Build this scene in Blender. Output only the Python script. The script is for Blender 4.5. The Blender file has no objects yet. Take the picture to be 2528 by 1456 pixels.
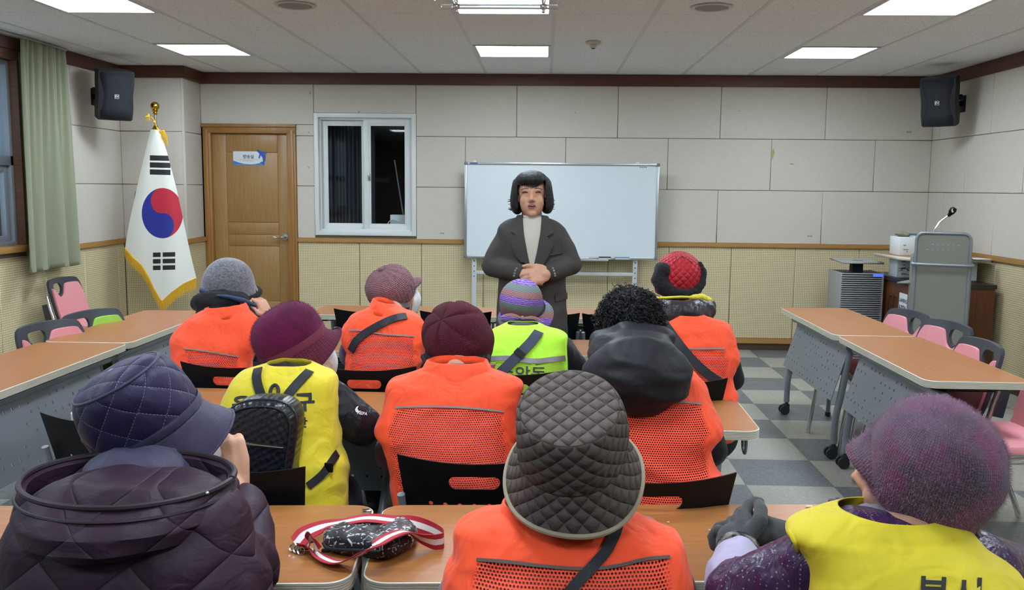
import bpy, bmesh, math, random
from mathutils import Vector, Matrix, noise
S = bpy.context.scene
COL = S.collection
PI = math.pi
V = Vector

# ------------------------------------------------------------------ camera
FPX, YAW, PITCH, ROLL, CAMZ = 2229.82, 0.0357, 0.1186, 0.0102, 1.51
_f = V((-math.sin(YAW)*math.cos(PITCH), math.cos(YAW)*math.cos(PITCH), -math.sin(PITCH)))
_r = V((math.cos(YAW), math.sin(YAW), 0))
_u = _r.cross(_f)
CR = _r*math.cos(ROLL) + _u*math.sin(ROLL)
CU = _u*math.cos(ROLL) - _r*math.sin(ROLL)
CF = _f
cam = bpy.data.cameras.new('camera')
cam.sensor_width = 36.0
cam.lens = FPX/2528*36.0
cam.clip_start = 0.05
camo = bpy.data.objects.new('camera', cam)
COL.objects.link(camo)
camo.matrix_world = Matrix(((CR.x, CU.x, -CF.x, 0), (CR.y, CU.y, -CF.y, 0), (CR.z, CU.z, -CF.z, CAMZ), (0, 0, 0, 1)))
S.camera = camo

# ------------------------------------------------------------------ world, exposure
S.view_settings.view_transform = 'Standard'
S.view_settings.look = 'None'
S.view_settings.gamma = 1.0
S.view_settings.use_curve_mapping = False
S.view_settings.exposure = 0.0
PANEL_LIGHT = 29.0
wd = bpy.data.worlds.new('sky'); S.world = wd; wd.use_nodes = True
wn = wd.node_tree.nodes; wl = wd.node_tree.links
sky = wn.new('ShaderNodeTexSky'); sky.sky_type = 'HOSEK_WILKIE'; sky.turbidity = 3.0
sky.sun_direction = (0.5, 0.5, 0.6)
wl.new(sky.outputs[0], wn['Background'].inputs[0])
wn['Background'].inputs[1].default_value = 5.0
S.cycles.use_denoising = True
S.cycles.max_bounces = 8
S.cycles.diffuse_bounces = 4
S.cycles.glossy_bounces = 3
S.cycles.transparent_max_bounces = 8
S.cycles.sample_clamp_indirect = 6.0
S.cycles.caustics_reflective = False
S.cycles.caustics_refractive = False

# ------------------------------------------------------------------ measuring
def ray(px, py):
    return CR*((px-1264)/FPX) - CU*((py-728)/FPX) + CF
def at(px, py, Y):
    d = ray(px, py); return V((0, 0, CAMZ)) + d*(Y/d.y)
def atz(px, py, z):
    d = ray(px, py); return V((0, 0, CAMZ)) + d*((z-CAMZ)/d.z)

# ------------------------------------------------------------------ materials
def lin(c):
    return tuple(((x/255)/12.92 if x/255 <= 0.04045 else ((x/255+0.055)/1.055)**2.4) for x in c)
MATS = {}
def newmat(name):
    m = bpy.data.materials.new(name); m.use_nodes = True
    return m, m.node_tree.nodes, m.node_tree.links, m.node_tree.nodes['Principled BSDF']
def N(nt, t, **kw):
    n = nt.nodes.new(t)
    for k, v in kw.items():
        if k in n.inputs.keys() if hasattr(n.inputs, 'keys') else False: n.inputs[k].default_value = v
        else: setattr(n, k, v)
    return n
def math_(nt, op, a, b=None, c=None):
    n = nt.nodes.new('ShaderNodeMath'); n.operation = op
    for i, x in enumerate((a, b, c)):
        if x is None: continue
        if isinstance(x, (int, float)): n.inputs[i].default_value = x
        else: nt.links.new(x, n.inputs[i])
    return n.outputs[0]
def mixc(nt, fac, a, b):
    n = nt.nodes.new('ShaderNodeMix'); n.data_type = 'RGBA'
    for sock, x in ((n.inputs[0], fac), (n.inputs[6], a), (n.inputs[7], b)):
        if isinstance(x, (int, float)): sock.default_value = x
        elif isinstance(x, tuple): sock.default_value = (*x[:3], 1)
        else: nt.links.new(x, sock)
    return n.outputs[2]
def coords(nt, kind='Object'):
    return nt.nodes.new('ShaderNodeTexCoord').outputs[kind]
def mapping(nt, src, scale=(1, 1, 1), rot=(0, 0, 0), loc=(0, 0, 0)):
    n = nt.nodes.new('ShaderNodeMapping')
    n.inputs['Scale'].default_value = scale; n.inputs['Rotation'].default_value = rot; n.inputs['Location'].default_value = loc
    nt.links.new(src, n.inputs[0]); return n.outputs[0]
def noise_(nt, src, scale=5, detail=3, rough=.5, dist=0):
    n = nt.nodes.new('ShaderNodeTexNoise')
    n.inputs['Scale'].default_value = scale; n.inputs['Detail'].default_value = detail
    n.inputs['Roughness'].default_value = rough; n.inputs['Distortion'].default_value = dist
    if src is not None: nt.links.new(src, n.inputs['Vector'])
    return n.outputs[0]
def ramp(nt, src, a, b):
    n = nt.nodes.new('ShaderNodeMapRange'); n.clamp = True
    n.inputs[1].default_value = a; n.inputs[2].default_value = b
    nt.links.new(src, n.inputs[0]); return n.outputs[0]
def bump(nt, h, bsdf, strength=.3, dist=.005):
    n = nt.nodes.new('ShaderNodeBump'); n.inputs['Strength'].default_value = strength; n.inputs['Distance'].default_value = dist
    nt.links.new(h, n.inputs['Height'])
    nt.links.new(n.outputs[0], bsdf.inputs['Normal'])
    return n
def M(name, col, rough=.6, metal=0, vary=.06, vscale=8, bumps=0, bscale=80, sheen=0, coat=0, bdist=.003, stretch=None, spec=None):
    """plain procedural material: base colour with slight noise variation and optional bump"""
    if name in MATS: return MATS[name]
    m, n, l, b = newmat(name); nt = m.node_tree
    c = lin(col)
    co = coords(nt)
    if stretch: co = mapping(nt, co, stretch)
    if vary:
        f = noise_(nt, co, vscale, 4)
        l.new(mixc(nt, f, tuple(x*(1-vary) for x in c), tuple(min(1, x*(1+vary)) for x in c)), b.inputs['Base Color'])
    else:
        b.inputs['Base Color'].default_value = (*c, 1)
    b.inputs['Roughness'].default_value = rough; b.inputs['Metallic'].default_value = metal
    if sheen: b.inputs['Sheen Weight'].default_value = sheen
    if coat: b.inputs['Coat Weight'].default_value = coat
    if spec is not None: b.inputs['Specular IOR Level'].default_value = spec
    if bumps: bump(nt, noise_(nt, co, bscale, 3), b, bumps, bdist)
    MATS[name] = m
    return m

# ------------------------------------------------------------------ mesh building
def frame(d, up=V((0, 0, 1))):
    d = d.normalized()
    x = up.cross(d)
    if x.length < 1e-4: x = V((1, 0, 0)).cross(d)
    x.normalize(); return x, d.cross(x), d
class MB:
    def __init__(s):
        s.bm = bmesh.new(); s.uv = s.bm.loops.layers.uv.new('UVMap')
    def box(s, lo, hi, mat=0, bev=0, rot=None, piv=None):
        lo, hi = V(lo), V(hi)
        vs = [s.bm.verts.new((x, y, z)) for x in (lo.x, hi.x) for y in (lo.y, hi.y) for z in (lo.z, hi.z)]
        fs = []
        for q in ((0, 1, 3, 2), (4, 6, 7, 5), (0, 4, 5, 1), (2, 3, 7, 6), (0, 2, 6, 4), (1, 5, 7, 3)):
            f = s.bm.faces.new([vs[i] for i in q]); f.material_index = mat; fs.append(f)
        if bev:
            es = list({e for f in fs for e in f.edges})
            r = bmesh.ops.bevel(s.bm, geom=es, offset=bev, segments=2, affect='EDGES', profile=.5)
            for f in r['faces']: f.material_index = mat
            vs = list({v for f in r['faces'] for v in f.verts} | {v for v in vs if v.is_valid})
        if rot is not None:
            p = V(piv) if piv is not None else (lo+hi)/2
            for v in vs: v.co = p + rot @ (v.co-p)
        return s
    def ring(s, pts): return [s.bm.verts.new(p) for p in pts]
    def skin(s, rings, closed=True, cap0=True, cap1=True, mat=0, uvs=None):
        n = len(rings[0]); R = [s.ring(r) for r in rings]
        m = n if closed else n-1
        for i in range(len(R)-1):
            for j in range(m):
                k = (j+1) % n
                try: f = s.bm.faces.new((R[i][j], R[i][k], R[i+1][k], R[i+1][j]))
                except ValueError: continue
                f.material_index = mat; f.smooth = True
                if uvs:
                    for lp, (a, b) in zip(f.loops, ((i, j), (i, j+1), (i+1, j+1), (i+1, j))): lp[s.uv].uv = uvs(a, b)
        if closed:
            if cap0:
                f = s.bm.faces.new(R[0][::-1]); f.material_index = mat
            if cap1:
                f = s.bm.faces.new(R[-1]); f.material_index = mat
        return s
    def tube(s, path, r, n=10, mat=0, cap=True, flat=1.0, up=V((0, 0, 1))):
        path = [V(p) for p in path]; rings = []
        rr = r if isinstance(r, (list, tuple)) else [r]*len(path)
        px = None
        for i, p in enumerate(path):
            d = (path[min(i+1, len(path)-1)] - path[max(i-1, 0)])
            if d.length < 1e-9: d = V((0, 0, 1))
            d.normalize()
            if px is None: x, y, d = frame(d, up)
            else:
                x = px - d*px.dot(d)
                if x.length < 1e-5: x, y, d = frame(d, up)
                x.normalize(); y = d.cross(x)
            px = x
            rings.append([p + x*(rr[i]*math.cos(2*PI*k/n)) + y*(rr[i]*flat*math.sin(2*PI*k/n)) for k in range(n)])
        return s.skin(rings, mat=mat, cap0=cap, cap1=cap)
    def cyl(s, a, b, r, r2=None, n=20, mat=0): return s.tube([a, b], [r, r if r2 is None else r2], n, mat)
    def ball(s, c, r, n=16, m=10, mat=0, rot=None):
        c = V(c); r = (r, r, r) if isinstance(r, (int, float)) else r
        rings = []
        for i in range(m+1):
            t = PI*i/m; t = min(max(t, .02), PI-.02)
            q = [V((r[0]*math.sin(t)*math.cos(2*PI*k/n), r[1]*math.sin(t)*math.sin(2*PI*k/n), -r[2]*math.cos(t))) for k in range(n)]
            rings.append([c + (rot @ p if rot is not None else p) for p in q])
        return s.skin(rings, mat=mat)
    def lathe(s, prof, c=(0, 0, 0), n=24, mat=0, axis=None):
        c = V(c); R = axis if axis is not None else Matrix.Identity(3)
        return s.skin([[c + R @ V((r*math.cos(2*PI*k/n), r*math.sin(2*PI*k/n), z)) for k in range(n)] for r, z in prof], mat=mat)
    def prism(s, pts, vec, mat=0):
        vec = V(vec); a = [V(p) for p in pts]
        s.skin([a, [p+vec for p in a]], mat=mat)
        for f in s.bm.faces: pass
        return s
    def quad(s, a, b, c, d, mat=0):
        f = s.bm.faces.new([s.bm.verts.new(V(p)) for p in (a, b, c, d)]); f.material_index = mat; return s
    def plate(s, outline, holes, fn, thick, mat=0):
        """2-D outline with holes, filled, extruded by thick, mapped through fn(u, v, w) -> point"""
        b2 = bmesh.new(); edges = []
        for lp in [outline]+list(holes):
            vs = [b2.verts.new((p[0], p[1], 0)) for p in lp]
            for i in range(len(vs)): edges.append(b2.edges.new((vs[i], vs[(i+1) % len(vs)])))
        bmesh.ops.triangle_fill(b2, use_beauty=True, use_dissolve=False, edges=edges, normal=(0, 0, 1))
        b2.verts.ensure_lookup_table(); b2.verts.index_update()
        top = [s.bm.verts.new(fn(v.co.x, v.co.y, thick/2)) for v in b2.verts]
        bot = [s.bm.verts.new(fn(v.co.x, v.co.y, -thick/2)) for v in b2.verts]
        for f in b2.faces:
            ix = [v.index for v in f.verts]
            if f.normal.z < 0: ix = ix[::-1]
            a = s.bm.faces.new([top[i] for i in ix]); a.material_index = mat
            a = s.bm.faces.new([bot[i] for i in ix[::-1]]); a.material_index = mat
        for e in b2.edges:
            if len(e.link_faces) == 1:
                lp = e.link_loops[0]; i, j = lp.vert.index, lp.link_loop_next.vert.index
                if e.link_faces[0].normal.z < 0: i, j = j, i
                a = s.bm.faces.new((bot[i], bot[j], top[j], top[i])); a.material_index = mat
        b2.free(); return s
    def build(s, name, mats, parent=None, smooth=True, world=False, angle=40, recalc=True):
        if recalc: bmesh.ops.recalc_face_normals(s.bm, faces=s.bm.faces)
        if parent is not None and world:
            q, m = parent, Matrix.Identity(4)
            while q is not None: m = q.matrix_basis @ m; q = q.parent
            s.bm.transform(m.inverted())
        me = bpy.data.meshes.new(name); s.bm.to_mesh(me); s.bm.free()
        for m in (mats if isinstance(mats, (list, tuple)) else [mats]): me.materials.append(m)
        if smooth:
            me.polygons.foreach_set('use_smooth', [True]*len(me.polygons))
            try: me.set_sharp_from_angle(angle=math.radians(angle))
            except Exception: pass
        o = bpy.data.objects.new(name, me); COL.objects.link(o)
        if parent is not None: o.parent = parent
        return o
def tag(o, label, cat, group=None):
    o['label'] = label; o['category'] = cat
    if group: o['group'] = group
    return o
def struct(o): o['kind'] = 'structure'; return o
def thing(name, label, cat, loc=(0, 0, 0), rz=0, group=None):
    o = bpy.data.objects.new(name, None); COL.objects.link(o); o.empty_display_size = .1
    o.matrix_basis = Matrix.Translation(V(loc)) @ Matrix.Rotation(rz, 4, 'Z')
    return tag(o, label, cat, group)
def copy_tree(o, parent=None):
    c = o.copy(); COL.objects.link(c)
    if parent is not None: c.parent = parent
    for ch in [x for x in COL.objects if x.parent == o]: copy_tree(ch, c)
    return c
def place(o, loc, rz=0, label=None, group=None):
    o.matrix_basis = Matrix.Translation(V(loc)) @ Matrix.Rotation(rz, 4, 'Z')
    if label: o['label'] = label
    if group: o['group'] = group
    return o
def rrect(w, h, r, n=6, cx=0, cy=0):
    pts = []
    for (sx, sy, a0) in ((1, 1, 0), (-1, 1, PI/2), (-1, -1, PI), (1, -1, 1.5*PI)):
        for i in range(n+1):
            a = a0 + PI/2*i/n
            pts.append((cx+sx*(w/2-r)+r*math.cos(a), cy+sy*(h/2-r)+r*math.sin(a)))
    return pts
def circ(cx, cy, rx, ry=None, n=10):
    ry = rx if ry is None else ry
    return [(cx+rx*math.cos(2*PI*i/n), cy+ry*math.sin(2*PI*i/n)) for i in range(n)]
def bez(pts, n=12):
    """Catmull-Rom through points"""
    P = [V(p) for p in pts]; out = []
    for i in range(len(P)-1):
        p0, p1, p2, p3 = P[max(i-1, 0)], P[i], P[i+1], P[min(i+2, len(P)-1)]
        for k in range(n):
            t = k/n
            out.append(.5*((2*p1)+(p2-p0)*t+(2*p0-5*p1+4*p2-p3)*t*t+(3*p1-p0-3*p2+p3)*t**3))
    out.append(P[-1]); return out
def text_mesh(body, size, mb, fn, depth=0.0, mat=0, align='CENTER', bold=0.0):
    """writing as real geometry: each glyph outline filled and mapped through fn(u, v) -> point"""
    cu = bpy.data.curves.new('t', 'FONT'); cu.body = body; cu.size = size; cu.align_x = align; cu.align_y = 'CENTER'
    cu.offset = bold; cu.resolution_u = 3
    o = bpy.data.objects.new('t', cu); COL.objects.link(o)
    dg = bpy.context.evaluated_depsgraph_get()
    me = bpy.data.meshes.new_from_object(o.evaluated_get(dg))
    vs = [mb.bm.verts.new(fn(v.co.x, v.co.y)) for v in me.vertices]
    for p in me.polygons:
        try: f = mb.bm.faces.new([vs[i] for i in p.vertices]); f.material_index = mat
        except ValueError: pass
    bpy.data.objects.remove(o); bpy.data.curves.remove(cu); bpy.data.meshes.remove(me)

# ================================================================== THE ROOM
BY, LX, RX, CZ, FY = 8.54, -3.82, 3.54, 2.548, -3.6      # back wall, left wall, right wall, ceiling, wall behind the camera
m_panel, n_, l_, b_ = newmat('wall_panel_fabric'); nt = m_panel.node_tree
co = coords(nt); w1 = noise_(nt, mapping(nt, co, (18, 18, 260)), 2.0, 4, .6); w2 = noise_(nt, co, 1.2, 3)
cc = mixc(nt, w2, lin((203, 197, 185)), lin((212, 206, 194)))
l_.new(mixc(nt, ramp(nt, w1, .35, .75), cc, lin((190, 184, 172))), b_.inputs['Base Color']); b_.inputs['Roughness'].default_value = .9
bump(nt, w1, b_, .12, .002)
m_groove = M('groove_dark', (120, 112, 98), .9)
m_trimwood, n_, l_, b_ = newmat('trim_dark_wood'); nt = m_trimwood.node_tree
g1 = noise_(nt, mapping(nt, coords(nt), (1.2, 1.2, 30)), 3, 5, .6)
l_.new(mixc(nt, g1, lin((70, 38, 26)), lin((104, 60, 42))), b_.inputs['Base Color']); b_.inputs['Roughness'].default_value = .45
def woodmat(name, a, b, sc=(1.5, 1.5, 40), rough=.4, coat=0, axis=None, s2=3, dist=.6):
    m, n, l, bs = newmat(name); nt = m.node_tree
    g = noise_(nt, mapping(nt, coords(nt), sc), s2, 6, .62, dist)
    l.new(mixc(nt, ramp(nt, g, .3, .7), lin(a), lin(b)), bs.inputs['Base Color'])
    bs.inputs['Roughness'].default_value = rough
    if coat: bs.inputs['Coat Weight'].default_value = coat; bs.inputs['Coat Roughness'].default_value = .25
    MATS[name] = m; return m
m_rail = woodmat('rail_oak', (160, 116, 58), (178, 134, 76), (2, 2, 60), .45)
m_skirt = M('dark_skirting', (74, 52, 34), .7)
# perforated board: 16 mm grid of 5 mm holes
m_perf, n_, l_, b_ = newmat('perforated_board'); nt = m_perf.node_tree
co = coords(nt); sx = nt.nodes.new('ShaderNodeSeparateXYZ'); l_.new(co, sx.inputs[0])
hor = math_(nt, 'ADD', sx.outputs[0], sx.outputs[1])
def cell(o, p): return math_(nt, 'SUBTRACT', math_(nt, 'FRACT', math_(nt, 'DIVIDE', math_(nt, 'ADD', o, 50), p)), .5)
ax, az = cell(hor, .0165), cell(sx.outputs[2], .0165)
dd = math_(nt, 'SQRT', math_(nt, 'ADD', math_(nt, 'MULTIPLY', ax, ax), math_(nt, 'MULTIPLY', az, az)))
hole = ramp(nt, dd, .22, .17)
base = mixc(nt, noise_(nt, mapping(nt, co, (3, 3, 20)), 3, 4), lin((208, 194, 152)), lin((220, 206, 164)))
l_.new(mixc(nt, hole, base, lin((70, 52, 28))), b_.inputs['Base Color']); b_.inputs['Roughness'].default_value = .75
bump(nt, math_(nt, 'SUBTRACT', 1, hole), b_, .6, .004)

def wall_panels(mb, origin, ux, length, nrm, rows, thick=.012, gap=.0045):
    """upholstered panels between joints; rows = [(z0, z1, [joints])]; mat 0 panel, 1 backing"""
    o, ux, nrm = V(origin), V(ux), V(nrm)
    for z0, z1, js in rows:
        xs = [0]+[j for j in js if 0 < j < length]+[length]
        for a, b in zip(xs[:-1], xs[1:]):
            a2, b2, c, d = a+gap/2, b-gap/2, z0+gap/2, z1-gap/2
            if b2-a2 < .01: continue
            e = .004; t = thick
            p = lambda s_, z_, w: o+ux*s_+V((0, 0, z_))+nrm*w
            A = [p(a2, c, 0), p(b2, c, 0), p(b2, d, 0), p(a2, d, 0)]
            B = [p(a2, c, t-e*.5), p(b2, c, t-e*.5), p(b2, d, t-e*.5), p(a2, d, t-e*.5)]
            Cc = [p(a2+e, c+e, t), p(b2-e, c+e, t), p(b2-e, d-e, t), p(a2+e, d-e, t)]
            mb.skin([A, B, Cc], cap0=False)
def backing(mb, pts, mat=1): mb.bm.faces.new([mb.bm.verts.new(V(p)) for p in pts]).material_index = mat

# --- wall behind the speaker (with the door and window openings)
DX0, DX1, DZ = -3.24, -2.356, 2.075
WX0, WX1, WZ0, WZ1 = -2.184, -1.22, 1.04, 2.184
mb = MB()
y1 = BY+.012
for (a, b, c, d) in ((DX1, WX0, 0, CZ), (DX0-.06, DX1, DZ, CZ), (WX0, WX1, WZ1, CZ), (WX0, WX1, 0, WZ0), (WX1, RX+.02, 0, CZ)):
    backing(mb, ((a, y1, c), (b, y1, c), (b, y1, d), (a, y1, d)))
def rowset(x0, x1, za, zb, js): wall_panels(mb, (x0, y1, 0), (1, 0, 0), x1-x0, (0, -1, 0), [(za, zb, [j-x0 for j in js])])
rowset(DX0-.02, WX0, DZ, 2.45, []); rowset(WX0, WX1, WZ1, 2.45, [])
rowset(DX1, WX0, 1.972, DZ, []); rowset(DX1, WX0, 1.503, 1.972, []); rowset(DX1, WX0, 1.01, 1.503, [])
rowset(WX1, RX, 1.975, 2.45, [-.278, .66, 1.606, 2.567])
rowset(WX1, RX, 1.503, 1.975, [-.756, .182, 1.132, 2.084, 3.03])
rowset(WX1, RX, 1.01, 1.503, [-.278, .66, 1.608, 2.575])
wall_back = struct(mb.build('wall_back', [m_panel, m_groove], smooth=False))
def wainscot(name, o, ux, length, nrm, joints, z0=.11, z1=.975):
    mb = MB(); wall_panels(mb, o, ux, length, nrm, [(z0, z1, joints)], .010, .006); ob = mb.build(name, [m_perf, m_groove], smooth=False); return struct(ob)
wainscot('trim_1', (DX1, y1, 0), (1, 0, 0), RX-DX1, (0, -1, 0), [j-DX1 for j in (-1.765, -1.172, -.58, .012, .6, 1.17, 1.752, 2.35, 2.941)])
def hbar(name, a, b, nrm, z0, z1, t, mat, kind=True):
    mb = MB(); a, b, nrm = V(a), V(b), V(nrm)
    q = [a, b, b+nrm*t, a+nrm*t]
    mb.skin([[p+V((0, 0, z0)) for p in q], [p+V((0, 0, z1)) for p in q]])
    bmesh.ops.bevel(mb.bm, geom=[e for e in mb.bm.edges], offset=min(.004, t*.3), segments=2, affect='EDGES')
    return struct(mb.build(name, mat))
y2 = y1+.0
hbar('trim_2', (DX1, y1, 0), (RX, y1, 0), (0, -1, 0), .972, 1.012, .03, m_rail)
hbar('trim_3', (DX1, y1, 0), (RX, y1, 0), (0, -1, 0), .062, .112, .026, m_rail)
hbar('baseboard_back', (DX1, y1, 0), (RX, y1, 0), (0, -1, 0), 0, .062, .012, m_skirt)
hbar('trim_4', (DX0, y1, 0), (RX, y1, 0), (0, -1, 0), 2.446, CZ, .04, m_trimwood)
# --- column in the far left corner
KX, KY = -3.24, 8.08
mb = MB()
for q in (((LX-.02, KY+.012), (KX-.012, KY+.012)), ((KX-.012, KY+.012), (KX-.03, y1))):
    backing(mb, ((*q[0], 0), (*q[1], 0), (*q[1], CZ), (*q[0], CZ)))
RZ = [(1.01, 1.503, []), (1.503, 1.975, []), (1.975, 2.45, [])]
wall_panels(mb, (LX, KY+.012, 0), (1, 0, 0), KX-.012-LX, (0, -1, 0), RZ)
wall_panels(mb, (KX-.012, KY+.012, 0), V((-.018, y1-KY-.012, 0)).normalized(), y1-KY-.02, (1, 0, 0), RZ)
mb.box((KX-.018, KY-.004, 1.01), (KX+.006, KY+.02, 2.45), bev=.003)
struct(mb.build('wall_column', [m_panel, m_groove], smooth=False))
wainscot('trim_5', (LX, KY+.012, 0), (1, 0, 0), KX-LX, (0, -1, 0), [])
wainscot('trim_6', (KX-.012, KY, 0), (0, 1, 0), y1-KY, (1, 0, 0), [])
hbar('trim_7', (LX, KY+.01, 0), (KX, KY+.01, 0), (0, -1, 0), .972, 1.012, .03, m_rail)
hbar('trim_8', (KX-.012, KY-.018, 0), (KX-.012, y1, 0), (1, 0, 0), .972, 1.012, .03, m_rail)
hbar('trim_9', (LX, KY+.01, 0), (KX, KY+.01, 0), (0, -1, 0), 2.446, CZ, .04, m_trimwood)
hbar('trim_10', (KX-.012, KY-.03, 0), (KX-.012, y1, 0), (1, 0, 0), 2.446, CZ, .04, m_trimwood)
hbar('baseboard_column', (LX, KY+.01, 0), (KX, KY+.01, 0), (0, -1, 0), .062, .112, .026, m_rail)
# --- right wall
mb = MB(); x1 = RX+.012
backing(mb, ((x1, FY, 0), (x1, y1, 0), (x1, y1, CZ), (x1, FY, CZ)))
L = y1-FY
js = lambda off: [off+.945*i for i in range(14)]
wall_panels(mb, (x1, FY, 0), (0, 1, 0), L, (-1, 0, 0), [(1.01, 1.503, js(.5)), (1.503, 1.975, js(.1)), (1.975, 2.45, js(.65))])
struct(mb.build('wall_right', [m_panel, m_groove], smooth=False))
wainscot('trim_11', (x1, FY, 0), (0, 1, 0), L, (-1, 0, 0), [.1+.595*i for i in range(21)])
hbar('trim_12', (x1, FY, 0), (x1, y1, 0), (-1, 0, 0), .972, 1.012, .03, m_rail)
hbar('trim_13', (x1, FY, 0), (x1, y1, 0), (-1, 0, 0), .062, .112, .026, m_rail)
hbar('baseboard_right', (x1, FY, 0), (x1, y1, 0), (-1, 0, 0), 0, .062, .012, m_skirt)
hbar('trim_14', (x1, FY, 0), (x1, y1, 0), (-1, 0, 0), 2.446, CZ, .04, m_trimwood)
# --- left wall with the window opening
LWY0, LWY1, LWZ0, LWZ1 = -1.0, 6.53, 1.05, 2.38
mb = MB(); x0 = LX-.012
for (a, b, c, d) in ((FY, LWY0, 0, CZ), (LWY1, KY+.02, 0, CZ), (LWY0, LWY1, 0, LWZ0), (LWY0, LWY1, LWZ1, CZ)):
    backing(mb, ((x0, a, c), (x0, b, c), (x0, b, d), (x0, a, d)))
for a, b, js_ in ((FY, LWY0, [1, 2, 3, 4, 5, 6]), (LWY1, KY+.012, [.72])):
    wall_panels(mb, (x0, a, 0), (0, 1, 0), b-a, (1, 0, 0), [(1.01, 1.503, js_), (1.503, 1.975, js_), (1.975, 2.45, js_)])
wall_panels(mb, (x0, LWY0, 0), (0, 1, 0), LWY1-LWY0, (1, 0, 0), [(2.42, 2.45, [])])
struct(mb.build('wall_left', [m_panel, m_groove], smooth=False))
wainscot('trim_15', (x0, FY, 0), (0, 1, 0), KY-FY, (1, 0, 0), [.25+.595*i for i in range(21)])
hbar('trim_16', (x0, LWY1, 0), (x0, KY+.01, 0), (1, 0, 0), .972, 1.012, .03, m_rail)
hbar('trim_17', (x0, FY, 0), (x0, KY+.01, 0), (1, 0, 0), .062, .112, .026, m_rail)
hbar('baseboard_left', (x0, FY, 0), (x0, KY+.01, 0), (1, 0, 0), 0, .062, .012, m_skirt)
hbar('trim_18', (x0, FY, 0), (x0, KY+.01, 0), (1, 0, 0), 2.446, CZ, .04, m_trimwood)
# --- wall behind the camera
mb = MB(); mb.box((LX-.1, FY-.1, 0), (RX+.1, FY, CZ)); struct(mb.build('wall_front', M('plain_wall', (186, 178, 164), .9)))
# --- floor: 45 cm vinyl tiles laid as a checkerboard
m_floor, n_, l_, b_ = newmat('vinyl_tiles'); nt = m_floor.node_tree
co = coords(nt); sx = nt.nodes.new('ShaderNodeSeparateXYZ'); l_.new(co, sx.inputs[0])
def til(o, off): return math_(nt, 'DIVIDE', math_(nt, 'SUBTRACT', o, off-45), .4495)
tx, ty = til(sx.outputs[0], 1.5535), til(sx.outputs[1], 5.048)
par = math_(nt, 'MODULO', math_(nt, 'ADD', math_(nt, 'FLOOR', tx), math_(nt, 'FLOOR', ty)), 2)
par = math_(nt, 'GREATER_THAN', par, .5)
sp = noise_(nt, co, 130, 2, .7); sp2 = noise_(nt, co, 42, 3, .7)
sp = math_(nt, 'ADD', math_(nt, 'MULTIPLY', sp, .6), math_(nt, 'MULTIPLY', sp2, .4))
ca = mixc(nt, ramp(nt, sp, .38, .62), lin((136, 136, 126)), lin((168, 168, 157)))
cb = mixc(nt, ramp(nt, sp, .38, .62), lin((76, 81, 86)), lin((118, 123, 127)))
hu = noise_(nt, math_(nt, 'FLOOR', tx), 3.1, 0)
col = mixc(nt, par, cb, ca)
fx = math_(nt, 'ABSOLUTE', math_(nt, 'SUBTRACT', math_(nt, 'FRACT', tx), .5)); fy = math_(nt, 'ABSOLUTE', math_(nt, 'SUBTRACT', math_(nt, 'FRACT', ty), .5))
seam = ramp(nt, math_(nt, 'MAXIMUM', fx, fy), .4965, .4985)
l_.new(mixc(nt, seam, col, lin((66, 66, 66))), b_.inputs['Base Color'])
l_.new(math_(nt, 'ADD', .28, math_(nt, 'MULTIPLY', noise_(nt, co, 6, 3), .25)), b_.inputs['Roughness'])
bump(nt, sp, b_, .05, .002)
mb = MB(); mb.box((LX-.1, FY-.1, -.1), (RX+.1, BY+3.2, 0)); struct(mb.build('floor', m_floor))
# --- ceiling: fissured tiles in a 60 cm T-bar grid
m_tile, n_, l_, b_ = newmat('fissured_tile'); nt = m_tile.node_tree
co = coords(nt)
fs = noise_(nt, mapping(nt, co, (16, 50, 1)), 4, 3, .7, .8); ps = noise_(nt, co, 160, 2, .6)
big = noise_(nt, co, .7, 2)
c0 = mixc(nt, big, lin((238, 238, 240)), lin((244, 244, 245)))
c0 = mixc(nt, ramp(nt, fs, .60, .66), c0, lin((128, 122, 116)))
l_.new(mixc(nt, ramp(nt, ps, .62, .70), c0, lin((168, 163, 158))), b_.inputs['Base Color']); b_.inputs['Roughness'].default_value = .95
m_tbar = M('t_bar_white', (214, 213, 212), .5); m_gap = M('tile_gap', (74, 70, 68), .9)
GX, GY = .0355, 5.617
LIGHTS = [(c, r) for r in (7.117, 5.317, 3.517, 1.717, -.083) for c in (-5, -1, 3)]
mb = MB()
i0, i1 = int(math.floor((LX-GX)/.6)), int(math.ceil((RX-GX)/.6))
j0, j1 = int(math.floor((FY-GY)/.6)), int(math.ceil((BY-GY)/.6))
lit = {(c, round((r-.3-GY)/.6)) for c, r in LIGHTS}
for i in range(i0, i1):
    for j in range(j0, j1):
        a, b = max(GX+.6*i, LX), min(GX+.6*(i+1), RX); c, d = max(GY+.6*j, FY), min(GY+.6*(j+1), BY)
        if (i, j) in lit or b-a < .01 or d-c < .01: continue
        g = .006
        mb.skin([[V((a, c, CZ+.03)), V((b, c, CZ+.03)), V((b, d, CZ+.03)), V((a, d, CZ+.03))],
                 [V((a+.002, c+g*.5, CZ+.002)), V((b-.002, c+g*.5, CZ+.002)), V((b-.002, d-g*.5, CZ+.002)), V((a+.002, d-g*.5, CZ+.002))]], cap0=False)
for i in range(i0, i1+1):
    x = GX+.6*i
    if LX < x < RX: mb.box((x-.012, FY, CZ-.001), (x+.012, BY, CZ+.01), mat=1)
for j in range(j0, j1+1):
    y = GY+.6*j
    if FY < y < BY: mb.box((LX, y-.008, CZ+.004), (RX, y+.008, CZ+.01), mat=2)
mb.box((LX-.1, FY-.1, CZ+.06), (RX+.1, BY+.05, CZ+.1), mat=2)
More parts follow.
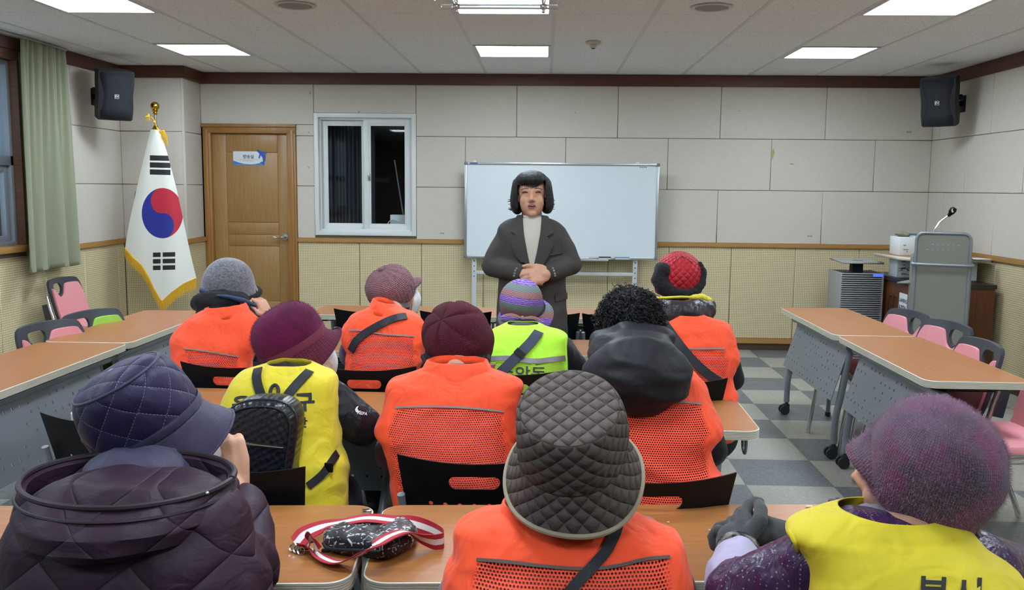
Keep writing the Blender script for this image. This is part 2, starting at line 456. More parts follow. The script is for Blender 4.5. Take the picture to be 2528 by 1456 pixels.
for q in ((LX-.1, FY-.1, LX, BY), (RX, FY-.1, RX+.1, BY), (LX, BY, RX, BY+.05)): mb.box((q[0], q[1], CZ), (q[2], q[3], CZ+.08), mat=2)
struct(mb.build('ceiling', [m_tile, m_tbar, m_gap], smooth=False))
# --- recessed light panels
m_lit, n_, l_, b_ = newmat('light_diffuser'); nt = m_lit.node_tree
em = nt.nodes.new('ShaderNodeEmission'); em.inputs[0].default_value = (.85, .955, 1.07, 1); em.inputs[1].default_value = PANEL_LIGHT
l_.new(em.outputs[0], nt.nodes['Material Output'].inputs[0])
m_white = M('white_enamel', (205, 206, 204), .45)
nm = {-5: 'left', -1: 'middle', 3: 'right'}; rn = {7.117: 'farthest from the camera', 5.317: 'second row from the far wall'}
proto = None
for c, r in LIGHTS:
    x0_, x1_ = GX+.6*c, GX+.6*(c+1)
    lab = 'glowing square ceiling panel, %s column, ' % nm[c]
    lab += {7.117: 'in the row nearest the whiteboard wall', 5.317: 'in the row cut by the top edge'}.get(r, 'out of view, row at %.1f metres' % r)
    t = thing('ceiling_light', lab, 'ceiling light', ((x0_+x1_)/2, r, CZ), 0, 'ceiling light panels')
    if proto is None:
        mb = MB()
        for (a, b, c_, d) in ((-.29, -.29, .29, -.268), (-.29, .268, .29, .29), (-.29, -.268, -.268, .268), (.268, -.268, .29, .268)):
            mb.box((a, b, -.003), (c_, d, .03))
        mb.box((-.29, -.29, .03), (.29, .29, .05))
        f1 = mb.build('frame', m_white, t, smooth=False)
        mb = MB(); mb.box((-.268, -.268, .004), (.268, .268, .012)); f2 = mb.build('diffuser', m_lit, t, smooth=False)
        proto = (f1, f2)
    else:
        for f in proto:
            g = f.copy(); COL.objects.link(g); g.parent = t
# ================================================================== FITTINGS ON THE WALLS
m_door = woodmat('door_oak', (146, 110, 62), (164, 128, 78), (22, 22, 1.2), .42)
m_doorf = woodmat('door_frame_oak', (140, 98, 46), (160, 116, 60), (22, 22, 1.2), .42)
m_steel = M('brushed_steel', (176, 174, 168), .3, 1, .04)
m_chrome = M('chrome', (214, 214, 214), .14, 1, 0)
m_black = M('black_plastic', (14, 14, 17), .5, 0, .1, spec=.2)
m_blackmat = M('matt_black', (14, 14, 16), .7)
m_upvc = M('white_upvc', (214, 219, 217), .35, 0, .02)
m_paper = M('white_paper', (214, 220, 220), .7, 0, .03)
# door
dr = bpy.data.objects.new('door_1', None); COL.objects.link(dr); struct(dr)
mb = MB()
for lo, hi in (((DX0, BY-.02, 0), (DX0+.075, BY+.09, 2.0)), ((DX1-.085, BY-.02, 0), (DX1, BY+.09, 2.0)), ((DX0, BY-.02, 1.99), (DX1, BY+.09, DZ-.012))):
    mb.box(lo, hi, bev=.004)
mb.box((DX0-.008, BY-.034, DZ-.03), (DX1+.004, BY-.01, DZ), bev=.004)
for x in (DX0+.02, DX1-.05): mb.box((x, BY-.03, 0), (x+.03, BY-.015, 2.02), bev=.003)
mb.build('door_frame', m_doorf, dr)
mb = MB(); fx0, fx1 = DX0+.075, DX1-.085; yf = BY+.025
mb.box((fx0, yf, .01), (fx1, yf+.04, 1.99))
def slab(a, b, c, d): mb.box((a, yf-.006, c), (b, yf+.002, d), bev=.003)
ix0, ix1 = fx0+.135, fx1-.10
slab(fx0+.002, ix0-.003, .012, 1.988); slab(ix1+.003, fx1-.002, .012, 1.988)
for c, d in ((1.815, 1.988), (1.155, 1.81), (1.04, 1.149), (.93, 1.034), (.40, .924), (.012, .395)): slab(ix0, ix1, c, d)
mb.build('door_leaf', m_door, dr)
mb = MB(); hx = at(703, 585, BY).x; hz = 1.017
mb.lathe([(.004, 0), (.03, 0), (.033, .004), (.031, .012), (.012, .014), (.011, .05)], (hx, yf-.006, hz), axis=Matrix.Rotation(PI/2, 3, 'X'))
mb.tube(bez([(hx, yf-.052, hz), (hx-.02, yf-.058, hz), (hx-.06, yf-.056, hz-.004), (hx-.10, yf-.055, hz+.004)], 6), [.011]*7+[.010]*6+[.009]*6, flat=.7)
mb.build('door_handle', m_steel, dr)
# door sign
a, b = at(574, 373, BY), at(652, 408, BY)
sgx, sgz, sgw, sgh = a.x, b.z, b.x-a.x, a.z-b.z
sg = thing('door_sign', 'white and blue room sign with a leaping dolphin on the oak door', 'sign', (sgx, yf-.006, sgz))
m_blue = M('sign_blue', (58, 124, 196), .5, 0, .08); m_dblue = M('sign_dark_blue', (36, 84, 166), .5, 0, .1); m_navy = M('sign_navy', (36, 66, 120), .5)
mb = MB(); mb.plate([(0, 0), (sgw, 0), (sgw, sgh*.6), (sgw*.98, sgh), (0, sgh)], [], lambda u, v, w: V((u, -.003+w, v)), .006); mb.build('plate', m_paper, sg, smooth=False)
mb = MB(); arc = [(sgw*t, sgh*(.36-1.28*(t-.0)+.98*t*t+.05*t)) for t in [i/14 for i in range(15)]]
arc = [(sgw*t, sgh*(.07+.95*(t-.53)**2)) for t in [i/14 for i in range(15)]]
mb.plate([(0, .002), (sgw, .002)]+arc[::-1], [], lambda u, v, w: V((u, -.0066+w, v)), .0006); mb.build('wave', m_blue, sg, smooth=False)
# dolphin silhouette (u right, v up, in sign heights / widths)
P = [(1150, 270), (1195, 262), (1250, 290), (1330, 335), (1420, 345), (1500, 375), (1550, 425), (1540, 450), (1500, 430), (1450, 415), (1490, 500), (1495, 600), (1470, 700), (1430, 780), (1440, 890), (1390, 890), (1350, 800), (1270, 790), (1310, 760), (1380, 755), (1390, 680), (1370, 590), (1300, 485), (1285, 560), (1240, 640), (1218, 600), (1235, 520), (1265, 450), (1200, 370), (1165, 330)]
q = lambda x, y: ((x-222)/(1445-222)*sgw, (900-y)/(900-340)*sgh)
mb = MB(); mb.plate([q(*p) for p in P][::-1], [], lambda u, v, w: V((u, -.0075+w, v)), .0025); mb.build('dolphin', m_dblue, sg, smooth=False)
mb = MB()
text_mesh('방송실', sgh*.30, mb, lambda u, v: V((sgw*.49+u, -.0068, sgh*.60+v)), bold=.0008)
text_mesh('BROADCASTING ROOM', sgh*.075, mb, lambda u, v: V((sgw*.49+u, -.0068, sgh*.31+v)))
mb.quad((sgw*.18, -.0066, sgh*.395), (sgw*.80, -.0066, sgh*.395), (sgw*.80, -.0066, sgh*.41), (sgw*.18, -.0066, sgh*.41))
mb.build('lettering', m_navy, sg, smooth=False, recalc=False)

# interior window to the control room
wi = bpy.data.objects.new('window_1', None); COL.objects.link(wi); struct(wi)
def winframe(mb, x0, x1, z0, z1, y0_, y1_, t, bev=.004):
    mb.box((x0, y0_, z0), (x0+t, y1_, z1), bev=bev); mb.box((x1-t, y0_, z0), (x1, y1_, z1), bev=bev)
    mb.box((x0+t*.9, y0_, z1-t), (x1-t*.9, y1_, z1), bev=bev); mb.box((x0+t*.9, y0_, z0), (x1-t*.9, y1_, z0+t), bev=bev)
mb = MB(); winframe(mb, WX0, WX1, WZ0, WZ1, BY-.012, BY+.10, .042); winframe(mb, WX0+.03, WX1-.03, WZ0+.03, WZ1-.03, BY+.02, BY+.10, .03); mb.build('window_frame', m_upvc, wi)
wm = (WX0+WX1)/2
def sash(x0, x1, y_):
    mb = MB(); z0, z1 = WZ0+.045, WZ1-.045
    winframe(mb, x0, x1, z0, z1, y_, y_+.032, .055); winframe(mb, x0+.05, x1-.05, z0+.05, z1-.05, y_+.004, y_+.028, .018, .002)
    s = mb.build('sash', m_upvc, wi)
    mb = MB(); mb.box((x0+.05, y_+.014, z0+.05), (x1-.05, y_+.019, z1-.05)); mb.build('pane', m_glass, s, smooth=False)
    return s
m_glass, n_, l_, b_ = newmat('clear_glass')
b_.inputs['Base Color'].default_value = (1, 1, 1, 1); b_.inputs['Roughness'].default_value = .02; b_.inputs['IOR'].default_value = 1.45
tr = n_.new('ShaderNodeBsdfTransparent'); tr.inputs[0].default_value = (.93, .96, .97, 1)
gl = n_.new('ShaderNodeBsdfGlossy'); gl.inputs['Roughness'].default_value = .02
lw_ = n_.new('ShaderNodeLayerWeight'); fr = m_glass.node_tree.nodes.new('ShaderNodeMath'); fr.operation = 'POWER'; fr.inputs[1].default_value = 4.0; l_.new(lw_.outputs['Facing'], fr.inputs[0]); fr2 = m_glass.node_tree.nodes.new('ShaderNodeMath'); fr2.operation = 'MULTIPLY_ADD'; fr2.inputs[1].default_value = .5; fr2.inputs[2].default_value = .02; l_.new(fr.outputs[0], fr2.inputs[0]); fr = fr2
mx = n_.new('ShaderNodeMixShader'); l_.new(fr.outputs[0], mx.inputs[0]); l_.new(tr.outputs[0], mx.inputs[1]); l_.new(gl.outputs[0], mx.inputs[2])
l_.new(mx.outputs[0], n_['Material Output'].inputs[0])
sash(WX0+.045, wm+.02, BY+.066); s2 = sash(wm-.02, WX1-.045, BY+.028)
mb = MB(); mb.box((wm+.025, BY+.015, 1.56), (wm+.04, BY+.03, 1.63), bev=.004); mb.box((wm+.028, BY+.002, 1.585), (wm+.037, BY+.016, 1.605), bev=.003); mb.build('latch', m_steel, s2)
# the dark control room behind it
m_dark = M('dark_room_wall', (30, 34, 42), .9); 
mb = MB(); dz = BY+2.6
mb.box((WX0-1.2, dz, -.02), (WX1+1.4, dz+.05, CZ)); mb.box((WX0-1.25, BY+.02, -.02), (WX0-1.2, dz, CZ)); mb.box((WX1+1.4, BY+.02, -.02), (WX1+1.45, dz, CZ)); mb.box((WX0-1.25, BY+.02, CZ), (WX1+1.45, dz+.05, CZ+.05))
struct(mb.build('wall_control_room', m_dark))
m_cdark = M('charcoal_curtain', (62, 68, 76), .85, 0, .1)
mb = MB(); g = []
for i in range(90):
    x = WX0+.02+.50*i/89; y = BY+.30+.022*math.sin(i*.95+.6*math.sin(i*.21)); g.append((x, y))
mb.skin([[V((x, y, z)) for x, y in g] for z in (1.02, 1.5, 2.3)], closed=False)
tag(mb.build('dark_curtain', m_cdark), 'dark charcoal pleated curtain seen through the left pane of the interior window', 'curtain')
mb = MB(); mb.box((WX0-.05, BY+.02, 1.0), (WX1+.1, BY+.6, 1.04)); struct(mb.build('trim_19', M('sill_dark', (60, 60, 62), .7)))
def flatbox(name, lo, hi, mat, label, cat, bev=.004, rot=None):
    mb = MB(); mb.box(lo, hi, bev=bev, rot=rot); return tag(mb.build(name, mat), label, cat)
m_cream = M('cream_paper', (206, 200, 178), .7)
for k, (w, dx) in enumerate(((.15, .0), (.17, .012))):
    flatbox('book', (WX0+.15-dx, BY+.13, 1.0402+.03*(1-k)), (WX0+.15-dx+w, BY+.26, 1.0395+.03*(2-k)), m_cream, ['upper cream book in the pile behind the left window pane', 'lower cream book in the pile behind the left window pane'][k], 'book', .003)
a = at(965, 535, BY+.2); b = at(1003, 557, BY+.2)
flatbox('white_box', (a.x, BY+.16, 1.0405), (b.x, BY+.30, a.z+.02), m_paper, 'small white box on the sill behind the right window pane', 'box')
p0, p1 = at(1003, 560, BY+.35), at(974, 395, BY+.35)
mb = MB(); mb.tube([(p0.x, BY+.35, 1.05), p1], .014, 4, flat=.5); tag(mb.build('white_board_strip', m_paper), 'white strip of board leaning behind the right window pane', 'strip')
mb = MB(); mb.tube(bez([at(955, 556, BY+.14), at(962, 546, BY+.14), at(972, 542, BY+.14), at(985, 548, BY+.14)], 6), .004, 6)
tag(mb.build('white_cable', m_paper), 'white cable curling over the small white box behind the window', 'cable')
a = at(972, 357, dz-.03); mb = MB(); mb.box((a.x-.03, dz-.012, a.z-.04), (a.x+.03, dz-.002, a.z+.04)); tag(mb.build('paper_note', m_paper), 'small pale note on the dark control room wall', 'note')
a = at(925, 437, dz-.5)
mb = MB(); mb.box((a.x-.06, dz-.75, 0), (a.x+.70, dz-.25, a.z+.02), bev=.005); cr_ = mb.build('equipment_rack', M('rack_black', (20, 20, 24), .5)); tag(cr_, 'black equipment rack standing in the dark control room', 'rack')
mb = MB(); mb.box((a.x+.02, dz-.758, a.z-.06), (a.x+.22, dz-.75, a.z-.01)); mb.build('label_strip', M('grey_label', (90, 92, 96), .6), cr_)

# whiteboard on its wheeled stand
WBY = 8.36
wb = thing('whiteboard', 'large white whiteboard on a wheeled steel stand behind the speaker', 'whiteboard', (.14, WBY, 0))
c = [at(1147, 400, WBY), at(1628, 404, WBY), at(1146, 636, WBY), at(1623, 642, WBY)]
bx0, bx1, bz0, bz1 = (c[0].x+c[2].x)/2, (c[1].x+c[3].x)/2, (c[2].z+c[3].z)/2, (c[0].z+c[1].z)/2
m_wb, n_, l_, b_ = newmat('whiteboard_enamel'); b_.inputs['Base Color'].default_value = (*lin((212, 226, 234)), 1); b_.inputs['Roughness'].default_value = .22; b_.inputs['Coat Weight'].default_value = .3
nt = m_wb.node_tree; l_.new(mixc(nt, noise_(nt, coords(nt), 2.5, 3), lin((208, 218, 222)), lin((216, 225, 228))), b_.inputs['Base Color'])
m_alu = M('aluminium', (190, 194, 196), .3, .85, .04)
mb = MB(); mb.box((bx0+.01, WBY+.008, bz0+.01), (bx1-.01, WBY+.022, bz1-.01)); mb.build('writing_surface', m_wb, wb, world=True, smooth=False)
mb = MB()
mb.box((bx0+.02, WBY, bz1-.022), (bx1-.02, WBY+.028, bz1), bev=.004); mb.box((bx0+.02, WBY, bz0), (bx1-.02, WBY+.028, bz0+.022), bev=.004)
mb.box((bx0, WBY, bz0+.02), (bx0+.022, WBY+.028, bz1-.02), bev=.004); mb.box((bx1-.022, WBY, bz0+.02), (bx1, WBY+.028, bz1-.02), bev=.004)
mb.build('frame', m_alu, wb, world=True)
m_corner = M('grey_corner', (112, 114, 116), .5)
for x in (bx0, bx1):
    for z in (bz0, bz1):
        mb = MB(); mb.box((x-.004 if x == bx0 else x-.028, WBY-.004, z-.004 if z == bz0 else z-.028), (x+.028 if x == bx0 else x+.004, WBY+.032, z+.028 if z == bz0 else z+.004), bev=.008); mb.build('corner_cap', m_corner, wb, world=True)
mb = MB(); mb.box((bx0+.75, WBY-.06, bz0-.012), (bx1-.45, WBY+.0, bz0+.004), bev=.004); mb.build('pen_tray', m_alu, wb, world=True)
m_post = M('stand_grey', (188, 194, 194), .45)
lx = (at(1170, 690, WBY).x, at(1568, 690, WBY).x)
for x in lx:
    mb = MB(); mb.box((x-.022, WBY+.03, .08), (x+.022, WBY+.055, bz0+.3), bev=.004); p = mb.build('post', m_post, wb, world=True)
    mb = MB()
    mb.bm.free()
    for k in range(4):
        mb = MB(); mb.cyl((x, WBY+.024, bz0-.03-.048*k), (x, WBY+.034, bz0-.03-.048*k), .005, n=10); mb.build('bolt', m_black, p, world=True)
    mb = MB(); mb.box((x-.022, WBY-.22, .05), (x+.022, WBY+.12, .08), bev=.006)
    for y in (WBY-.20, WBY+.09): mb.cyl((x-.012, y, .025), (x+.012, y, .025), .025)
    mb.build('foot', m_post, wb, world=True)
zb = at(1400, 676, WBY).z
mb = MB(); mb.box((lx[0], WBY+.032, zb-.016), (lx[1], WBY+.05, zb+.016), bev=.004); mb.build('cross_bar', m_post, wb, world=True)
mb = MB(); mb.box((bx0+.05, WBY-.003, bz1-.018), (bx0+.12, WBY, bz1-.004)); mb.build('blue_sticker', M('blue_sticker', (74, 104, 160), .5), wb, world=True)
for px_ in (1172, 1574):
    a = at(px_, 398, WBY); mb = MB(); mb.box((a.x-.015, WBY+.004, bz1-.004), (a.x+.015, WBY+.024, bz1+.014), bev=.003); mb.build('clip', m_paper, wb, world=True)
a = at(1588, 413, WBY); mb = MB()
for k in range(4): mb.box((a.x-.03+.017*k, WBY+.0065, a.z-.004), (a.x-.02+.017*k, WBY+.008, a.z+.003))
mb.build('pen_mark', m_black, wb, world=True)
for k, (pa, pb, body, lab) in enumerate(((1478, 1508, (40, 44, 48), 'black-topped board eraser nearest the middle of the whiteboard tray'), (1519, 1554, (110, 150, 170), 'blue board eraser at the right on the whiteboard tray'))):
    a, b = at(pa, 640, WBY-.03), at(pb, 640, WBY-.03)
    e = thing('board_eraser', lab, 'eraser', (a.x, WBY-.03, bz0+.0045))
    mb = MB(); mb.box((0, -.022, 0), (b.x-a.x, .022, .014), bev=.003); mb.build('felt', M('felt_grey', (190, 196, 198), .9), e)
    mb = MB(); mb.box((0, -.022, .014), (b.x-a.x, .022, .024), bev=.003); mb.build('grip', M('grip%d' % k, body, .5), e)
a, b = at(1432, 636, WBY-.03), at(1454, 636, WBY-.03)
mb = MB(); mb.box((a.x, WBY-.05, bz0+.0045), (b.x, WBY-.012, bz0+.02), bev=.004); tag(mb.build('marker_box', m_paper), 'small white box on the whiteboard tray beside the speaker', 'box')

# wall speakers
m_spk = M('speaker_black', (26, 28, 34), .6, 0, .08, bumps=.2, bscale=400)
m_grille = M('speaker_grille', (30, 34, 42), .75, 0, .1, bumps=.4, bscale=900)
def speaker(pos, yaw, roll, label, wallx):
    t = thing('wall_speaker', label, 'loudspeaker', pos, 0, None)
    Rm = Matrix.Rotation(yaw, 3, 'Z') @ Matrix.Rotation(roll, 3, 'X')
    w, h, d = .30, .40, .21
    def sec(z, s, df): 
        n = 10
        front = [(-w/2*s, -d*.35*df), (-w/2*s*.95, -d*.46*df), (0, -d*.53*df), (w/2*s*.95, -d*.46*df), (w/2*s, -d*.35*df)]
        back = [(w/2*s*.98, 0), (w*.30*s, d*.42), (w*.16*s, d*.5), (-w*.16*s, d*.5), (-w*.30*s, d*.42), (-w/2*s*.98, 0)]
        return [Rm @ V((x, y, z)) for x, y in front+back]
    mb = MB(); mb.skin([sec(-h/2, .86, .8), sec(-h/2+.012, .93, .96), sec(-h*.25, .96, 1), sec(0, .92, 1), sec(h*.25, .97, 1), sec(h/2-.012, .97, .98), sec(h/2, .93, .9)]); mb.build('cabinet', m_spk, t, angle=30)
    def gr(z, s): return [Rm @ V((x*w/2*s, -d*.5-.006+abs(x)**2*d*.09, z)) for x in (-.86, -.45, 0, .45, .86)]
    mb = MB(); mb.skin([gr(-h*.46, .9), gr(-h*.25, .95), gr(0, .88), gr(h*.25, .98), gr(h*.46, .98)], closed=False); g = mb.build('grille', m_grille, t)
    g.modifiers.new('solid', 'SOLIDIFY').thickness = .006
    mb = MB(); L_ = .034; yb = -d*.5-.0125
    for a, b in (((-L_/2, -L_/2), (L_/2, -L_/2+.003)), ((-L_/2, L_/2-.003), (L_/2, L_/2)), ((-L_/2, -L_/2), (-L_/2+.003, L_/2)), ((L_/2-.003, -L_/2), (L_/2, L_/2))):
        mb.bm.faces.new([mb.bm.verts.new(Rm @ V(p)) for p in ((a[0], yb, a[1]), (b[0], yb, a[1]), (b[0], yb, b[1]), (a[0], yb, b[1]))])
    text_mesh('EV', .026, mb, lambda u, v: Rm @ V((u, yb-.0005, v)), bold=.001)
    mb.build('badge', M('badge_silver', (214, 214, 214), .4), t, smooth=False, recalc=False)
    mb = MB(); e = V((wallx, 0, 0)); s = 1 if wallx > pos[0] else -1
    p0 = Rm @ V((0, d*.48, -.02)); pw = V((wallx-pos[0], .21, p0.z-.01))
    mb.tube([p0, p0+(pw-p0)*.5+V((0, .03, 0)), pw], .022, 10); mb.box((pw.x-.008, pw.y-.05, pw.z-.07), (pw.x+.008, pw.y+.05, pw.z+.07), bev=.004)
    mb.build('bracket', m_black, t)
    mb = MB(); k0 = Rm @ V((s*w*.40, d*.1, .02)); mb.ball(k0+V((s*.022, 0, 0)), .024); mb.build('pivot_knob', m_black, t)
speaker((-3.555, 7.42, 2.235), .70, .24, 'black loudspeaker hung high on the left wall above the flag', LX+.002)
speaker((3.27, 7.75, 2.258), -.70, .24, 'black loudspeaker hung high on the right wall above the lectern', RX-.002)

# ceiling fittings
def ceil_spk(x, y, lab):
    t = thing('ceiling_speaker', lab, 'ceiling speaker', (x, y, CZ))
    mb = MB(); mb.lathe([(.095, .005), (.115, 0), (.118, -.006), (.112, -.010), (.098, -.008), (.095, .003)], n=40); mb.build('rim', m_white, t)
    mb = MB(); mb.lathe([(.001, -.007), (.03, -.007), (.096, -.005), (.096, .002), (.001, .002)], n=40); mb.build('grille', M('grey_mesh', (150, 148, 146), .8, 0, .12, 200), t)
p = atz(729, 12, CZ); ceil_spk(p.x, p.y, 'round ceiling speaker grille left of the hanging lamp')
p = atz(1757, 17, CZ); ceil_spk(p.x, p.y, 'round ceiling speaker grille right of the hanging lamp')
p = atz(1465, 103, CZ); t = thing('smoke_detector', 'small cream smoke detector on the ceiling right of the middle light', 'smoke detector', (p.x, p.y, CZ))
m_ivory = M('ivory_plastic', (196, 194, 176), .5)
mb = MB(); mb.lathe([(.001, 0), (.055, 0), (.055, -.01), (.045, -.018), (.001, -.018)]); mb.build('base', m_ivory, t)
mb = MB(); mb.lathe([(.03, -.018), (.028, -.03), (.018, -.045), (.001, -.047)]); mb.build('sensor_head', m_ivory, t)
mb = MB(); mb.lathe([(.012, -.046), (.012, -.05), (.001, -.05)]); mb.build('sensor_eye', m_black, t)
# hanging lamp of glass rods (only its lower edge is in view)
m_rod, n_, l_, b_ = newmat('glass_rod'); b_.inputs['Base Color'].default_value = (.92, .97, .97, 1); b_.inputs['Roughness'].default_value = .04; b_.inputs['Transmission Weight'].default_value = .85; b_.inputs['IOR'].default_value = 1.3
hl = thing('hanging_lamp', 'ceiling lamp of clear glass rods and silver trays cut by the top edge', 'hanging lamp', (-.235, 4.2, CZ))
za = -.19
for y in (.2, -.38):
    mb = MB(); mb.tube([(-.27, y, za), (.28, y, za)], .0125, 12); mb.build('glass_rod', m_rod, hl)
for x in (-.2, .213):
    mb = MB(); mb.tube([(x, .19, za+.022), (x, -.5, za+.022)], .011, 12); mb.build('glass_rod', m_rod, hl)
for x in (-.2, .213):
    for y in (.2, -.38):
        mb = MB(); mb.cyl((x, y, za-.018), (x, y, 0), .006); mb.ball((x, y, za), .0165); mb.ball((x, y, za-.022), .009); mb.build('hanger', m_chrome, hl)
for s, px_, ang in ((-1, 1035, .22), (1, 1424, -.12)):
    a = at(px_, 2, 4.25); Rm = Matrix.Rotation(ang, 3, 'Y') @ Matrix.Rotation(.1, 3, 'X')
    ax_, az_ = a.x+.235, a.z-CZ+.012
    mb = MB()
    for k in range(3):
        w_ = .068-.006*k; mb.box((ax_-w_, -.10+.012*k, az_+.010*k), (ax_+w_, .09-.012*k, az_+.008+.010*k), bev=.003, rot=Rm, piv=(ax_, 0, az_))
    mb.tube([(ax_, 0, az_+.02), (ax_*.75, 0, az_+.14), (ax_*.7, 0, 0)], .008)
    tr_ = mb.build('silver_tray', M('satin_silver', (196, 192, 190), .35, .6), hl)
    mb = MB(); q = V((ax_, -.03, az_)); mb.cyl(q+V((0, 0, .0)), q+V((0, 0, -.012)), .009); mb.build('screw', m_black, tr_)

# flag on its pole
FX, FYY = -3.33, 7.70
fl = thing('flag_stand', 'gold-topped pole and round base carrying the white flag by the door', 'flag pole', (FX, FYY, 0))
m_gold = M('gold', (212, 170, 62), .2, 1, .05)
zb_ = at(383, 262, FYY).z
mb = MB(); mb.cyl((0, 0, .03), (0, 0, zb_-.05), .011); mb.build('pole', m_steel, fl)
mb = MB(); mb.ball((0, 0, zb_), .037, 20, 14); mb.lathe([(.012, zb_-.075), (.02, zb_-.06), (.014, zb_-.05), (.026, zb_-.038), (.012, zb_-.03)]); mb.build('finial', m_gold, fl)
zc = at(383, 319, FYY).z
mb = MB(); mb.lathe([(.012, zc+.03), (.018, zc+.028), (.024, zc+.012), (.036, zc), (.012, zc-.002)]); mb.build('collar', m_gold, fl)
mb = MB(); mb.lathe([(.16, 0), (.165, .01), (.15, .03), (.05, .045), (.02, .07), (.012, .07)], n=36); mb.build('base', m_chrome, fl)
m_tass = M('gold_cord', (226, 178, 38), .7, 0, .2, 60, bumps=.4, bscale=300)
ts = thing('tassel_cord', 'yellow cord with tassels tied at the top of the flag', 'tassel', (FX, FYY, zc))
mb = MB(); mb.tube(bez([(-.03, -.03, .10), (-.005, -.035, .085), (.012, -.035, .05), (.02, -.03, .02), (.045, -.04, -.005), (.07, -.04, -.02)], 6), .005, 8); mb.ball((.004, -.032, .06), .013); mb.build('cord', m_tass, ts)
def tassel(mb, x, z, h, w, ang=0):
    for k in range(16):
        xx = x+(k/15-.5)*w; mb.tube(bez([(x+(xx-x)*.4, -.045, z), (xx+ang*.3, -.05-.006*(k % 3), z-h*.5), (xx+ang, -.045-.006*(k % 2), z-h-.006*(k % 4))], 3), .0026, 5)
    mb.ball((x, -.045, z), .012)
mb = MB(); tassel(mb, .085, -.02, .10, .05, .015); mb.build('tassel', m_tass, ts)
mb = MB(); tassel(mb, .035, .0, .05, .05, .06); mb.build('tassel', m_tass, ts)
mb = MB(); tassel(mb, -.04, .115, .03, .035, -.01); mb.build('tassel', M('yellow_cord', (232, 206, 60), .7), ts)
# the flag itself: a draped cone, writing laid out on the cloth
D_FL = FYY-.055
Lp = [(372, 320), (366, 345), (355, 390), (343, 440), (331, 495), (319, 550), (312, 590), (309, 610)]
Rp = [(394, 320), (402, 345), (412, 375), (424, 420), (437, 470), (449, 525), (460, 580), (470, 625), (485, 688)]
def edge(P, t):
    # piecewise in y
    y = 320+(t)*(688-320)
    for (x0, y0), (x1, y1) in zip(P[:-1], P[1:]):
        if y <= y1: return x0+(x1-x0)*(y-y0)/(y1-y0)
    return P[-1][0]
# lower hem in px: from (309,612) sagging to (402,745) then up to (485,686)
hem = [(309, 612), (330, 636), (352, 655), (366, 680), (380, 712), (400, 745), (425, 722), (455, 700), (485, 687)]
def hemy(x):
    for (x0, y0), (x1, y1) in zip(hem[:-1], hem[1:]):
        if x <= x1: return y0+(y1-y0)*(x-x0)/(x1-x0)
    return hem[-1][1]
def flag_pt(u, v):
    """u 0..1 across, v 0..1 down"""
    x0 = 372-(372-309)*v; x1 = 394+(485-394)*v
    xb = 309+(485-309)*u; xt = 372+(394-372)*u
    yb = hemy(xb); y = 320+(yb-320)*v; 
    # outline follows the measured edges
    tl = (y-320)/368
    xl, xr = edge(Lp, min(tl, 1)), edge(Rp, min(tl, 1))
    x = xl+(xr-xl)*u if y < 612 else xb*v+(xt)*(1-v) if False else max(min(xl+(xr-xl)*u, 485), xl)
    bulge = math.sin(PI*u)*.05*(.3+v)+.012*math.sin(u*9+v*2)*v+.02*v*math.sin(u*5.0+1)
    p = at(x, y, D_FL-bulge)
    return p
m_flag, n_, l_, b_ = newmat('flag_satin'); nt = m_flag.node_tree
b_.inputs['Roughness'].default_value = .55; b_.inputs['Sheen Weight'].default_value = .2
uvn = nt.nodes.new('ShaderNodeUVMap').outputs[0]; sxy = nt.nodes.new('ShaderNodeSeparateXYZ'); l_.new(uvn, sxy.inputs[0])
U, W_ = sxy.outputs[0], sxy.outputs[1]        # the cloth's own coordinates: one unit = disc diameter
def sub(a, b): return math_(nt, 'SUBTRACT', a, b)
def circle(cx, cy, r):
    a, b = sub(U, cx), sub(W_, cy)
    return math_(nt, 'LESS_THAN', math_(nt, 'ADD', math_(nt, 'MULTIPLY', a, a), math_(nt, 'MULTIPLY', b, b)), r*r)
disc = circle(0, 0, .5)
# spiral boundary: on this hanging cloth red lies to the upper right, blue to the lower left
ra = .12
cx1, cy1 = -.25*math.sin(ra), .25*math.cos(ra)
upper = math_(nt, 'GREATER_THAN', math_(nt, 'ADD', math_(nt, 'MULTIPLY', U, math.cos(ra)), math_(nt, 'MULTIPLY', W_, math.sin(ra))), 0)
redm = math_(nt, 'MAXIMUM', math_(nt, 'MULTIPLY', upper, sub(1, circle(.25*math.sin(ra), -.25*math.cos(ra), .25))), circle(cx1, cy1, .25))
cw = mixc(nt, noise_(nt, uvn, 3, 3), lin((222, 224, 214)), lin((230, 232, 222)))
cw = mixc(nt, disc, cw, mixc(nt, redm, lin((24, 38, 140)), lin((186, 30, 54))))
def bars(cx, cy, tilt, w, h, pitch, split, c):
    a, b = sub(U, cx), sub(W_, cy)
    b = math_(nt, 'ADD', b, math_(nt, 'MULTIPLY', a, tilt))
    inx = math_(nt, 'LESS_THAN', math_(nt, 'ABSOLUTE', a), w/2)
    row = sub(math_(nt, 'FRACT', math_(nt, 'ADD', math_(nt, 'DIVIDE', b, pitch), 5.5)), .5)
    iny = math_(nt, 'MULTIPLY', math_(nt, 'LESS_THAN', math_(nt, 'ABSOLUTE', row), h/2/pitch), math_(nt, 'LESS_THAN', math_(nt, 'ABSOLUTE', b), 1.5*pitch))
    m = math_(nt, 'MULTIPLY', inx, iny)
    if split is not None: m = math_(nt, 'MULTIPLY', m, math_(nt, 'GREATER_THAN', math_(nt, 'ABSOLUTE', sub(a, split)), .025))
    return mixc(nt, m, c, lin((18, 18, 20)))
cw = bars(-.055, .955, .02, .50, .105, .14, None, cw)
cw = bars(.04, -.955, -.02, .54, .09, .13, -.06, cw)
cw = bars(-1.19, .5, .0, .20, .9, .9, None, cw) if False else cw
l_.new(cw, b_.inputs['Base Color'])
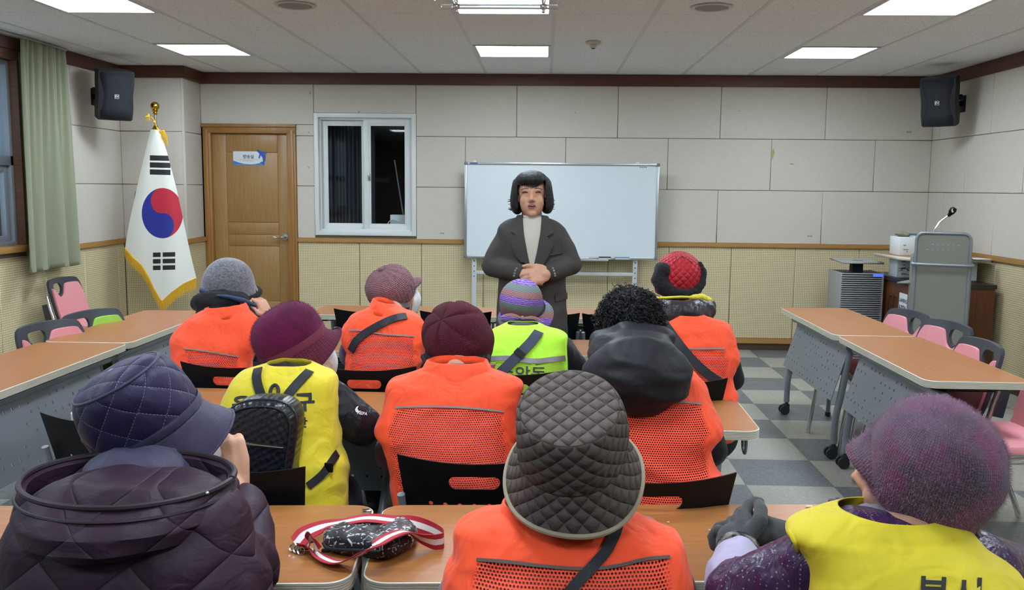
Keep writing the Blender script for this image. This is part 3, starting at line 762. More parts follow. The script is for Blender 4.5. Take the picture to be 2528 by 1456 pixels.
bump(nt, noise_(nt, mapping(nt, uvn, (60, 60, 1)), 6, 2), b_, .08, .002)
mb = MB(); nu, nv = 36, 56; grid = [[flag_pt(i/nu, j/nv) for i in range(nu+1)] for j in range(nv+1)]
cxy = (401, 526, 102, 124)
def fuv(j, i):
    p = grid[j][min(i, nu)]; q_ = p-V((0, 0, CAMZ)); w = q_.dot(CF); X = 1264+FPX*q_.dot(CR)/w; Y_ = 728-FPX*q_.dot(CU)/w
    return ((X-cxy[0])/cxy[2], -(Y_-cxy[1])/cxy[3])
flo = thing('flag', 'white national flag with red and blue disc and gold fringe, hanging by the door', 'flag', (FX, FYY, 1.0))
mb.skin(grid, closed=False, uvs=fuv)
fcl = mb.build('cloth', m_flag, flo, world=True)
bk = MB(); 
grid2 = [[p+V((0, .10*math.sin(PI*i/nu)*(.25+j/nv), 0)) if 0 < i < nu else p for i, p in enumerate(r)] for j, r in enumerate(grid)]
bk.skin(grid2, closed=False); bk.build('cloth_back', M('flag_plain', (226, 226, 216), .6), flo, world=True)
m_fringe = M('gold_fringe', (222, 172, 36), .65, 0, .25, 90)
mb = MB()
for k in range(150):
    u = k/149; p = flag_pt(u, 1.0)+V((0, -.004, 0)); L_ = .085+.008*math.sin(k*1.7)
    mb.tube([p+V((0, 0, .004)), p+V((.002*math.sin(k), -.004, -L_*.5)), p+V((.003*math.sin(k*2.1), 0, -L_))], .0026, 5)
    if k % 2 == 0 and k < 148:
        q = flag_pt(min(u+.015, 1), 1.0); mb.tube([p+V((0, -.006, -.006)), q+V((0, -.006, -.034))], .003, 5); mb.tube([p+V((0, -.006, -.034)), q+V((0, -.006, -.006))], .003, 5)
mb.build('fringe', m_fringe, flo, world=True)
mb = MB(); mb.tube([flag_pt(i/40, 1.0)+V((0, -.005, .002)) for i in range(41)], .0045, 6); mb.build('braid', m_fringe, flo, world=True)
mb = MB(); a, b = at(334, 472, D_FL-.004), at(326, 532, D_FL-.004)
mb.quad(a, a+V((.006, -.004, 0)), b+V((.004, -.004, 0)), b); mb.build('trigram_edge', m_black, flo, world=True, smooth=False)

# left window, curtain rail, curtain
w2_ = bpy.data.objects.new('window_2', None); COL.objects.link(w2_); struct(w2_)
m_grayf = M('window_alu_grey', (150, 158, 166), .4, .1); m_wood2 = woodmat('window_wood', (92, 62, 44), (120, 84, 60), (3, 3, 30), .5)
mb = MB(); t_ = .2
mb.box((LX-t_, LWY1-.03, LWZ0), (LX+.012, LWY1, LWZ1), bev=.003); mb.box((LX-t_, LWY0, LWZ0), (LX+.012, LWY0+.03, LWZ1), bev=.003); mb.box((LX-t_, LWY0, LWZ1-.0), (LX+.012, LWY1, LWZ1+.06), bev=.003)
mb.build('window_casing', m_wood2, w2_)
mb = MB(); mb.box((LX-t_, LWY0-.02, LWZ0-.04), (LX+.05, LWY1+.02, LWZ0+.005), bev=.004); mb.build('window_sill', m_rail, w2_)
def yframe(mb, y0_, y1_, z0, z1, x0_, x1_, t):
    mb.box((x0_, y0_, z0), (x1_, y0_+t, z1), bev=.003); mb.box((x0_, y1_-t, z0), (x1_, y1_, z1), bev=.003)
    mb.box((x0_, y0_+t*.9, z1-t), (x1_, y1_-t*.9, z1), bev=.003); mb.box((x0_, y0_+t*.9, z0), (x1_, y1_-t*.9, z0+t), bev=.003)
zm = 1.68; ya, yb_ = LWY0+.03, LWY1-.03
mb = MB(); yframe(mb, ya, yb_, LWZ0, LWZ1, LX-.13, LX-.05, .035); mb.box((LX-.13, ya, zm-.05), (LX-.05, yb_, zm+.02), bev=.003)
for y in [ya+(yb_-ya)*k/5 for k in (1, 2, 3, 4)]: mb.box((LX-.125, y-.03, LWZ0), (LX-.055, y+.03, LWZ1), bev=.003)
mb.build('window_frame', m_grayf, w2_)
for k in range(5):
    a, b = ya+.03+(yb_-ya-.06)*k/5, ya+.03+(yb_-ya-.06)*(k+1)/5
    mb = MB(); yframe(mb, a+.02, b-.02, LWZ0+.03, zm-.05, LX-.11, LX-.07, .045); s = mb.build('sash', m_grayf, w2_)
    mb = MB(); mb.box((LX-.092, a+.06, LWZ0+.07), (LX-.087, b-.06, zm-.09)); mb.build('pane', m_glass, s, smooth=False)
    mb = MB(); mb.box((LX-.092, a, zm+.015), (LX-.087, b, LWZ1-.03)); mb.build('fixed_pane', m_glass, w2_, smooth=False)
# pale building outside the window
mb = MB(); mb.box((LX-9, -6, -6), (LX-8.6, 16, 1.2)); tag(mb.build('neighbour_wall', M('outside_wall', (120, 126, 134), .9)), 'grey wall of a building outside the left window', 'building')
mb = MB(); mb.box((LX+.02, -1.2, CZ-.02), (LX+.075, 7.09, CZ-.001), bev=.004); tag(mb.build('curtain_rail', M('rail_white', (176, 178, 178), .5)), 'white curtain rail along the ceiling edge over the left window', 'curtain rail')
m_curt, n_, l_, b_ = newmat('sage_curtain'); nt = m_curt.node_tree
wv = noise_(nt, mapping(nt, coords(nt), (40, 40, 400)), 5, 2)
l_.new(mixc(nt, wv, lin((150, 156, 128)), lin((168, 173, 146))), b_.inputs['Base Color']); b_.inputs['Roughness'].default_value = .8; b_.inputs['Sheen Weight'].default_value = .3
tl_ = nt.nodes.new('ShaderNodeBsdfTranslucent'); tl_.inputs[0].default_value = (*lin((150, 156, 128)), 1)
mxs = nt.nodes.new('ShaderNodeMixShader'); mxs.inputs[0].default_value = .25; l_.new(b_.outputs[0], mxs.inputs[1]); l_.new(tl_.outputs[0], mxs.inputs[2]); l_.new(mxs.outputs[0], n_['Material Output'].inputs[0])
bump(nt, wv, b_, .1, .002)
cu_ = thing('curtain', 'pale green curtain gathered beside the left window', 'curtain', (LX+.09, 6.75, .86))
mb = MB(); rows = []
for j in range(41):
    v = j/40; z = CZ-.028-(CZ-.028-.862)*v; row = []
    for i in range(121):
        u = i/120
        yt = 6.42+.58*u; yb2 = 6.30+.72*u
        y = yt+(yb2-yt)*(v**.8)
        ph = 2*PI*(3.3*u)+.8*math.sin(3*u+1.5*v)
        amp = .014+.034*v
        x = LX+.095+amp*math.sin(ph)+.02*v*math.sin(2*PI*1.3*u+.6)+(.012*math.sin(2*PI*13*u)*(1-v)**2)
        row.append(V((x, y+.018*v*math.sin(ph*.5+1), z+.008*math.sin(ph)*v)))
    rows.append(row)
mb.skin(rows, closed=False); cl = mb.build('cloth', m_curt, cu_, world=True); cl.modifiers.new('s', 'SOLIDIFY').thickness = .003
mb = MB(); hem_ = [r[:] for r in rows[36:]]; mb.skin([[p+V((.004, 0, 0)) for p in r] for r in hem_], closed=False); mb.build('hem', m_curt, cu_, world=True)
# marks and scuffs on the wall
m_scuff = M('scuff', (140, 138, 132), .8); m_stain = M('tape_mark', (172, 160, 96), .8)
mb = MB()
for (x, y, w, h) in ((2245, 326, 14, 5), (1092, 576, 12, 4), (2000, 583, 12, 4), (1421, 278, 3, 3), (1825, 274, 3, 3), (887, 276, 6, 3)):
    a = at(x-w/2, y-h/2, BY-.0008); b = at(x+w/2, y+h/2, BY-.0008)
    n = max(1, int(w/4))
    for k in range(n):
        xa = a.x+(b.x-a.x)*k/n; mb.quad((xa, BY-.0012, b.z), (xa+(b.x-a.x)/n*.7, BY-.0012, b.z), (xa+(b.x-a.x)/n*.7, BY-.0012, a.z), (xa, BY-.0012, a.z))
struct(mb.build('trim_20', m_scuff, smooth=False))
mb = MB()
for (x, y, w, h) in ((766, 230, 5, 8), (762, 327, 4, 5), (762, 413, 5, 4), (1908, 380, 7, 22), (1955, 405, 10, 4)):
    a = at(x, y, BY-.0012); r = w/FPX*BY/2; q_ = h/FPX*BY/2
    mb.bm.faces.new([mb.bm.verts.new((a.x+r*math.cos(t)*(1+.3*math.sin(3*t)), BY-.0012, a.z+q_*math.sin(t)*(1+.25*math.cos(2*t+x)))) for t in [2*PI*k/12 for k in range(12)]])
struct(mb.build('trim_21', m_stain, smooth=False))
# ================================================================== TABLES
m_top = woodmat('table_laminate', (150, 95, 50), (170, 114, 64), (2.2, 46, 46), .34, .0, s2=2.2, dist=1.2)
m_edge = M('ivory_edging', (204, 200, 182), .4, 0, .05)
m_groovee = M('edging_groove', (112, 106, 92), .7)
m_pan = M('grey_steel_paint', (128, 134, 140), .38, .15, .04)
m_tubeg = M('grey_tube', (132, 140, 146), .32, .35, .03)
m_wheel = M('wheel_black', (34, 35, 38), .5)
TL, TD, TH = 1.18, .45, .72
def make_table(name='seminar_table'):
    t = thing(name, 'x', 'table')
    mb = MB(); o = rrect(TL-.006, TD-.006, .05, 7)
    mb.skin([[V((x, y, TH-.012)) for x, y in o], [V((x, y, TH-.0006)) for x, y in o], [V((x*.999, y*.998, TH)) for x, y in o]]); mb.build('tabletop', m_top, t, angle=30)
    mb = MB(); prof = [(-.004, TH), (0, TH-.0012)]
    for k in range(5):
        z = TH-.0035-.0052*k; prof += [(0, z), (0, z-.0026), (-.0022, z-.0034), (-.0022, z-.0044)]
    prof += [(0, TH-.0305), (-.003, TH-.032)]
    rings = [[V((x, y, z)) for x, y in rrect(TL+2*d, TD+2*d, .053+d, 7)] for d, z in prof]
    mb.skin(rings, cap0=False, cap1=True)
    for f in mb.bm.faces:
        c = f.calc_center_median(); r_ = sum(v.co.xy.length for v in f.verts)
        pass
    e = mb.build('edge_trim', m_edge, t, angle=25)
    # pole along the modesty side
    mb = MB(); mb.tube([(-TL/2+.03, .13, .645), (TL/2-.03, .13, .645)], .019, 12); mb.build('support_beam', m_tubeg, t)
    for s in (-1, 1):
        x = s*(TL/2-.085)
        mb = MB(); mb.box((x-.016, -.15, TH-.052), (x+.016, .17, TH-.031), bev=.003); mb.cyl((x, .11, .645), (x, .11, TH-.03), .016); mb.build('tilt_bracket', m_black, t)
        mb = MB(); mb.tube(bez([(x, .10, .64), (x, .12, .52), (x, .145, .36), (x, .165, .25), (x, .17, .16), (x, .17, .085)], 5), .0195, 12)
        lg = mb.build('leg', m_tubeg, t)
        mb = MB(); mb.tube(bez([(x-s*.035, .118, .50), (x-s*.035, .03, .40), (x-s*.035, -.07, .30), (x-s*.035, -.10, .22), (x-s*.035, -.10, .025)], 5), .015, 12); l2 = mb.build('leg', m_tubeg, t)
        mb = MB(); mb.cyl((x-s*.035, -.10, 0), (x-s*.035, -.10, .028), .018); mb.build('rubber_foot', m_wheel, l2)
        mb = MB(); mb.tube([(x, .17, .095), (x, .17, .07)], .012, 10); mb.box((x-.013, .15, .028), (x+.013, .195, .072), bev=.006)
        for q in (-1, 1): mb.cyl((x+q*.014, .185, .031), (x+q*.03, .185, .031), .031, n=20)
        mb.build('caster', m_wheel, lg)
    # modesty panel with slots
    rnd = random.Random(7)
    cols = [0]; xs = []
    npx = 18; pw = TL-.16
    xcuts = [-pw/2]; 
    for i in range(npx): c = -pw/2+pw*(i+.5)/npx; xcuts += [c-.0045, c+.0045]
    xcuts.append(pw/2)
    nr = 7; vc = [0]
    for j in range(nr): c = (j+.6)/(nr+.3); vc += [c-.022, c+.022]
    vc.append(1)
    def pp(x, v, w): return V((x, .118+.085*(1-v)+w, .335+.285*v-w*.25))
    mb = MB(); vt = [[mb.bm.verts.new(pp(x, v, 0)) for x in xcuts] for v in vc]
    for j in range(len(vc)-1):
        for i in range(len(xcuts)-1):
            if i % 2 == 1 and j % 2 == 1:
                gi = i//2
                on = ((gi//3+j//2) % 2 == 0 and rnd.random() < .72) or rnd.random() < .1
                if on: continue
            mb.bm.faces.new((vt[j][i], vt[j][i+1], vt[j+1][i+1], vt[j+1][i]))
    p = mb.build('modesty_panel', m_pan, t, smooth=False); p.modifiers.new('s', 'SOLIDIFY').thickness = .004
    # wire shelf under the top
    mb = MB()
    for k in range(5): mb.tube([(-TL/2+.16, -.12+.05*k, TH-.075), (TL/2-.16, -.12+.05*k, TH-.075)], .003, 6)
    for k in range(7):
        x = -TL/2+.16+(TL-.32)*k/6; mb.tube([(x, -.14, TH-.040), (x, -.14, TH-.075), (x, .08, TH-.075), (x, .08, TH-.040)], .003, 6)
    mb.build('wire_shelf', m_black, t)
    mb = MB(); x = TL/2-.04; mb.tube(bez([(x, -.11, TH-.04), (x, -.12, TH-.085), (x, -.155, TH-.095), (x, -.17, TH-.06), (x, -.165, TH-.038)], 5), .0055, 8); mb.build('bag_hook', m_tubeg, t)
    mb = MB(); mb.box((TL/2-.075, .07, TH-.064), (TL/2+.012, .115, TH-.052), bev=.004, rot=Matrix.Rotation(.35, 3, 'Y')); mb.build('tilt_lever', m_black, t)
    return t
tab0 = make_table()
TABLES = [
    (.213, 1.982, .07, 'wood-top table in the nearest row, right of the gap beside the striped bag strap', 'row'),
    (-.985, 1.898, .07, 'wood-top table in the nearest row, left of the gap, in front of the plum jacket', 'row'),
    (.140, 3.165, -.02, 'wood-top table behind which the person with curly black hair sits', 'row'),
    (-1.045, 3.185, -.02, 'wood-top table in front of the person with the black backpack', 'row'),
    (.140, 4.465, 0, 'wood-top table in front of the person in the lime vest', 'row'),
    (-1.045, 4.475, 0, 'wood-top table in front of the person in the dusty pink knitted cap', 'row'),
    (.325, 5.69, 0, 'wood-top table just behind the standing speaker, right half of the farthest row', 'row'),
    (-.865, 5.69, 0, 'wood-top table left of the standing speaker, left half of the farthest row', 'row'),
    (1.835, 4.375, PI/2, 'wood-top side table on the right, the one nearer the viewer', 'side'),
    (1.825, 5.562, PI/2, 'wood-top side table on the right, the one nearer the lectern', 'side'),
    (-2.285, 3.775, -PI/2, 'wood-top side table on the left, pale with window glare', 'side'),
    (-2.285, 4.962, -PI/2, 'wood-top side table on the left, the one nearer the flag', 'side'),
]
for i, (x, y, r, lab, g) in enumerate(TABLES):
    t = tab0 if i == 0 else copy_tree(tab0)
    place(t, (x, y, 0), r, lab, 'seminar tables in rows' if g == 'row' else 'seminar tables along the sides')

# ================================================================== CHAIRS
def make_black_chair():
    t = thing('plastic_chair', 'x', 'chair')
    # back shell: u across, v up
    W0, W1, H = .165, .205, .315
    def fn(u, v, w):
        f = v/H; y = -.205-.075*f-.02*f*f + .9*(u*u)*(.55+.45*f)
        return V((u, y-w, .485+v*.985+.35*u*u*f))
    n = 10; out = [(-W0+2*W0*i/n, 0) for i in range(n+1)]
    out += [(W0+(W1-W0)*i/6, H*i/6) for i in range(1, 7)]
    out += [(W1-2*W1*i/14, H) for i in range(1, 15)]
    out += [(-W1+(W1-W0)*i/6, H-H*i/6) for i in range(1, 6)]
    slot = [(x, y) for x, y in rrect(.135, .036, .017, 5, 0, H-.058)]
    slot = [(x, y-(.006*math.cos(x/.07*PI/2) if y < H-.058 else 0)) for x, y in slot]
    holes = [slot]
    for r in range(4):
        for c in range(7 if r % 2 == 0 else 6):
            u = -.117+.039*c+(.0195 if r % 2 else 0); v = H-.128-.038*r
            if abs(u) < W0-.03: holes.append(circ(u, v, .0065, n=8))
    mb = MB(); mb.plate(out, holes, fn, .006); b = mb.build('backrest', m_black, t, angle=30)
    mb = MB(); o = rrect(.42, .41, .09, 6)
    mb.skin([[V((x*s, y*s+.0, z+.25*(x*x)*.3-.02*max(0, y)/.2)) for x, y in o] for s, z in ((.9, .425), (.98, .43), (1, .44), (.98, .452), (.9, .456), (.5, .45), (.05, .447))]); mb.build('seat', m_black, t)
    for s in (-1, 1):
        mb = MB(); mb.tube(bez([(s*.19, -.175, .455), (s*.20, -.205, .50), (s*.192, -.24, .62), (s*.195, -.262, .70)], 4), .011, 8); mb.build('back_post', m_tubeg, t)
        mb = MB(); mb.tube(bez([(s*.19, .13, .42), (s*.205, .17, .25), (s*.215, .20, .0)], 4), .011, 8); mb.build('leg', m_tubeg, t)
        mb = MB(); mb.tube(bez([(s*.19, -.10, .42), (s*.20, -.17, .22), (s*.21, -.225, 0)], 4), .011, 8); mb.build('leg', m_tubeg, t)
    mb = MB(); mb.tube([(-.19, .13, .415), (.19, .13, .415), (.19, -.17, .415), (-.19, -.17, .415), (-.19, .13, .415)], .010, 8); mb.build('seat_frame', m_tubeg, t)
    return t
bc0 = make_black_chair()
BLACK = [   # x, y of the top of the backrest, turn, label
    (-1.0, 5.06, 0, 'empty black plastic chair, leftmost at the farthest table row'),
    (-.50, 5.03, 0, 'empty black plastic chair at the farthest row, seen behind the maroon beanie'),
    (.0, 5.03, 0, 'empty black plastic chair at the farthest row, partly hidden by the speaker'),
    (.42, 5.02, 0, 'empty black plastic chair at the farthest row, behind the curly black hair'),
    (-1.24, 3.44, -.05, 'black plastic chair under the person in the grey felt hat'),
    (-.70, 3.43, 0, 'black plastic chair under the person in the dusty pink knitted cap'),
    (-.12, 3.40, .03, 'black plastic chair under the person in the lime vest'),
    (.49, 3.30, .06, 'black plastic chair under the person in the red quilted cap'),
    (-.80, 2.16, -.10, 'black plastic chair under the person with the black backpack'),
    (-.175, 2.27, .03, 'black plastic chair under the person in the maroon knitted beanie'),
    (.285, 2.15, .08, 'black plastic chair under the person with curly black hair'),
    (-1.345, 2.60, -.12, 'empty black plastic chair by the left side table and plum jacket'),
    (-.64, .78, 0, 'black plastic chair under the person in the navy quilted hat'),
    (.05, .82, 0, 'black plastic chair under the person in the brown quilted hat'),
    (.60, .74, .1, 'black plastic chair under the person in the fuzzy purple cap'),
]
for i, (x, y, r, lab) in enumerate(BLACK):
    t = bc0 if i == 0 else copy_tree(bc0)
    off = Matrix.Rotation(r, 3, 'Z') @ V((0, -.30, 0))
    place(t, (x-off.x, y-off.y, 0), r, lab, 'black plastic chairs')
m_pink = M('pink_fabric', (214, 140, 146), .85, 0, .05, 60, bumps=.1, bscale=600)
m_green = M('green_fabric', (150, 196, 74), .85, 0, .05, 60, bumps=.1, bscale=600)
m_slate = M('slate_plastic', (50, 54, 62), .38, 0, .08)
def make_pad_chair(mat, mir):
    t = thing('padded_chair', 'x', 'chair')
    H = .33
    def fn(u, v, w):
        f = v/H; return V((mir*u, -.20-.085*f-w+.55*u*u, .47+v))
    def fnc(u, v, w):
        p = fn(u, v, w-.015); return p
    def dense(pts):
        out = []
        for (a, b), (c, d) in zip(pts, pts[1:]+pts[:1]):
            k = max(1, int(math.hypot(c-a, d-b)/.03))
            out += [(a+(c-a)*i/k, b+(d-b)*i/k) for i in range(k)]
        return out
    fr = [p.to_tuple()[:2] for p in bez([(0, -.015, 0), (.15, -.015, 0), (.19, .02, 0), (.207, .12, 0), (.205, .23, 0), (.185, .305, 0), (.14, .325, 0), (0, .332, 0), (-.13, .325, 0), (-.19, .31, 0), (-.21, .26, 0), (-.208, .12, 0), (-.19, .02, 0), (-.15, -.015, 0), (0, -.015, 0)], 3)][:-1]
    hole = [p.to_tuple()[:2] for p in bez([(-.135, .262, 0), (-.13, .245, 0), (-.10, .215, 0), (-.07, .208, 0), (-.04, .222, 0), (-.022, .25, 0), (-.03, .285, 0), (-.06, .294, 0), (-.12, .29, 0), (-.137, .28, 0), (-.135, .262, 0)], 3)][:-1]
    mb = MB(); mb.plate(fr, [hole], fn, .02); f = mb.build('back_frame', m_slate, t, angle=50)
    f.modifiers.new('b', 'BEVEL').width = .004
    pad = [p.to_tuple()[:2] for p in bez([(-.16, 0, 0), (.16, 0, 0), (.185, .03, 0), (.192, .12, 0), (.185, .22, 0), (.165, .275, 0), (.14, .288, 0), (.03, .286, 0), (-.0, .26, 0), (-.03, .212, 0), (-.065, .192, 0), (-.105, .198, 0), (-.14, .235, 0), (-.165, .258, 0), (-.185, .25, 0), (-.192, .12, 0), (-.185, .03, 0), (-.16, 0, 0)], 4)][:-1]
    mb = MB(); mb.plate(dense(pad), [], fnc, .022); c = mb.build('back_cushion', mat, t, angle=60); m = c.modifiers.new('b', 'BEVEL'); m.width = .006; m.segments = 2
    mb = MB(); o = [(x, y-.03) for x, y in rrect(.43, .37, .10, 6)]
    mb.skin([[V((x*s, y*s, z-.03*max(0, y-.1)/.1+.1*x*x)) for x, y in o] for s, z in ((.93, .425), (.99, .43), (1, .445), (.97, .462), (.88, .47), (.5, .466), (.05, .464))]); mb.build('seat_cushion', mat, t)
    for s in (-1, 1):
        mb = MB(); mb.tube(bez([(s*.205, -.262, .68), (s*.212, -.225, .55), (s*.215, -.17, .43), (s*.22, .02, .415), (s*.225, .14, .405)], 5), .0125, 10); mb.build('back_post', m_chrome, t)
        mb = MB(); mb.tube(bez([(s*.222, .12, .41), (s*.225, .17, .36), (s*.23, .20, .2), (s*.235, .225, 0)], 5), .0125, 10); mb.build('leg', m_chrome, t)
        mb = MB(); mb.tube(bez([(s*.22, -.02, .415), (s*.225, -.12, .3), (s*.23, -.22, .1), (s*.235, -.26, 0)], 5), .0125, 10); mb.build('leg', m_chrome, t)
        mb = MB(); mb.box((s*.198-.014, -.29, .47), (s*.198+.014, -.235, .62), bev=.006, rot=Matrix.Rotation(.2, 3, 'X')); mb.build('back_clamp', m_slate, t)
    return t
pk = {(m, s): None for m in ('p', 'g') for s in (-1, 1)}
PADS = [  # centre of the top of the back, turn, colour, mirror, label, group
    (2.215, 5.47, 1.80, 'p', -1, 'pink padded chair nearest the lectern, at the right side tables', 'pink padded chairs on the right'),
    (2.255, 5.03, 1.82, 'p', -1, 'pink padded chair second from the lectern, at the right side tables', 'pink padded chairs on the right'),
    (2.14, 4.39, 1.62, 'p', -1, 'pink padded chair third from the lectern, behind the right side table edge', 'pink padded chairs on the right'),
    (2.27, 3.92, 1.62, 'p', -1, 'pink padded chair cut by the right picture edge, its seat in view', 'pink padded chairs on the right'),
    (-2.56, 4.95, -1.95, 'g', 1, 'lime green padded chair tucked under the left side table', 'padded chairs on the left'),
    (-2.565, 4.51, -1.90, 'p', 1, 'pink padded chair tucked under the left side table', 'padded chairs on the left'),
    (-3.66, 6.66, -PI/2-.05, 'p', 1, 'pink padded chair standing against the left wall below the curtain', 'padded chairs on the left'),
]
for x, y, r, c, mir, lab, g in PADS:
    if pk[c, mir] is None: t = pk[c, mir] = make_pad_chair(m_pink if c == 'p' else m_green, -mir if False else (1 if mir == -1 else -1))
    else: t = copy_tree(pk[c, mir])
    off = Matrix.Rotation(r, 3, 'Z') @ V((0, -.285, 0))
    place(t, (x-off.x, y-off.y, 0), r, lab, g)

# ================================================================== RIGHT-HAND CORNER
m_lecg = M('lectern_grey', (128, 128, 118), .5, .1, .03)
lY = 6.5
a, b = at(2266, 572, lY), at(2396, 574, lY); lx0, lx1, lz = a.x, b.x, (a.z+b.z)/2
lc = thing('lectern', 'grey steel lectern with rounded top and tubular frame in the right corner', 'lectern', ((lx0+lx1)/2, lY, 0), -.34)
hw = (lx1-lx0)/2
def arch(hw, z, r, n=6): return [(-hw, .03)]+[(-hw+r-r*math.cos(PI/2*i/n), z-r+r*math.sin(PI/2*i/n)) for i in range(n+1)]+[(hw-r+r*math.sin(PI/2*i/n), z-r+r*math.cos(PI/2*i/n)) for i in range(n+1)]+[(hw, .03)]
mb = MB(); mb.tube([(x, 0, z) for x, z in arch(hw-.008, lz-.008, .05)], .011, 10, up=V((0, 1, 0))); mb.build('front_frame', m_tubeg, lc)
holes = []
zr = [at(2330, 604, lY).z, at(2330, 617, lY).z]
for z in zr:
    for k in range(7): holes.append(circ(-.10+.033*k, z, .004, n=8))
mb = MB(); mb.plate([(x*.96, z-.006) for x, z in arch(hw-.012, lz-.008, .045)], holes, lambda u, v, w: V((u, w+.004, v)), .004); mb.build('front_panel', m_lecg, lc, smooth=False)
zbar = at(2330, 653, lY).z
mb = MB(); mb.tube(bez([(-hw, .02, zbar+.003), (-hw-.012, -.03, zbar), (-hw+.03, -.045, zbar), (0, -.045, zbar), (hw-.03, -.045, zbar), (hw+.012, -.03, zbar), (hw, .02, zbar+.003)], 6), .012, 10); mb.build('hand_rail', m_tubeg, lc)
for s in (-1, 1):
    mb = MB(); mb.box((s*hw-.012 if s < 0 else s*hw-.012, .02, .06), (s*hw+.012, .32, lz-.18), bev=.004); mb.build('side_panel', m_lecg, lc)
mb = MB(); mb.box((-hw, .01, lz-.2), (hw, .34, lz-.17), bev=.004, rot=Matrix.Rotation(-.2, 3, 'X')); mb.build('reading_top', m_lecg, lc)
mb = MB(); mb.prism([(-hw+.0, .05, zbar-.15), (-hw-.10, .10, zbar-.16), (-hw, .26, zbar-.15)], (0, 0, .012)); mb.build('side_shelf', m_lecg, lc, smooth=False)
mb = MB(); mb.box((-hw-.02, -.06, 0), (hw+.02, .36, .035), bev=.01); mb.build('base', m_lecg, lc)
mc = thing('gooseneck_microphone', 'black microphone on a bent silver neck rising from the grey lectern', 'microphone', ((lx0+lx1)/2, lY+.12, lz-.17))
g = [at(2300, 585, lY+.1), at(2306, 568, lY+.1), at(2318, 551, lY+.1), at(2334, 538, lY+.1), at(2343, 531, lY+.1)]
mb = MB(); mb.tube(bez([V((g[0].x, g[0].y, lz-.18))]+g, 5), .0065, 8); mb.build('neck', m_chrome, mc, world=True)
h0, h1 = at(2341, 534, lY+.1), at(2357, 513, lY+.08)
mb = MB(); d = (h1-h0); mb.tube([h0, h0+d*.3, h0+d*.5, h0+d*.8, h1], [.012, .02, .03, .032, .022], 12, flat=.75); mb.build('head', m_black, mc, world=True)
mb = MB(); q = h0+d*.62+V((-.008, -.026, .004)); mb.ball(q, (.009, .004, .014)); mb.build('switch', m_paper, mc, world=True)

cbY0, cbY1, cbX, cbZ = 7.06, 8.08, 2.905, .80
cb = thing('cabinet', 'dark brown two-door wooden cabinet against the right wall behind the lectern', 'cabinet', (3.2, 7.57, 0))
m_walnut = woodmat('walnut', (74, 38, 20), (112, 62, 34), (30, 30, 1.5), .4)
mb = MB(); mb.box((cbX+.018, cbY0, .06), (RX-.06, cbY1, cbZ-.035)); mb.box((cbX+.05, cbY0+.02, 0), (RX-.08, cbY1-.02, .06)); mb.build('body', m_walnut, cb, world=True, smooth=False)
mb = MB(); mb.box((cbX-.015, cbY0-.01, cbZ-.035), (RX-.05, cbY1+.01, cbZ), bev=.004); mb.build('top', M('black_brown_top', (44, 38, 36), .4), cb, world=True)
ym = (cbY0+cbY1)/2
for k, (a, b) in enumerate(((cbY0+.003, ym-.002), (ym+.002, cbY1-.003))):
    mb = MB(); mb.box((cbX, a, .07), (cbX+.018, b, cbZ-.04), bev=.002); d_ = mb.build('door', m_walnut, cb, world=True)
    yy = b-.05 if k == 0 else a+.05
    mb = MB(); mb.box((cbX-.028, yy-.008, .46), (cbX-.016, yy+.008, .66), bev=.003)
    for z in (.48, .64): mb.cyl((cbX, yy, z), (cbX-.02, yy, z), .007)
    mb.build('handle', M('bronze', (74, 60, 50), .4, .6), d_, world=True)
m_print = M('print_black', (30, 30, 34), .7)
mb = MB(); y0_ = ym-.13; zt = .69
mb.box((cbX-.004, y0_-.16, zt-.2), (cbX, y0_, zt)); mb.build('notice', m_paper, cb, world=True, smooth=False)
mb = MB(); rnd = random.Random(3)
for row, (z, h) in enumerate(((zt-.04, .036), (zt-.095, .05), (zt-.155, .012))):
    y = y0_-.012
    while y > y0_-.145:
        w = h*.62
        for q in range(5 if h > .02 else 1):
            a_, c_ = rnd.random(), rnd.random()
            if q % 2: yy0, yy1, z0, z1 = y, y-w, z-h*(.15+.8*c_), z-h*(.15+.8*c_)+h*.12
            else: yy0, yy1, z0, z1 = y-w*a_*.8, y-w*a_*.8-w*.16, z-h*(.55+.4*c_), z-h*.1*a_
            mb.quad((cbX-.005, yy0, z0), (cbX-.005, yy1, z0), (cbX-.005, yy1, z1), (cbX-.005, yy0, z1))
        y -= w+.003
mb.build('notice_print', m_print, cb, world=True, smooth=False)
mb = MB(); mb.box((cbX-.003, cbY1-.16, .70), (cbX, cbY1-.04, .755)); mb.build('label', m_paper, cb, world=True, smooth=False)

puY = 7.70
a, b = at(2078, 672, puY), at(2182, 677, puY)
px0, px1, pz = a.x, b.x-.005, (a.z+b.z)/2
pu = thing('air_purifier', 'tall grey louvred air purifier with a raised flat lid beside the brown cabinet', 'air purifier', ((px0+px1)/2, puY, 0))
hw = (px1-px0)/2; m_pug = M('purifier_grey', (158, 160, 160), .4, .3, .03)
mb = MB(); mb.box((-hw, .02, .03), (hw, .32, pz)); mb.build('body', M('purifier_dark', (52, 54, 56), .5), pu, smooth=False)
k = 0; z = .05
while z < pz-.01:
    mb = MB(); mb.box((-hw, -.004, z), (hw, .022, z+.0105), bev=.002); mb.build('louvre', m_pug, pu); z += .0185; k += 1
for s in (-1, 1):
    mb = MB(); mb.box((s*hw-.008, 0, .02), (s*hw+.008, .33, pz+.004), bev=.003); mb.build('side_panel', m_pug, pu)
mb = MB(); mb.box((-.045, .12, pz), (.045, .2, pz+.10)); mb.build('lid_stem', m_blackmat, pu, smooth=False)
lz_ = at(2130, 650, puY).z
mb = MB(); mb.prism([(-hw+.015, -.005, 0), (hw-.0, -.005, 0), (hw-.02, .30, .012), (-hw-.01, .30, .012)], (0, 0, .014)); 
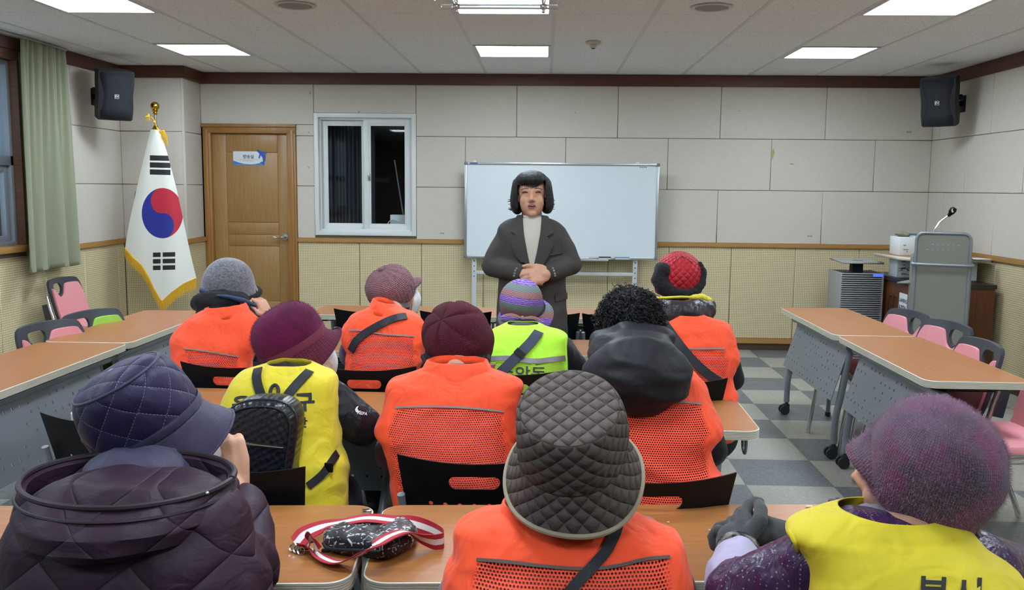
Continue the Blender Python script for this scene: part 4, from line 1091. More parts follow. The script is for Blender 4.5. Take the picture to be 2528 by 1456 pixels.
o = mb.build('lid', M('purifier_lid', (150, 150, 142), .5), pu, smooth=False); o.location = (0, 0, lz_-.004)
m_led, n_, l_, b_ = newmat('blue_display'); b_.inputs['Base Color'].default_value = (*lin((60, 90, 230)), 1); b_.inputs['Emission Color'].default_value = (*lin((70, 100, 255)), 1); b_.inputs['Emission Strength'].default_value = 1.2
mb = MB(); mb.box((hw-.085, -.0075, pz-.028), (hw-.004, -.003, pz-.006)); mb.build('display', m_led, pu, smooth=False)
mb = MB(); mb.box((-hw+.02, .0, 0), (hw-.02, .31, .03)); mb.build('base', m_blackmat, pu, smooth=False)

tp = thing('loose_tabletop', 'wood-look tabletop with pale edging lying over boxes above the brown cabinet', 'tabletop', (3.12, 7.36, .962))
zt = .962; o = [(2.80, 7.76), (2.845, 7.32), (2.915, 7.23), (3.045, 7.215), (3.50, 7.215), (3.50, 7.76)]
mb = MB(); mb.skin([[V((x, y, zt+.003)) for x, y in o], [V((x, y, zt+.028)) for x, y in o]]); mb.build('top', m_top, tp, world=True, smooth=False)
mb = MB(); c = V((3.15, 7.36, 0))
def gr(d, z): return [V((x+d*(1 if x > 3.1 else -1), y+d*(1 if y > 7.3 else -1), z)) for x, y in o]
mb.skin([gr(.001, zt), gr(.005, zt+.002), gr(.005, zt+.026), gr(.001, zt+.0282)], cap1=False); mb.build('edge_trim', m_edge, tp, world=True, smooth=False)
def carton(name, lo, hi, mat, label, cat='box', lines=0, face='x'):
    t = thing(name, label, cat, ((lo[0]+hi[0])/2, (lo[1]+hi[1])/2, lo[2]))
    mb = MB(); mb.box(lo, hi, bev=.004); mb.build('body', mat, t, world=True)
    if lines:
        mb = MB(); rr = random.Random(lines)
        for k in range(lines):
            x = lo[0]+.01+rr.random()*(hi[0]-lo[0]-.05); z = lo[2]+.02+rr.random()*(hi[2]-lo[2]-.04)
            w = rr.uniform(.008, .04); h = rr.uniform(.003, .012)
            mb.quad((x, lo[1]-.0012, z), (x+w, lo[1]-.0012, z), (x+w, lo[1]-.0012, z+h), (x, lo[1]-.0012, z+h))
        mb.build('print', M('grey_print', (110, 116, 120), .7), t, world=True, smooth=False)
    return t
carton('white_carton', (2.915, 7.56, cbZ+.0005), (3.06, 7.74, zt-.0005), m_paper, 'white printed carton on the brown cabinet, holding up the tabletop', lines=16)
carton('white_carton', (3.32, 7.35, cbZ+.0005), (3.47, 7.65, zt-.0005), m_paper, 'white carton hidden behind the lectern under the loose tabletop', lines=4)
ptop = zt+.0285
carton('paper_carton', (2.885, 7.45, ptop), (3.01, 7.67, ptop+.150), m_paper, 'white carton at the left end of the loose tabletop', lines=3)
carton('storage_box', (3.02, 7.40, ptop), (3.31, 7.69, ptop+.135), M('pale_plastic', (196, 204, 208), .4), 'pale plastic storage box on the loose tabletop, partly behind the lectern', lines=14)
mb = MB(); mb.box((3.025, 7.42, ptop+.1355), (3.30, 7.67, ptop+.16), bev=.006); tag(mb.build('paper_stack', m_paper), 'stack of white papers lying on the pale storage box', 'papers')
mb = MB(); mb.box((3.03, 7.43, ptop+.1605), (3.30, 7.67, ptop+.172), bev=.003); tag(mb.build('blue_folder', M('folder_blue', (58, 104, 134), .5)), 'blue folder on top of the papers behind the lectern', 'folder')
mb = MB(); rr = random.Random(5)
mb.ball((2.947, 7.56, ptop+.170), (.062, .075, .0195), 18, 8)
for v in mb.bm.verts: v.co.z += .006*math.sin(v.co.x*90)*math.sin(v.co.y*60+1); v.co.z = max(v.co.z, ptop+.1505)
tag(mb.build('folded_cloth', M('khaki_cloth', (128, 122, 104), .9)), 'khaki folded cloth on the white carton beside the lectern', 'cloth')
mb = MB(); mb.box((3.025, 7.392, ptop+.105), (3.085, 7.3995, ptop+.13), bev=.002); tag(mb.build('black_clip', m_blackmat), 'black clip on the rim of the pale storage box', 'clip')
# clear plastic bag of things on the cabinet
m_bag, n_, l_, b_ = newmat('clear_plastic_bag'); b_.inputs['Base Color'].default_value = (*lin((206, 212, 220)), 1); b_.inputs['Roughness'].default_value = .2; b_.inputs['Alpha'].default_value = .55
bg = thing('plastic_bag', 'clear plastic bag of odds and ends on the brown cabinet by the lectern', 'plastic bag', (3.04, 7.32, cbZ))
mb = MB(); mb.ball((3.035, 7.32, cbZ+.062), (.098, .13, .06), 26, 16)
for v in mb.bm.verts:
    d = noise.noise(v.co*14)*.025+noise.noise(v.co*34)*.010; v.co += V((d, d, d*.6)); v.co.z = max(v.co.z, cbZ+.001)
mb.build('bag', m_bag, bg, world=True, angle=20)
for k, (dx, dy, c) in enumerate(((-.04, -.03, (90, 120, 170)), (.03, .02, (60, 64, 70)), (0, .05, (210, 214, 220)))):
    mb = MB(); mb.box((3.01+dx, 7.28+dy, cbZ+.01), (3.05+dx, 7.35+dy, cbZ+.05+.01*k), bev=.006, rot=Matrix.Rotation(.4*k, 3, 'Z')); mb.build('contents', M('bagitem%d' % k, c, .5), bg, world=True)
a = at(2425, 634, 7.2)
mb = MB(); mb.box((3.33, 7.12, ptop), (3.46, 7.28, ptop+.002), rot=Matrix.Rotation(.3, 3, 'Z')); tag(mb.build('paper_sheet', m_paper), 'white sheet of paper at the right end of the loose tabletop', 'paper')
# ================================================================== PEOPLE: TOOLS
from mathutils.bvhtree import BVHTree
def wrinkle(p, a=.004, s=9.0, a2=.0015, s2=30.0, st=(1, 1, 1)):
    q = V((p.x*st[0], p.y*st[1], p.z*st[2]))
    n1 = noise.noise(q*s+V((3.1, 7.7, 1.3))); n2 = noise.noise(q*s2)
    return a*(1-2*abs(n1))*1.0+a2*n2
class Blob(MB):
    """closed volumes fused into ONE continuous surface"""
    def limb(s, pts, rad, n=14):
        s.tube(pts, rad, n); s.ball(pts[0], rad[0], 12, 8); s.ball(pts[-1], rad[-1], 12, 8); return s
    def fuse(s, name, mat, parent, voxel=.009, it=5, disp=None, fac=.5, keep=None):
        bmesh.ops.recalc_face_normals(s.bm, faces=s.bm.faces)
        me = bpy.data.meshes.new('tmp'); s.bm.to_mesh(me); s.bm.free()
        o = bpy.data.objects.new('tmp', me); COL.objects.link(o)
        m = o.modifiers.new('r', 'REMESH'); m.mode = 'VOXEL'; m.voxel_size = voxel; m.adaptivity = 0
        m = o.modifiers.new('s', 'SMOOTH'); m.factor = fac; m.iterations = it
        me2 = bpy.data.meshes.new_from_object(o.evaluated_get(bpy.context.evaluated_depsgraph_get()))
        bpy.data.objects.remove(o); bpy.data.meshes.remove(me)
        b = bmesh.new(); b.from_mesh(me2); b.normal_update()
        if disp:
            ds = [(v, v.normal.copy()*disp(v.co)) for v in b.verts]
            for v, d in ds: v.co += d
        if keep:
            bmesh.ops.delete(b, geom=[f for f in b.faces if not keep(f.calc_center_median())], context='FACES')
        b.normal_update()
        s.tree = BVHTree.FromBMesh(b)
        q, M_ = parent, Matrix.Identity(4)
        while q is not None: M_ = q.matrix_basis @ M_; q = q.parent
        b.transform(M_.inverted()); b.to_mesh(me2); b.free()
        me2.name = name
        me2.materials.clear(); me2.materials.append(mat)
        me2.polygons.foreach_set('use_smooth', [True]*len(me2.polygons))
        ob = bpy.data.objects.new(name, me2); COL.objects.link(ob); ob.parent = parent
        ob['_'] = 0; del ob['_']
        return ob
def catmull(vals, k):
    out = []
    for i in range(len(vals)-1):
        p0, p1, p2, p3 = vals[max(i-1, 0)], vals[i], vals[i+1], vals[min(i+2, len(vals)-1)]
        for j in range(k):
            t = j/k
            out.append(tuple(.5*((2*b)+(c-a)*t+(2*a-5*b+4*c-d)*t*t+(3*b-a-3*c+d)*t**3) for a, b, c, d in zip(p0, p1, p2, p3)))
    out.append(tuple(vals[-1])); return out
def sgnpow(x, p): return math.copysign(abs(x)**p, x)
def torso_rings(rows, Y0, zref, lean=0, n=72, pw=2.5, k=5, scale=1.0, grow=0):
    """rows: (py, pxL, pxR, half depth) measured at the depth of the person -> stacked body sections"""
    R = []
    for py, xl, xr, d in catmull(rows, k):
        yc = Y0
        for _ in range(2):
            a, b = at(xl, py, yc), at(xr, py, yc); z = (a.z+b.z)/2; yc = Y0+lean*(z-zref)
        cx, hw = (a.x+b.x)/2, (b.x-a.x)/2*scale+grow; dd = d*scale+grow
        R.append([V((cx+hw*sgnpow(math.cos(2*PI*i/n), 2/pw), yc+dd*sgnpow(math.sin(2*PI*i/n), 2/pw), z)) for i in range(n)])
    return R
def axes(f, u):
    u = V(u).normalized(); f = V(f); f = (f-u*f.dot(u)).normalized(); r = f.cross(u)
    return Matrix((r, f, u)).transposed()
def inside(poly, x, y):
    c = False; j = len(poly)-1
    for i in range(len(poly)):
        (xi, yi), (xj, yj) = poly[i], poly[j]
        if (yi > y) != (yj > y) and x < (xj-xi)*(y-yi)/(yj-yi)+xi: c = not c
        j = i
    return c
def pix(p):
    q = p-V((0, 0, CAMZ)); w = q.dot(CF); return 1264+FPX*q.dot(CR)/w, 728-FPX*q.dot(CU)/w
def hit(tree, px, py, off=0.0):
    d = ray(px, py).normalized(); h = tree.ray_cast(V((0, 0, CAMZ)), d)
    if h[0] is None:
        o = V((0, 0, CAMZ)); h = tree.find_nearest(o)
        for _ in range(10): h = tree.find_nearest(o+d*(h[0]-o).dot(d))
    n = h[1]
    if n.dot(d) > 0: n = -n
    return h[0]+n*off, n
def ribbon(mb, pts, nrm, w, mat=0, thick=.002, side=None):
    """a flat band following surface points"""
    L = []; vacc = 0; S_ = []
    for i, p in enumerate(pts):
        t = (pts[min(i+1, len(pts)-1)]-pts[max(i-1, 0)]).normalized(); s_ = t.cross(nrm[i]).normalized()
        ww = w[i] if isinstance(w, (list, tuple)) else w
        L.append((p-s_*ww/2, p+s_*ww/2, nrm[i]))
        if i: vacc += (p-pts[i-1]).length
        S_.append(vacc)
    rings = [[a, b, b+n*thick, a+n*thick] for a, b, n in L]
    mb.skin(rings, mat=mat, uvs=lambda i, j: ((0, 1, 1, 0, 0)[j], S_[i]))
    return mb
def strap(mb, tree, pxs, w, off=.004, k=8, thick=.0025, sm=4):
    P = catmull(pxs, k); pts = []; ns = []
    for x, y in P:
        p, n = hit(tree, x, y, off)
        pts.append(p); ns.append(n)
    for _ in range(sm):
        pts = [pts[0]]+[(pts[i-1]+pts[i]*2+pts[i+1])/4 for i in range(1, len(pts)-1)]+[pts[-1]]
        ns = [((ns[max(i-1, 0)]+ns[i]*2+ns[min(i+1, len(ns)-1)])/4).normalized() for i in range(len(ns))]
    # smoothing must not sink the band
    for i, p in enumerate(pts):
        h = tree.find_nearest(p)
        if h[0] is not None and (p-h[0]).dot(ns[i]) < off: pts[i] = p+ns[i]*(off-(p-h[0]).dot(ns[i]))
    return ribbon(mb, pts, ns, w, thick=thick)
def drape_poly(mb, tree, poly, off=.003, step=.011, mat=0, uv=True, thick=0):
    """a patch of cloth laid over a surface; poly in photo pixels; uv in metres"""
    xs = [p[0] for p in poly]; ys = [p[1] for p in poly]
    c, _ = hit(tree, sum(xs)/len(xs), sum(ys)/len(ys)); sp = step*FPX/max(.3, c.y)
    b2 = bmesh.new(); vs = []
    for (a, b), (c_, d) in zip(poly, poly[1:]+poly[:1]):
        k = max(1, int(math.hypot(c_-a, d-b)/sp))
        for i in range(k): vs.append(b2.verts.new((a+(c_-a)*i/k, b+(d-b)*i/k, 0)))
    es = [b2.edges.new((vs[i], vs[(i+1) % len(vs)])) for i in range(len(vs))]
    x = min(xs)+sp
    bmesh.ops.triangle_fill(b2, use_beauty=True, use_dissolve=False, edges=es, normal=(0, 0, 1))
    for ax in (0, 1):
        lo, hi = (min(xs), max(xs)) if ax == 0 else (min(ys), max(ys))
        t = lo+sp
        while t < hi-1e-3:
            co_ = [0, 0, 0]; no = [0, 0, 0]; co_[ax] = t; no[ax] = 1
            bmesh.ops.bisect_plane(b2, geom=b2.verts[:]+b2.edges[:]+b2.faces[:], plane_co=co_, plane_no=no); t += sp
    b2.verts.index_update(); nv = []
    for v in b2.verts:
        p, n = hit(tree, v.co.x, v.co.y, off); nv.append(mb.bm.verts.new(p))
    for f in b2.faces:
        try: g = mb.bm.faces.new([nv[v.index] for v in f.verts])
        except ValueError: continue
        g.material_index = mat; g.smooth = True
        for lp in g.loops: lp[mb.uv].uv = (lp.vert.co.x, lp.vert.co.z)
    b2.free(); return mb
def drape_text(mb, tree, body, px, py, hpx, rot=0, off=.006, wide=1.0, bold=.0, shear=0):
    """lettering printed on cloth, centred on a pixel, hpx tall"""
    c, s = math.cos(rot), math.sin(rot)
    def fn(u, v):
        u *= wide; X = px+(u*c+v*s)+shear*v; Y = py-(v*c-u*s)
        return hit(tree, X, Y, off)[0]
    text_mesh(body, hpx*1.12, mb, fn, bold=bold*hpx)
    return mb
# ---------------------------------------------------------------- materials for cloth
m_skin, n_, l_, b_ = newmat('skin'); nt = m_skin.node_tree
l_.new(mixc(nt, noise_(nt, coords(nt), 30, 4), lin((196, 146, 118)), lin((212, 164, 136))), b_.inputs['Base Color']); b_.inputs['Roughness'].default_value = .55
b_.inputs['Subsurface Weight'].default_value = .08; b_.inputs['Subsurface Radius'].default_value = (.01, .004, .002)
bump(nt, noise_(nt, coords(nt), 220, 3), b_, .1, .001)
m_skin2 = m_skin
def cloth(name, col, rough=.8, sheen=.2, bs=.25, bsc=22, fine=True, vary=.05, dist=.006, metal=0, coat=0):
    if name in MATS: return MATS[name]
    m, n, l, b = newmat(name); nt = m.node_tree; co = coords(nt)
    f = noise_(nt, co, 7, 3); c = lin(col)
    l.new(mixc(nt, f, tuple(x*(1-vary) for x in c), tuple(min(1, x*(1+vary)) for x in c)), b.inputs['Base Color'])
    b.inputs['Roughness'].default_value = rough; b.inputs['Sheen Weight'].default_value = sheen*(.12 if max(col) < 60 else 1)
    if max(col) < 60: b.inputs['Specular IOR Level'].default_value = .3
    if coat: b.inputs['Coat Weight'].default_value = coat
    h = noise_(nt, mapping(nt, co, (1, 1, .7), (.4, .3, .2)), bsc, 2, .5, 1.2)
    if fine: h = math_(nt, 'ADD', h, math_(nt, 'MULTIPLY', noise_(nt, co, 900, 1), .03))
    bump(nt, h, b, bs, dist)
    MATS[name] = m; return m
m_orange = cloth('orange_vest', (248, 78, 30), .75, .1, .9, 15, dist=.012)
m_yellow = cloth('yellow_vest', (214, 196, 34), .75, .1, .9, 14, dist=.012)
m_lime = cloth('lime_vest', (176, 236, 48), .7, .1, .8, 13, dist=.010)
def holemat(name, col, pitch=.0065, r=.30, tint=.06):
    m, n, l, b = newmat(name); nt = m.node_tree
    uv = nt.nodes.new('ShaderNodeUVMap').outputs[0]; s = nt.nodes.new('ShaderNodeSeparateXYZ'); l.new(uv, s.inputs[0])
    u = math_(nt, 'DIVIDE', math_(nt, 'ADD', s.outputs[0], 40), pitch); v = math_(nt, 'DIVIDE', math_(nt, 'ADD', s.outputs[1], 40), pitch*.88)
    odd = math_(nt, 'MODULO', math_(nt, 'FLOOR', v), 2)
    u = math_(nt, 'ADD', u, math_(nt, 'MULTIPLY', odd, .5))
    a = math_(nt, 'SUBTRACT', math_(nt, 'FRACT', u), .5); c = math_(nt, 'SUBTRACT', math_(nt, 'FRACT', v), .5)
    d = math_(nt, 'SQRT', math_(nt, 'ADD', math_(nt, 'MULTIPLY', a, a), math_(nt, 'MULTIPLY', c, c)))
    al = ramp(nt, d, r-.06, r+.06)
    b.inputs['Base Color'].default_value = (*lin(col), 1); b.inputs['Roughness'].default_value = .7
    l.new(al, b.inputs['Alpha']); bump(nt, ramp(nt, d, r-.1, r+.25), b, .5, .002)
    MATS[name] = m; return m
m_omesh = holemat('orange_mesh', (250, 84, 52)); m_lmesh = holemat('lime_mesh', (170, 214, 50), .0045, .26)
m_greystrip = M('grey_reflective', (122, 120, 122), .4, .3)
m_piping = M('grey_piping', (140, 118, 112), .6)
def quiltmat(name, col, pitch=.024, rough=.6, line=None, lw=.04, sheen=.2, strength=.9, dist=.007, skew=1.0, coat=0):
    """diamond quilting in UV metres: puffed cells between stitched lines"""
    m, n, l, b = newmat(name); nt = m.node_tree
    uv = nt.nodes.new('ShaderNodeUVMap').outputs[0]; s = nt.nodes.new('ShaderNodeSeparateXYZ'); l.new(uv, s.inputs[0])
    A = math_(nt, 'DIVIDE', math_(nt, 'ADD', s.outputs[0], math_(nt, 'MULTIPLY', s.outputs[1], skew)), pitch*1.414)
    B = math_(nt, 'DIVIDE', math_(nt, 'SUBTRACT', s.outputs[0], math_(nt, 'MULTIPLY', s.outputs[1], skew)), pitch*1.414)
    a = math_(nt, 'ABSOLUTE', math_(nt, 'SINE', math_(nt, 'MULTIPLY', A, PI))); c = math_(nt, 'ABSOLUTE', math_(nt, 'SINE', math_(nt, 'MULTIPLY', B, PI)))
    h = math_(nt, 'MULTIPLY', math_(nt, 'POWER', a, .5), math_(nt, 'POWER', c, .5))
    co = coords(nt); h2 = math_(nt, 'ADD', h, math_(nt, 'MULTIPLY', noise_(nt, co, 70, 3, .6, 1), .35))
    c0 = lin(col); base = mixc(nt, noise_(nt, co, 20, 3), tuple(x*.92 for x in c0), tuple(min(1, x*1.08) for x in c0))
    if line:
        mn = math_(nt, 'MINIMUM', a, c); dash = math_(nt, 'GREATER_THAN', math_(nt, 'SINE', math_(nt, 'MULTIPLY', s.outputs[1], 1500)), -.3)
        base = mixc(nt, math_(nt, 'MULTIPLY', ramp(nt, mn, lw, lw*.5), dash), base, lin(line))
    l.new(base, b.inputs['Base Color']); b.inputs['Roughness'].default_value = rough; b.inputs['Sheen Weight'].default_value = sheen*.3; b.inputs['Specular IOR Level'].default_value = .25
    if coat: b.inputs['Coat Weight'].default_value = coat; b.inputs['Coat Roughness'].default_value = .3
    bump(nt, h2, b, strength, dist); MATS[name] = m; return m
def knitmat(name, col, col2=None, pu=.006, pv=.006, rough=.9, strength=.8, vscale=30):
    m, n, l, b = newmat(name); nt = m.node_tree
    uv = nt.nodes.new('ShaderNodeUVMap').outputs[0]; s = nt.nodes.new('ShaderNodeSeparateXYZ'); l.new(uv, s.inputs[0])
    u = math_(nt, 'MULTIPLY', s.outputs[0], 2*PI/pu); v = math_(nt, 'MULTIPLY', s.outputs[1], 2*PI/pv)
    w = math_(nt, 'ABSOLUTE', math_(nt, 'SINE', math_(nt, 'MULTIPLY', u, .5)))
    h = math_(nt, 'ADD', math_(nt, 'MULTIPLY', w, .6), math_(nt, 'MULTIPLY', math_(nt, 'SINE', math_(nt, 'ADD', v, math_(nt, 'MULTIPLY', w, 3))), .4))
    c0 = lin(col); c1 = lin(col2) if col2 else tuple(x*.55 for x in c0)
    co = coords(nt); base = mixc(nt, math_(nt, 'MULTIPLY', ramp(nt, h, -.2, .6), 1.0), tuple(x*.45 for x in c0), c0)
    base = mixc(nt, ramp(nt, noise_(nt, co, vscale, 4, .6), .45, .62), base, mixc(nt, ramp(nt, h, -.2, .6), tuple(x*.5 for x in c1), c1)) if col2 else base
    l.new(base, b.inputs['Base Color']); b.inputs['Roughness'].default_value = rough; b.inputs['Sheen Weight'].default_value = .06; b.inputs['Specular IOR Level'].default_value = .25
    bump(nt, h, b, strength, .004); MATS[name] = m; return m
# ---------------------------------------------------------------- hats
def hat_rings(O, R, prof, n=72, disp=None, yk=1.12):
    """prof rows: (z, r, front extra, back extra, front dz, back dz) in the head's own frame"""
    out = []
    for row in prof:
        z, r = row[0], row[1]; fe, be, fz, bz = (list(row[2:])+[0]*4)[:4]
        ring = []
        for i in range(n):
            a = 2*PI*i/n; c, s = math.cos(a), math.sin(a)
            e = fe*max(0, s)**1.5 if s > 0 else be*max(0, -s)**1.5
            dz = fz*max(0, s)**1.5 if s > 0 else bz*max(0, -s)**1.5
            p = V(((r+e*.5)*c, (r*yk+e)*s, z+dz))
            if disp: p += disp(a, z, p)
            ring.append(O+R @ p)
        out.append(ring)
    return out
def hat(name, mat, parent, O, R, prof, n=72, disp=None, k=4, yk=1.12, cap=True, solid=.004, flat=None):
    rows = catmull([tuple((list(p)+[0]*6)[:6]) for p in prof], k)
    rings = hat_rings(O, R, rows, n, disp, yk)
    arc = [0]
    for i in range(1, len(rows)): arc.append(arc[-1]+math.hypot(rows[i][0]-rows[i-1][0], rows[i][1]-rows[i-1][1]))
    rm = max(r[1] for r in rows[len(rows)//3:])
    def uvf(i, j):
        if flat is not None and rows[i][0] >= flat:
            p = R.transposed() @ (rings[i][j % n]-O); return (p.x, p.y)
        return (2*PI*rm*j/n, arc[i])
    mb = MB(); mb.skin(rings, cap0=False, cap1=cap, uvs=uvf)
    tree = BVHTree.FromBMesh(mb.bm)
    o = mb.build(name, mat, parent, world=True, angle=60)
    m = o.modifiers.new('s', 'SOLIDIFY'); m.thickness = solid; m.offset = -1
    return o, tree, rings
def fuzz(name, mat, parent, rings_or_tree, pts, n, L, rnd, w=.0006, droop=.3, swirl=0):
    """short fibres standing off a knitted surface (uncountable: one part)"""
    mb = MB()
    for k in range(n):
        p, nr = pts(rnd)
        d = (nr+V((rnd.gauss(0, .5), rnd.gauss(0, .5), rnd.gauss(0, .5)-droop*.5))).normalized(); l = L*rnd.uniform(.4, 1.2)
        s = d.cross(V((rnd.random(), rnd.random(), rnd.random()))).normalized()*w; m = p+d*l*.6; e = m+(d+V((rnd.gauss(0, .6), rnd.gauss(0, .6), rnd.gauss(0, .6)-droop))).normalized()*l*.5
        a, b, c, d_, e_ = [mb.bm.verts.new(x) for x in (p-s, p+s, m+s*.8, m-s*.8, e)]
        mb.bm.faces.new((a, b, c, d_)); mb.bm.faces.new((d_, c, e_))
    o = mb.build(name, mat, parent, world=True, smooth=False, recalc=False); o['kind'] = 'stuff'; return o
def ring_sampler(rings, i0=0, i1=None):
    i1 = len(rings)-2 if i1 is None else i1
    cen = sum((p for r in rings for p in r), V())/(len(rings)*len(rings[0]))
    n = len(rings[0])
    def f(rnd):
        while True:
            i = rnd.randint(i0, i1); j = rnd.randrange(n); a, b, c, d = rings[i][j], rings[i][(j+1) % n], rings[i+1][(j+1) % n], rings[i+1][j]
            ar = (b-a).cross(d-a); 
            if ar.length*4e4 < rnd.random()*6: continue
            u, v = rnd.random(), rnd.random(); p = a*(1-u)*(1-v)+b*u*(1-v)+c*u*v+d*(1-u)*v
            nr = ar.normalized()
            if nr.dot(p-cen) < 0: nr = -nr
            return p, nr
    return f
# ---------------------------------------------------------------- body
def hand(B, wrist, d, nrm, side=1, curl=(.5, .6, .65, .7), s=1.0, thumb=.4, spread=.10, bend=1.0):
    """palm, four unequal fingers and a thumb; d = along the hand, nrm = back of the hand, side = +1 thumb on d x nrm"""
    d = V(d).normalized(); nrm = V(nrm); nrm = (nrm-d*nrm.dot(d)).normalized(); t = d.cross(nrm)*side
    W = V(wrist)
    for k in range(4):
        o = (1.5-k)*.0185*s
        B.limb([W+t*o*.7, W+d*.045*s+t*o*.95, W+d*.078*s+t*o], [.0165*s, .0165*s, .0125*s], 10)
    lens = (.072, .080, .074, .058)
    for k in range(4):
        o = (1.5-k)*.0205*s; p = W+d*.078*s+t*o; dirn = (d+t*spread*(1.5-k)*.6).normalized(); a = 0; pts = [p]
        for j, fr in enumerate((.45, .32, .23)):
            a += curl[k]*bend*(.8 if j == 0 else 1.1)
            p = p+(dirn*math.cos(a)-nrm*math.sin(a))*lens[k]*fr*s; pts.append(p)
        B.limb(pts, [.0098*s, .0092*s, .0086*s, .0074*s], 9)
    p0 = W+d*.018*s+t*.03*s; p1 = p0+(d*.6+t*.8-nrm*.2).normalized()*.036*s; p2 = p1+(d*.95+t*(.5-thumb)-nrm*.35*thumb).normalized()*.034*s; p3 = p2+(d*.95+t*(.2-thumb)-nrm*.4*thumb).normalized()*.026*s
    B.limb([p0, p1, p2, p3], [.0135*s, .0125*s, .0105*s, .0085*s], 9)
    return B
def head(B, C, R, s=1.0, face=True):
    g = lambda x, y, z: C+R @ V((x*s, y*s, z*s))
    B.ball(C+R @ V((0, -.008, .02))*s, (.074*s, .094*s, .104*s), 22, 16, rot=R)
    B.ball(g(0, .022, -.045), (.064*s, .068*s, .070*s), 18, 12, rot=R)
    if face:
        B.ball(g(0, .062, -.092), (.026*s, .022*s, .02*s), rot=R)
        for q in (-1, 1):
            B.ball(g(q*.036, .058, -.028), (.027*s, .022*s, .028*s), rot=R)
            B.ball(g(q*.034, .075, .028), (.028*s, .012*s, .010*s), rot=R)
        B.tube([g(0, .082, .022), g(0, .094, 0), g(0, .106, -.022), g(0, .094, -.030)], [.008*s, .009*s, .0125*s, .009*s], 10)
        for q in (-1, 1): B.ball(g(q*.012, .094, -.026), .0085*s)
    for q in (-1, 1): B.ball(g(q*.077, -.008, -.012), (.010*s, .019*s, .031*s), rot=R)
    return g
def sit(root, C, R, neck, sh, hipY, arms=None, legs=True, skinmat=None, hands=True, voxel=.0075, hipx=None, kneez=.50, s=1.0, knee=.36):
    """one continuous seated body; sh = (left shoulder, right shoulder); arms = (elbow, wrist, handdir, handnormal) per side"""
    B = Blob(); head(B, C, R, s)
    m = (V(sh[0])+V(sh[1]))/2; sh = [V(q)+(m-V(q))*.36+V((0, .01, -.04)) for q in sh]
    N_ = V(neck); hx = m.x if hipx is None else hipx; H = V((hx, hipY, .53))
    B.limb([C+R @ V((0, -.02, -.06))*s, (C+R @ V((0, -.03, -.09))*s+N_)/2, N_], [.052, .05, .055])
    B.tube([N_+V((0, .01, -.01)), m*.7+N_*.3+V((0, -.01, -.02)), (m+H)/2+V((0, -.02, 0)), H], [.05, .075, .085, .10], 20, flat=.72, up=V((0, 1, 0)))
    B.limb([V(sh[0]), m+(N_-m)*.2+V((0, .01, -.02)), V(sh[1])], [.04, .05, .04])
    B.ball(H, (.16, .12, .10))
    for q, S_ in ((0, V(sh[0])), (1, V(sh[1]))):
        el, wr, hd, hn, cu = arms[q]
        el, wr = V(el), V(wr)
        B.limb([S_, (S_+el)/2, el], [.038, .036, .033]); B.limb([el, (el+wr)/2, wr], [.033, .031, .025])
        if hd is not None: hand(B, wr, hd, hn, (1, -1)[q] if True else 1, cu)
    for q in (-1, 1):
        K = H+V((q*.10, knee, kneez-.53)); A = K+V((0, .02, -kneez+.08))
        B.limb([H+V((q*.08, 0, -.02)), (H+K)/2+V((q*.04, 0, 0)), K], [.075, .068, .052]); B.limb([K, (K+A)/2+V((0, -.01, 0)), A], [.052, .046, .034]); B.limb([A, A+V((0, .12, -.04))], [.034, .026])
    o = B.fuse('body', skinmat or m_skin, root, voxel, 3, fac=.4)
    T = Blob()
    for q in (-1, 1):
        K = H+V((q*.10, knee, kneez-.53)); A = K+V((0, .02, -kneez+.09))
        T.limb([H+V((q*.075, 0, -.02)), (H+K)/2+V((q*.04, 0, 0)), K], [.095, .086, .068]); T.limb([K, (K+A)/2, A], [.068, .062, .055])
    T.ball(H, (.175, .135, .095))
    T.fuse('trousers', cloth('dark_trousers', (34, 34, 42)), root, .013, 5, lambda p: wrinkle(p, .003))
    for q in (-1, 1):
        K = H+V((q*.10, knee, kneez-.53)); A = K+V((0, .02, -kneez+.055))
        SB = Blob(); SB.limb([A, A+V((0, .06, -.008)), A+V((0, .15, -.018))], [.050, .046, .036]); SB.ball(A+V((0, .05, -.036)), (.045, .13, .018)); SB.fuse('shoe', M('shoe_dark', (30, 30, 34), .5), root, .008, 4)
    return o, B.tree
def jacket(root, name, mat, rings, sh, arms, sleeve=.056, voxel=.011, it=6, disp=None, extra=None, cuff=True, wrist=.045, inset=.26):
    J = Blob(); J.skin(rings)
    for q, S_ in ((0, V(sh[0])), (1, V(sh[1]))):
        el, wr = V(arms[q][0]), V(arms[q][1]); e2 = wr+(el-wr)*.12
        mid = (V(sh[0])+V(sh[1]))/2; S_ = S_+(mid-S_)*inset+V((0, 0, -.025))
        J.limb([S_, S_*.5+el*.5, el], [sleeve*1.08, sleeve*1.02, sleeve*.95]); J.limb([el, (el+e2)/2, e2], [sleeve*.95, sleeve*.85, wrist])
    if extra: extra(J)
    o = J.fuse(name, mat, root, voxel, it, disp or (lambda p: wrinkle(p, .005, 11)))
    return o, J.tree
